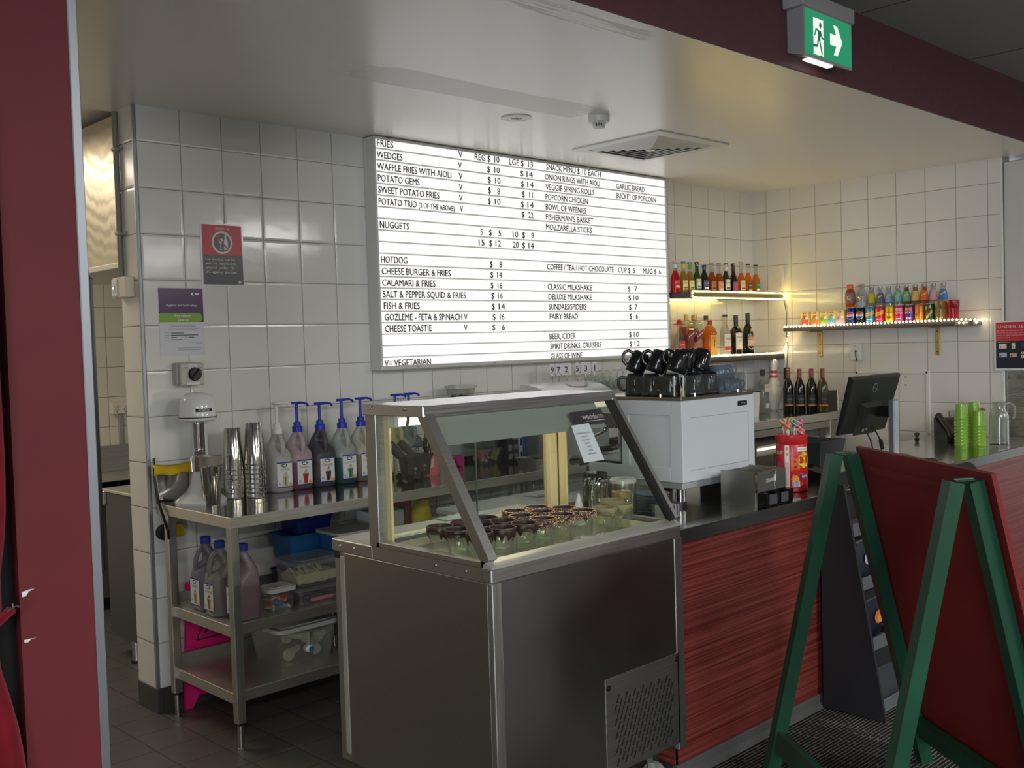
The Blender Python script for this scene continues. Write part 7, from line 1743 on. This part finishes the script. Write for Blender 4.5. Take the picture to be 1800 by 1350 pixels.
for z, o_, r_, m in ((.115, .008, .016, 9),):
    n = 18; vs = [(rr*math.cos(AS), rr*math.sin(AS), z)]; fs = []
    for i in range(n): a = 2*PI*i/n; x = r_*math.cos(a); vs.append(((rr+.0006)*math.cos(AS+x/rr), (rr+.0006)*math.sin(AS+x/rr), z+r_*1.2*math.sin(a)))
    for i in range(n): fs.append((0, 1+i, 1+(i+1) % n))
    mb.add(vs, fs, m)
part(t, 'print', mb, [mat('p_or', (226, 96, 40), .4), mat('print_orange', (222, 100, 36), .4), mat('print_yellow', (240, 214, 40), .4), mat('print_red', (176, 30, 40), .4), mat('print_blue', (44, 50, 130), .4), M_inkw, M_ink, mat('print_barcode', (90, 120, 180), .4), mat('print_gold', (236, 160, 40), .4), mat('print_magenta', (200, 60, 130), .4), mat('print_pale', (232, 190, 180), .4), mat('print_darkred', (170, 40, 30), .4)], angle=60)
LOL = [(-.045, -.010, (206, 100, 110), (232, 200, 130), 'pink and gold'), (-.030, .016, (200, 110, 90), (230, 210, 170), 'coral'), (-.012, -.020, (70, 130, 110), (190, 210, 190), 'green'), (.004, .020, (190, 60, 80), (230, 190, 120), 'crimson'), (.014, -.016, (206, 60, 110), (236, 190, 200), 'magenta'),
       (.028, .012, (222, 140, 110), (236, 220, 190), 'peach'), (.036, -.018, (196, 70, 110), (230, 170, 180), 'rose'), (.048, .004, (206, 176, 60), (150, 160, 60), 'yellow'), (.0, -.040, (214, 90, 100), (236, 200, 190), 'low pink'), (.040, .030, (150, 160, 70), (220, 210, 120), 'olive')]
for i, (dx, dy, c, c2, nm) in enumerate(LOL):
    h = .283 + .012*((i*3) % 4)/3 - (.03 if nm == 'low pink' else 0)
    t = thing('lollipop', '%s wrapped lollipop standing in the red tub' % nm, 'lollipop', (LX+dx*.72, LY+dy*.9, LZ+.121), group='lollipops in the red tub')
    q = h-.121; ox, oy = dx*.35, dy*.3
    mb = MB().tube([(0, 0, 0), (ox, oy, q)], .0026, 8); part(t, 'stick', mb, M_white)
    mb = MB().ball((ox, oy, q+.006), .0155, 14); part(t, 'sweet', mb, mat('lolly_%d' % i, c, .25))
    mb = MB()
    for k in range(3):
        a0 = k*2.1; mb.tube([(ox+.0157*math.cos(a0+j*.35)*math.sin(.5+j*.24), oy+.0157*math.sin(a0+j*.35)*math.sin(.5+j*.24), q+.006+.0157*math.cos(.5+j*.24)) for j in range(9)], .0022, 6)
    mb.lathe([(.003, q-.020), (.009, q-.026), (.004, q-.014), (.007, q-.008)], ox, oy, n=10)
    part(t, 'wrapper', mb, mat('wrap_%d' % i, c2, .3))

# ================================================================== TILL END OF THE COUNTER
t = thing('monitor', 'black computer monitor seen from behind on a silver stand', 'monitor', (3.38, -1.66, .9))
b0 = Vector((3.082, -1.605, 1.037)); b1 = Vector((3.605, -1.605, 1.033)); t0 = Vector((3.055, -1.700, 1.348)); t1 = Vector((3.618, -1.700, 1.350))
fw = Vector((0, .956, .292)); u_ = (b1-b0).normalized(); v_ = (t0-b0).normalized()
def mq(a, b, d): return b0.lerp(b1, a).lerp(t0.lerp(t1, a), b) + fw*d
def mslab(mb, a0, a1, c0, c1, d0, d1, m=0, ch=.0):
    vs = [mq(a0, c0, d1), mq(a1, c0, d1), mq(a1, c1, d1), mq(a0, c1, d1), mq(a0+ch, c0+ch*1.6, d0), mq(a1-ch, c0+ch*1.6, d0), mq(a1-ch, c1-ch*1.6, d0), mq(a0+ch, c1-ch*1.6, d0)]
    mb.add(vs, [(0, 1, 2, 3), (7, 6, 5, 4), (0, 4, 5, 1), (1, 5, 6, 2), (2, 6, 7, 3), (3, 7, 4, 0)], m)
M_mon = mat('monitor_black', (26, 26, 28), .4)
mb = MB(); mslab(mb, 0, 1, 0, 1, .004, .018); mslab(mb, 0, 1, 0, 1, -.008, .004, 0, .02); part(t, 'casing', mb, M_mon, world=True)
mb = MB(); mslab(mb, .28, .72, -.03, .55, -.030, -.006, 0, .04); part(t, 'rear_bulge', mb, M_mon, world=True)
mb = MB(); mslab(mb, .32, .62, .03, .16, -.0312, -.030); part(t, 'port_recess', mb, M_blackg, world=True)
mb = MB(); mslab(mb, .36, .40, .06, .11, -.0325, -.031); mslab(mb, .42, .46, .06, .11, -.0325, -.031); part(t, 'port', mb, M_grey, world=True)
mb = MB(); mslab(mb, .012, .988, .03, .985, .018, .019); part(t, 'screen', mb, M_blackg, world=True)
lc = mq(.5, .80, -.0088); n_l = 24
mb = MB().tube([lc + u_*(.024*math.cos(2*PI*i/n_l)) + v_*(.024*math.sin(2*PI*i/n_l)) for i in range(n_l)], .0024, 6, closed=True).text('DELL', lc, u_, v_, -.019, .019, -.006, .013); part(t, 'logo', mb, mat('logo_silver', (150, 152, 155), .3, .7), world=True)
mb = MB().box(3.385, 3.445, -1.770, -1.735, .906, 1.215, b=.006); part(t, 'stand_post', mb, mat('stand_silver', (150, 152, 158), .35, .6), world=True)
mb = MB().box(3.395, 3.435, -1.737, -1.665, 1.12, 1.18, b=.004); part(t, 'tilt_arm', mb, M_black, world=True)
mb = MB().lathe([(.115, .9), (.118, .903), (.118, .908), (.112, .911)], 3.415, -1.72, 32); part(t, 'stand_base', mb, M_black, world=True)
mb = MB().tube([(3.28, -1.655, 1.06), (3.275, -1.69, 1.0), (3.27, -1.71, .93), (3.27, -1.70, .905)], .004, 8); part(t, 'cable', mb, M_black, world=True)
mb = MB().tube([(3.345, -1.66, 1.08), (3.35, -1.69, 1.03), (3.33, -1.72, .99), (3.30, -1.74, .93), (3.28, -1.75, .905)], .004, 8).tube([(3.335, -1.715, 1.0), (3.315, -1.735, .955)], .011, 10); part(t, 'cable_with_block', mb, M_black, world=True)
M_gcup = mat('cup_lime', (124, 170, 46), .25, coat=.3)
def gstack(x, y, n, pitch, nm):
    first = None
    for k in range(n):
        where = 'topmost' if k == n-1 else ('bottom' if k == 0 else ('second', 'third', 'fourth', 'fifth', 'sixth', 'seventh', 'eighth', 'ninth', 'tenth')[k-1] + ' from the bottom')
        if first is None:
            t = thing('lime_cup', '', 'cup', (x, y, .9), group=nm)
            mb = MB().lathe([(.0405, 0), (.0415, .002), (.0415, .007), (.0385, .011), (.0375, .04), (.031, .092), (.028, .095), (.002, .095)], n=28)
            nn = 28
            for q in range(4, 7):
                for i in range(nn):
                    a = 2*PI*i/nn; px, py, pz = mb.v[q*nn+i]; f = 1 - .05*abs(math.cos(3.5*a)); mb.v[q*nn+i] = (px*f, py*f, pz)
            part(t, 'cup', mb, M_gcup, angle=28); first = t
        else: t = copy_tree(first); t.location = (x+.0006*(k % 2), y, .9+pitch*k); t.rotation_euler.z = .12*(k % 3)
        t['label'] = 'upturned lime green cup, %s in %s' % (where, nm)
gstack(4.140, -1.822, 9, .0192, 'the tall left stack')
gstack(4.180, -1.906, 7, .0185, 'the short front stack')
gstack(4.330, -1.822, 9, .0192, 'the rear stack behind the other two')
t = thing('glass_pitcher', 'clear ribbed glass water pitcher with curved handle at the counter end', 'pitcher', (4.300, -1.975, .9))
n = 48; PR = [(.052, 0), (.056, .004), (.056, .012), (.0545, .02), (.0545, .165), (.050, .185), (.036, .210), (.034, .222), (.036, .245), (.040, .256), (.037, .256), (.032, .225), (.047, .185), (.051, .165), (.051, .02), (.002, .014)]
mb = MB().lathe(PR, n=n)
for q in (3, 4):
    for i in range(n):
        x, y, z = mb.v[q*n+i]; f = 1.022 if i % 3 == 0 else .99; mb.v[q*n+i] = (x*f, y*f, z)
part(t, 'pitcher', mb, glass('pitcher_glass', (232, 236, 232), .06, 1.6, facing=.3), angle=30)
mb = MB().tube([(.030, -.022, .235), (.060, -.042, .245), (.082, -.058, .225), (.086, -.060, .185), (.080, -.056, .155), (.076, -.052, .150)], .0065, 10); part(t, 'handle', mb, glass('pitcher_handle', (232, 236, 232), .25, 1.6, facing=.3))
t = thing('cream_tin', 'small cream tin standing behind the glass pitcher', 'tin', (4.36, -1.84, .9))
mb = MB().lathe([(.03, 0), (.032, .003), (.032, .215), (.030, .218), (.002, .218)], n=22); part(t, 'tin', mb, mat('tin_cream', (226, 210, 180), .4)); mb = MB().lathe([(.0324, .19), (.0324, .215)], n=22, cap0=False, cap1=False); part(t, 'band', mb, mat('tin_brown', (130, 96, 60), .4))
t = thing('desk_phone', 'black desk phone with slanted handset behind the lime cup stacks', 'phone', (4.52, -1.62, .9))
R_ = Matrix.Rotation(-.75, 4, 'Z')
def ph(mb): mb.xf(0, lambda p: R_ @ p + Vector((4.50, -1.63, .9))); return mb
mb = MB().prism([(-.10, 0), (.09, 0), (.09, .13), (.075, .13), (-.10, .03)], (-.09, 0, 0), EY, EZ, (.18, 0, 0)); part(t, 'base', ph(mb), M_black, world=True)
mb = MB().tube([(-.06, -.10, .035), (-.06, -.02, .088), (-.06, .08, .142)], .02, 12, flat=.7).ball((-.06, -.10, .028), .026, 12).ball((-.06, .085, .135), .026, 12); part(t, 'handset', ph(mb), M_black, world=True)
mb = MB().box(-.005, .08, .06, .075, .135, .175, b=.004); part(t, 'display', ph(mb), M_grey, world=True)
mb = MB()
for i in range(4): mb.ball((4.44+.02*i, -1.72+.012*(i % 2), .908), .014, 10)
mb.tube([(4.40, -1.70, .906), (4.46, -1.74, .906), (4.52, -1.72, .906)], .006, 8)
single('phone_coil', mb, M_black, 'black coiled phone lead lying in front of the desk phone', 'lead')
mb = MB().lathe([(.014, .9), (.016, .903), (.010, .91), (.010, .925), (.016, .93), (.014, .942), (.004, .946)], 4.36, -1.452, 16)
single('bottle_stopper', mb, M_black, 'small black round topped stopper at the rear edge of the counter', 'stopper')
t = thing('till_box', 'dark open topped box on the counter right of the lollipop tub', 'box', (2.75, -1.62, .9))
mb = MB().frustum(2.78, -1.62, .9, 1.045, .20, .20, .26, .24, 0, .006, 3, True, .005); part(t, 'box', mb, mat('till_dark', (44, 46, 48), .45), world=True)
t = thing('knock_box', 'black round topped waste bin behind the coffee machine on the counter', 'bin', (2.15, -1.60, .9))
mb = MB().frustum(2.18, -1.56, .9, 1.07, .15, .14, .17, .16, 0, .03, 4, True, .004); part(t, 'bin', mb, M_black, world=True)
mb = MB().box(2.025, 2.033, -1.70, -1.46, .9, 1.20, b=.002); single('black_board', mb, M_black, 'thin black upright board against the right side of the coffee machine', 'board')
t = thing('payment_terminal', 'low black payment terminal on the counter behind the sandwich board top', 'terminal', (2.45, -1.84, .9))
mb = MB().prism([(-.09, 0), (.09, 0), (.09, .055), (.05, .06), (-.09, .02)], (2.38, -1.84, .9), EY, EZ, (.09, 0, 0)); part(t, 'body', mb, M_black, world=True)
mb = MB().box(2.39, 2.46, -1.81, -1.77, .957, .964); part(t, 'screen', mb, M_blackg, world=True)

# ================================================================== CORNER BENCH TOP: WINE, PIN, GIN
ZB = 1.033
WINE = [(.035, 0), (.038, .004), (.038, .165), (.034, .195), (.022, .225), (.0155, .24), (.0145, .25), (.0145, .305)]
for i, (x, y) in enumerate(((4.591, -.407), (4.620, -.482), (4.649, -.559), (4.668, -.635))):
    green = i == 3
    t = thing('wine_bottle', ('dark wine bottle, first of the four from the bowling pin', 'dark wine bottle, second of the four from the bowling pin', 'dark wine bottle, third of the four from the bowling pin', 'olive green wine bottle, last of the four at the bench end')[i], 'bottle', (x, y, ZB), group='wine bottles on the corner bench')
    mb = MB().lathe(WINE, n=24); part(t, 'glass_body', mb, mat('wine_olive', (66, 64, 24), .1, spec=.7) if green else mat('wine_black', (14, 16, 18), .08, spec=.7), angle=60)
    mb = MB().lathe([(.0152, .242), (.0156, .30), (.0156, .308), (.012, .310), (.002, .310)], n=18); part(t, 'capsule', mb, mat('capsule_copper', (136, 82, 66), .4, .3))
    ang = -PI/2-.75
    mb = MB().band(0, 0, .0384, .045, .125, ang, 1.0, 0).band(0, 0, .0387, .045, .056, ang, .98, 1); mb.text('Old Soldier', None, None, None, None, None, .088, .012, 2, 'C', .045, wrap=(0, 0, .0389, ang), shear=.2); mb.disc(0, 0, .001, (0, -.0389, .112), EX, EZ, 2, 6)
    part(t, 'label', mb, [mat('wine_label', (34, 36, 40), .5), mat('wine_label_orange', (206, 120, 60), .5), mat('wine_label_ink', (130, 132, 138), .5)])
t = thing('bowling_pin', 'white bowling pin with two red neck stripes on the corner bench', 'bowling pin', (4.665, -.245, ZB))
PIN = [(.026, 0), (.030, .008), (.040, .05), (.055, .095), (.0605, .125), (.058, .16), (.045, .20), (.030, .235), (.0245, .262), (.0235, .275), (.0255, .30), (.0305, .33), (.032, .35), (.028, .369), (.016, .380), (.003, .383)]
mb = MB().lathe(PIN, n=32); part(t, 'pin', mb, mat('pin_white', (226, 224, 218), .2, coat=.4), angle=70)
mb = MB().lathe([(.0288, .242), (.0254, .262)], n=32, cap0=False, cap1=False).lathe([(.0243, .276), (.0258, .296)], n=32, cap0=False, cap1=False)
part(t, 'red_stripe', mb, mat('stripe_red', (226, 60, 60), .3), angle=70)
mb = MB().text('QUBICA', None, None, None, None, None, .185, .009, 0, 'C', .03, wrap=(0, 0, .0535, -PI/2-.3)).text('AMF', None, None, None, None, None, .172, .008, 0, 'C', .022, wrap=(0, 0, .0575, -PI/2-.3)); part(t, 'print', mb, M_ink)
t = thing('gin_bottle', 'clear square shouldered gin bottle with cream label left of the bowling pin', 'bottle', (4.38, -.33, ZB))
mb = MB().loft([(0, 0, 0, .078, .066, .02), (0, 0, .006, .084, .072, .022), (0, 0, .20, .084, .072, .022), (0, 0, .232, .06, .055, .024), (0, 0, .25, .03, .03, .0149), (0, 0, .285, .03, .03, .0149)], n=5); part(t, 'glass_body', mb, glass('gin_glass', (206, 212, 206), .15, 1.3, facing=.3))
mb = MB().lathe([(.0165, .272), (.0165, .315), (.002, .316)], n=18); part(t, 'cap', mb, mat('cap_navy', (30, 28, 50), .35))
mb = MB().rect(-.034, .034, .155, .21, (0, -.0366, 0), EX, EZ, 0).rect(-.02, .02, .04, .075, (0, -.0366, 0), EX, EZ, 1); mb.text('GORDON', (0, -.0370, 0), EX, EZ, -.03, .03, .185, .010, 2); part(t, 'label', mb, [mat('label_cream2', (214, 206, 180), .4), mat('label_silver', (200, 204, 206), .4), mat('label_red', (206, 44, 48), .4)])
t = thing('paper_cup_stack', 'white paper cup with black lid between the blue cups and gin bottle', 'cup', (4.12, -.42, ZB)); t.name = 'paper_cup'
mb = MB().lathe([(.032, 0), (.045, .17), (.046, .172)], n=24); part(t, 'cup', mb, M_white); mb = MB().lathe([(.048, .168), (.048, .180), (.042, .184), (.002, .185)], n=24); part(t, 'lid', mb, M_black)
t = thing('bar_scale', 'dark coiled bar gadget behind the blue cups on the corner bench', 'gadget', (4.25, -.20, ZB)); t.name = 'wire_gadget'
mb = MB().tube([(4.20, -.2, 1.06), (4.20, -.2, 1.20), (4.22, -.2, 1.235), (4.26, -.2, 1.22), (4.27, -.2, 1.16), (4.25, -.2, 1.12)], .008, 8); part(t, 'arm', mb, M_black, world=True); mb = MB().lathe([(.05, 0), (.05, .02), (.01, .028)], 4.21, -.2, 20); mb.xf(0, lambda p: p+Vector((0, 0, ZB))); part(t, 'foot', mb, M_black, world=True)
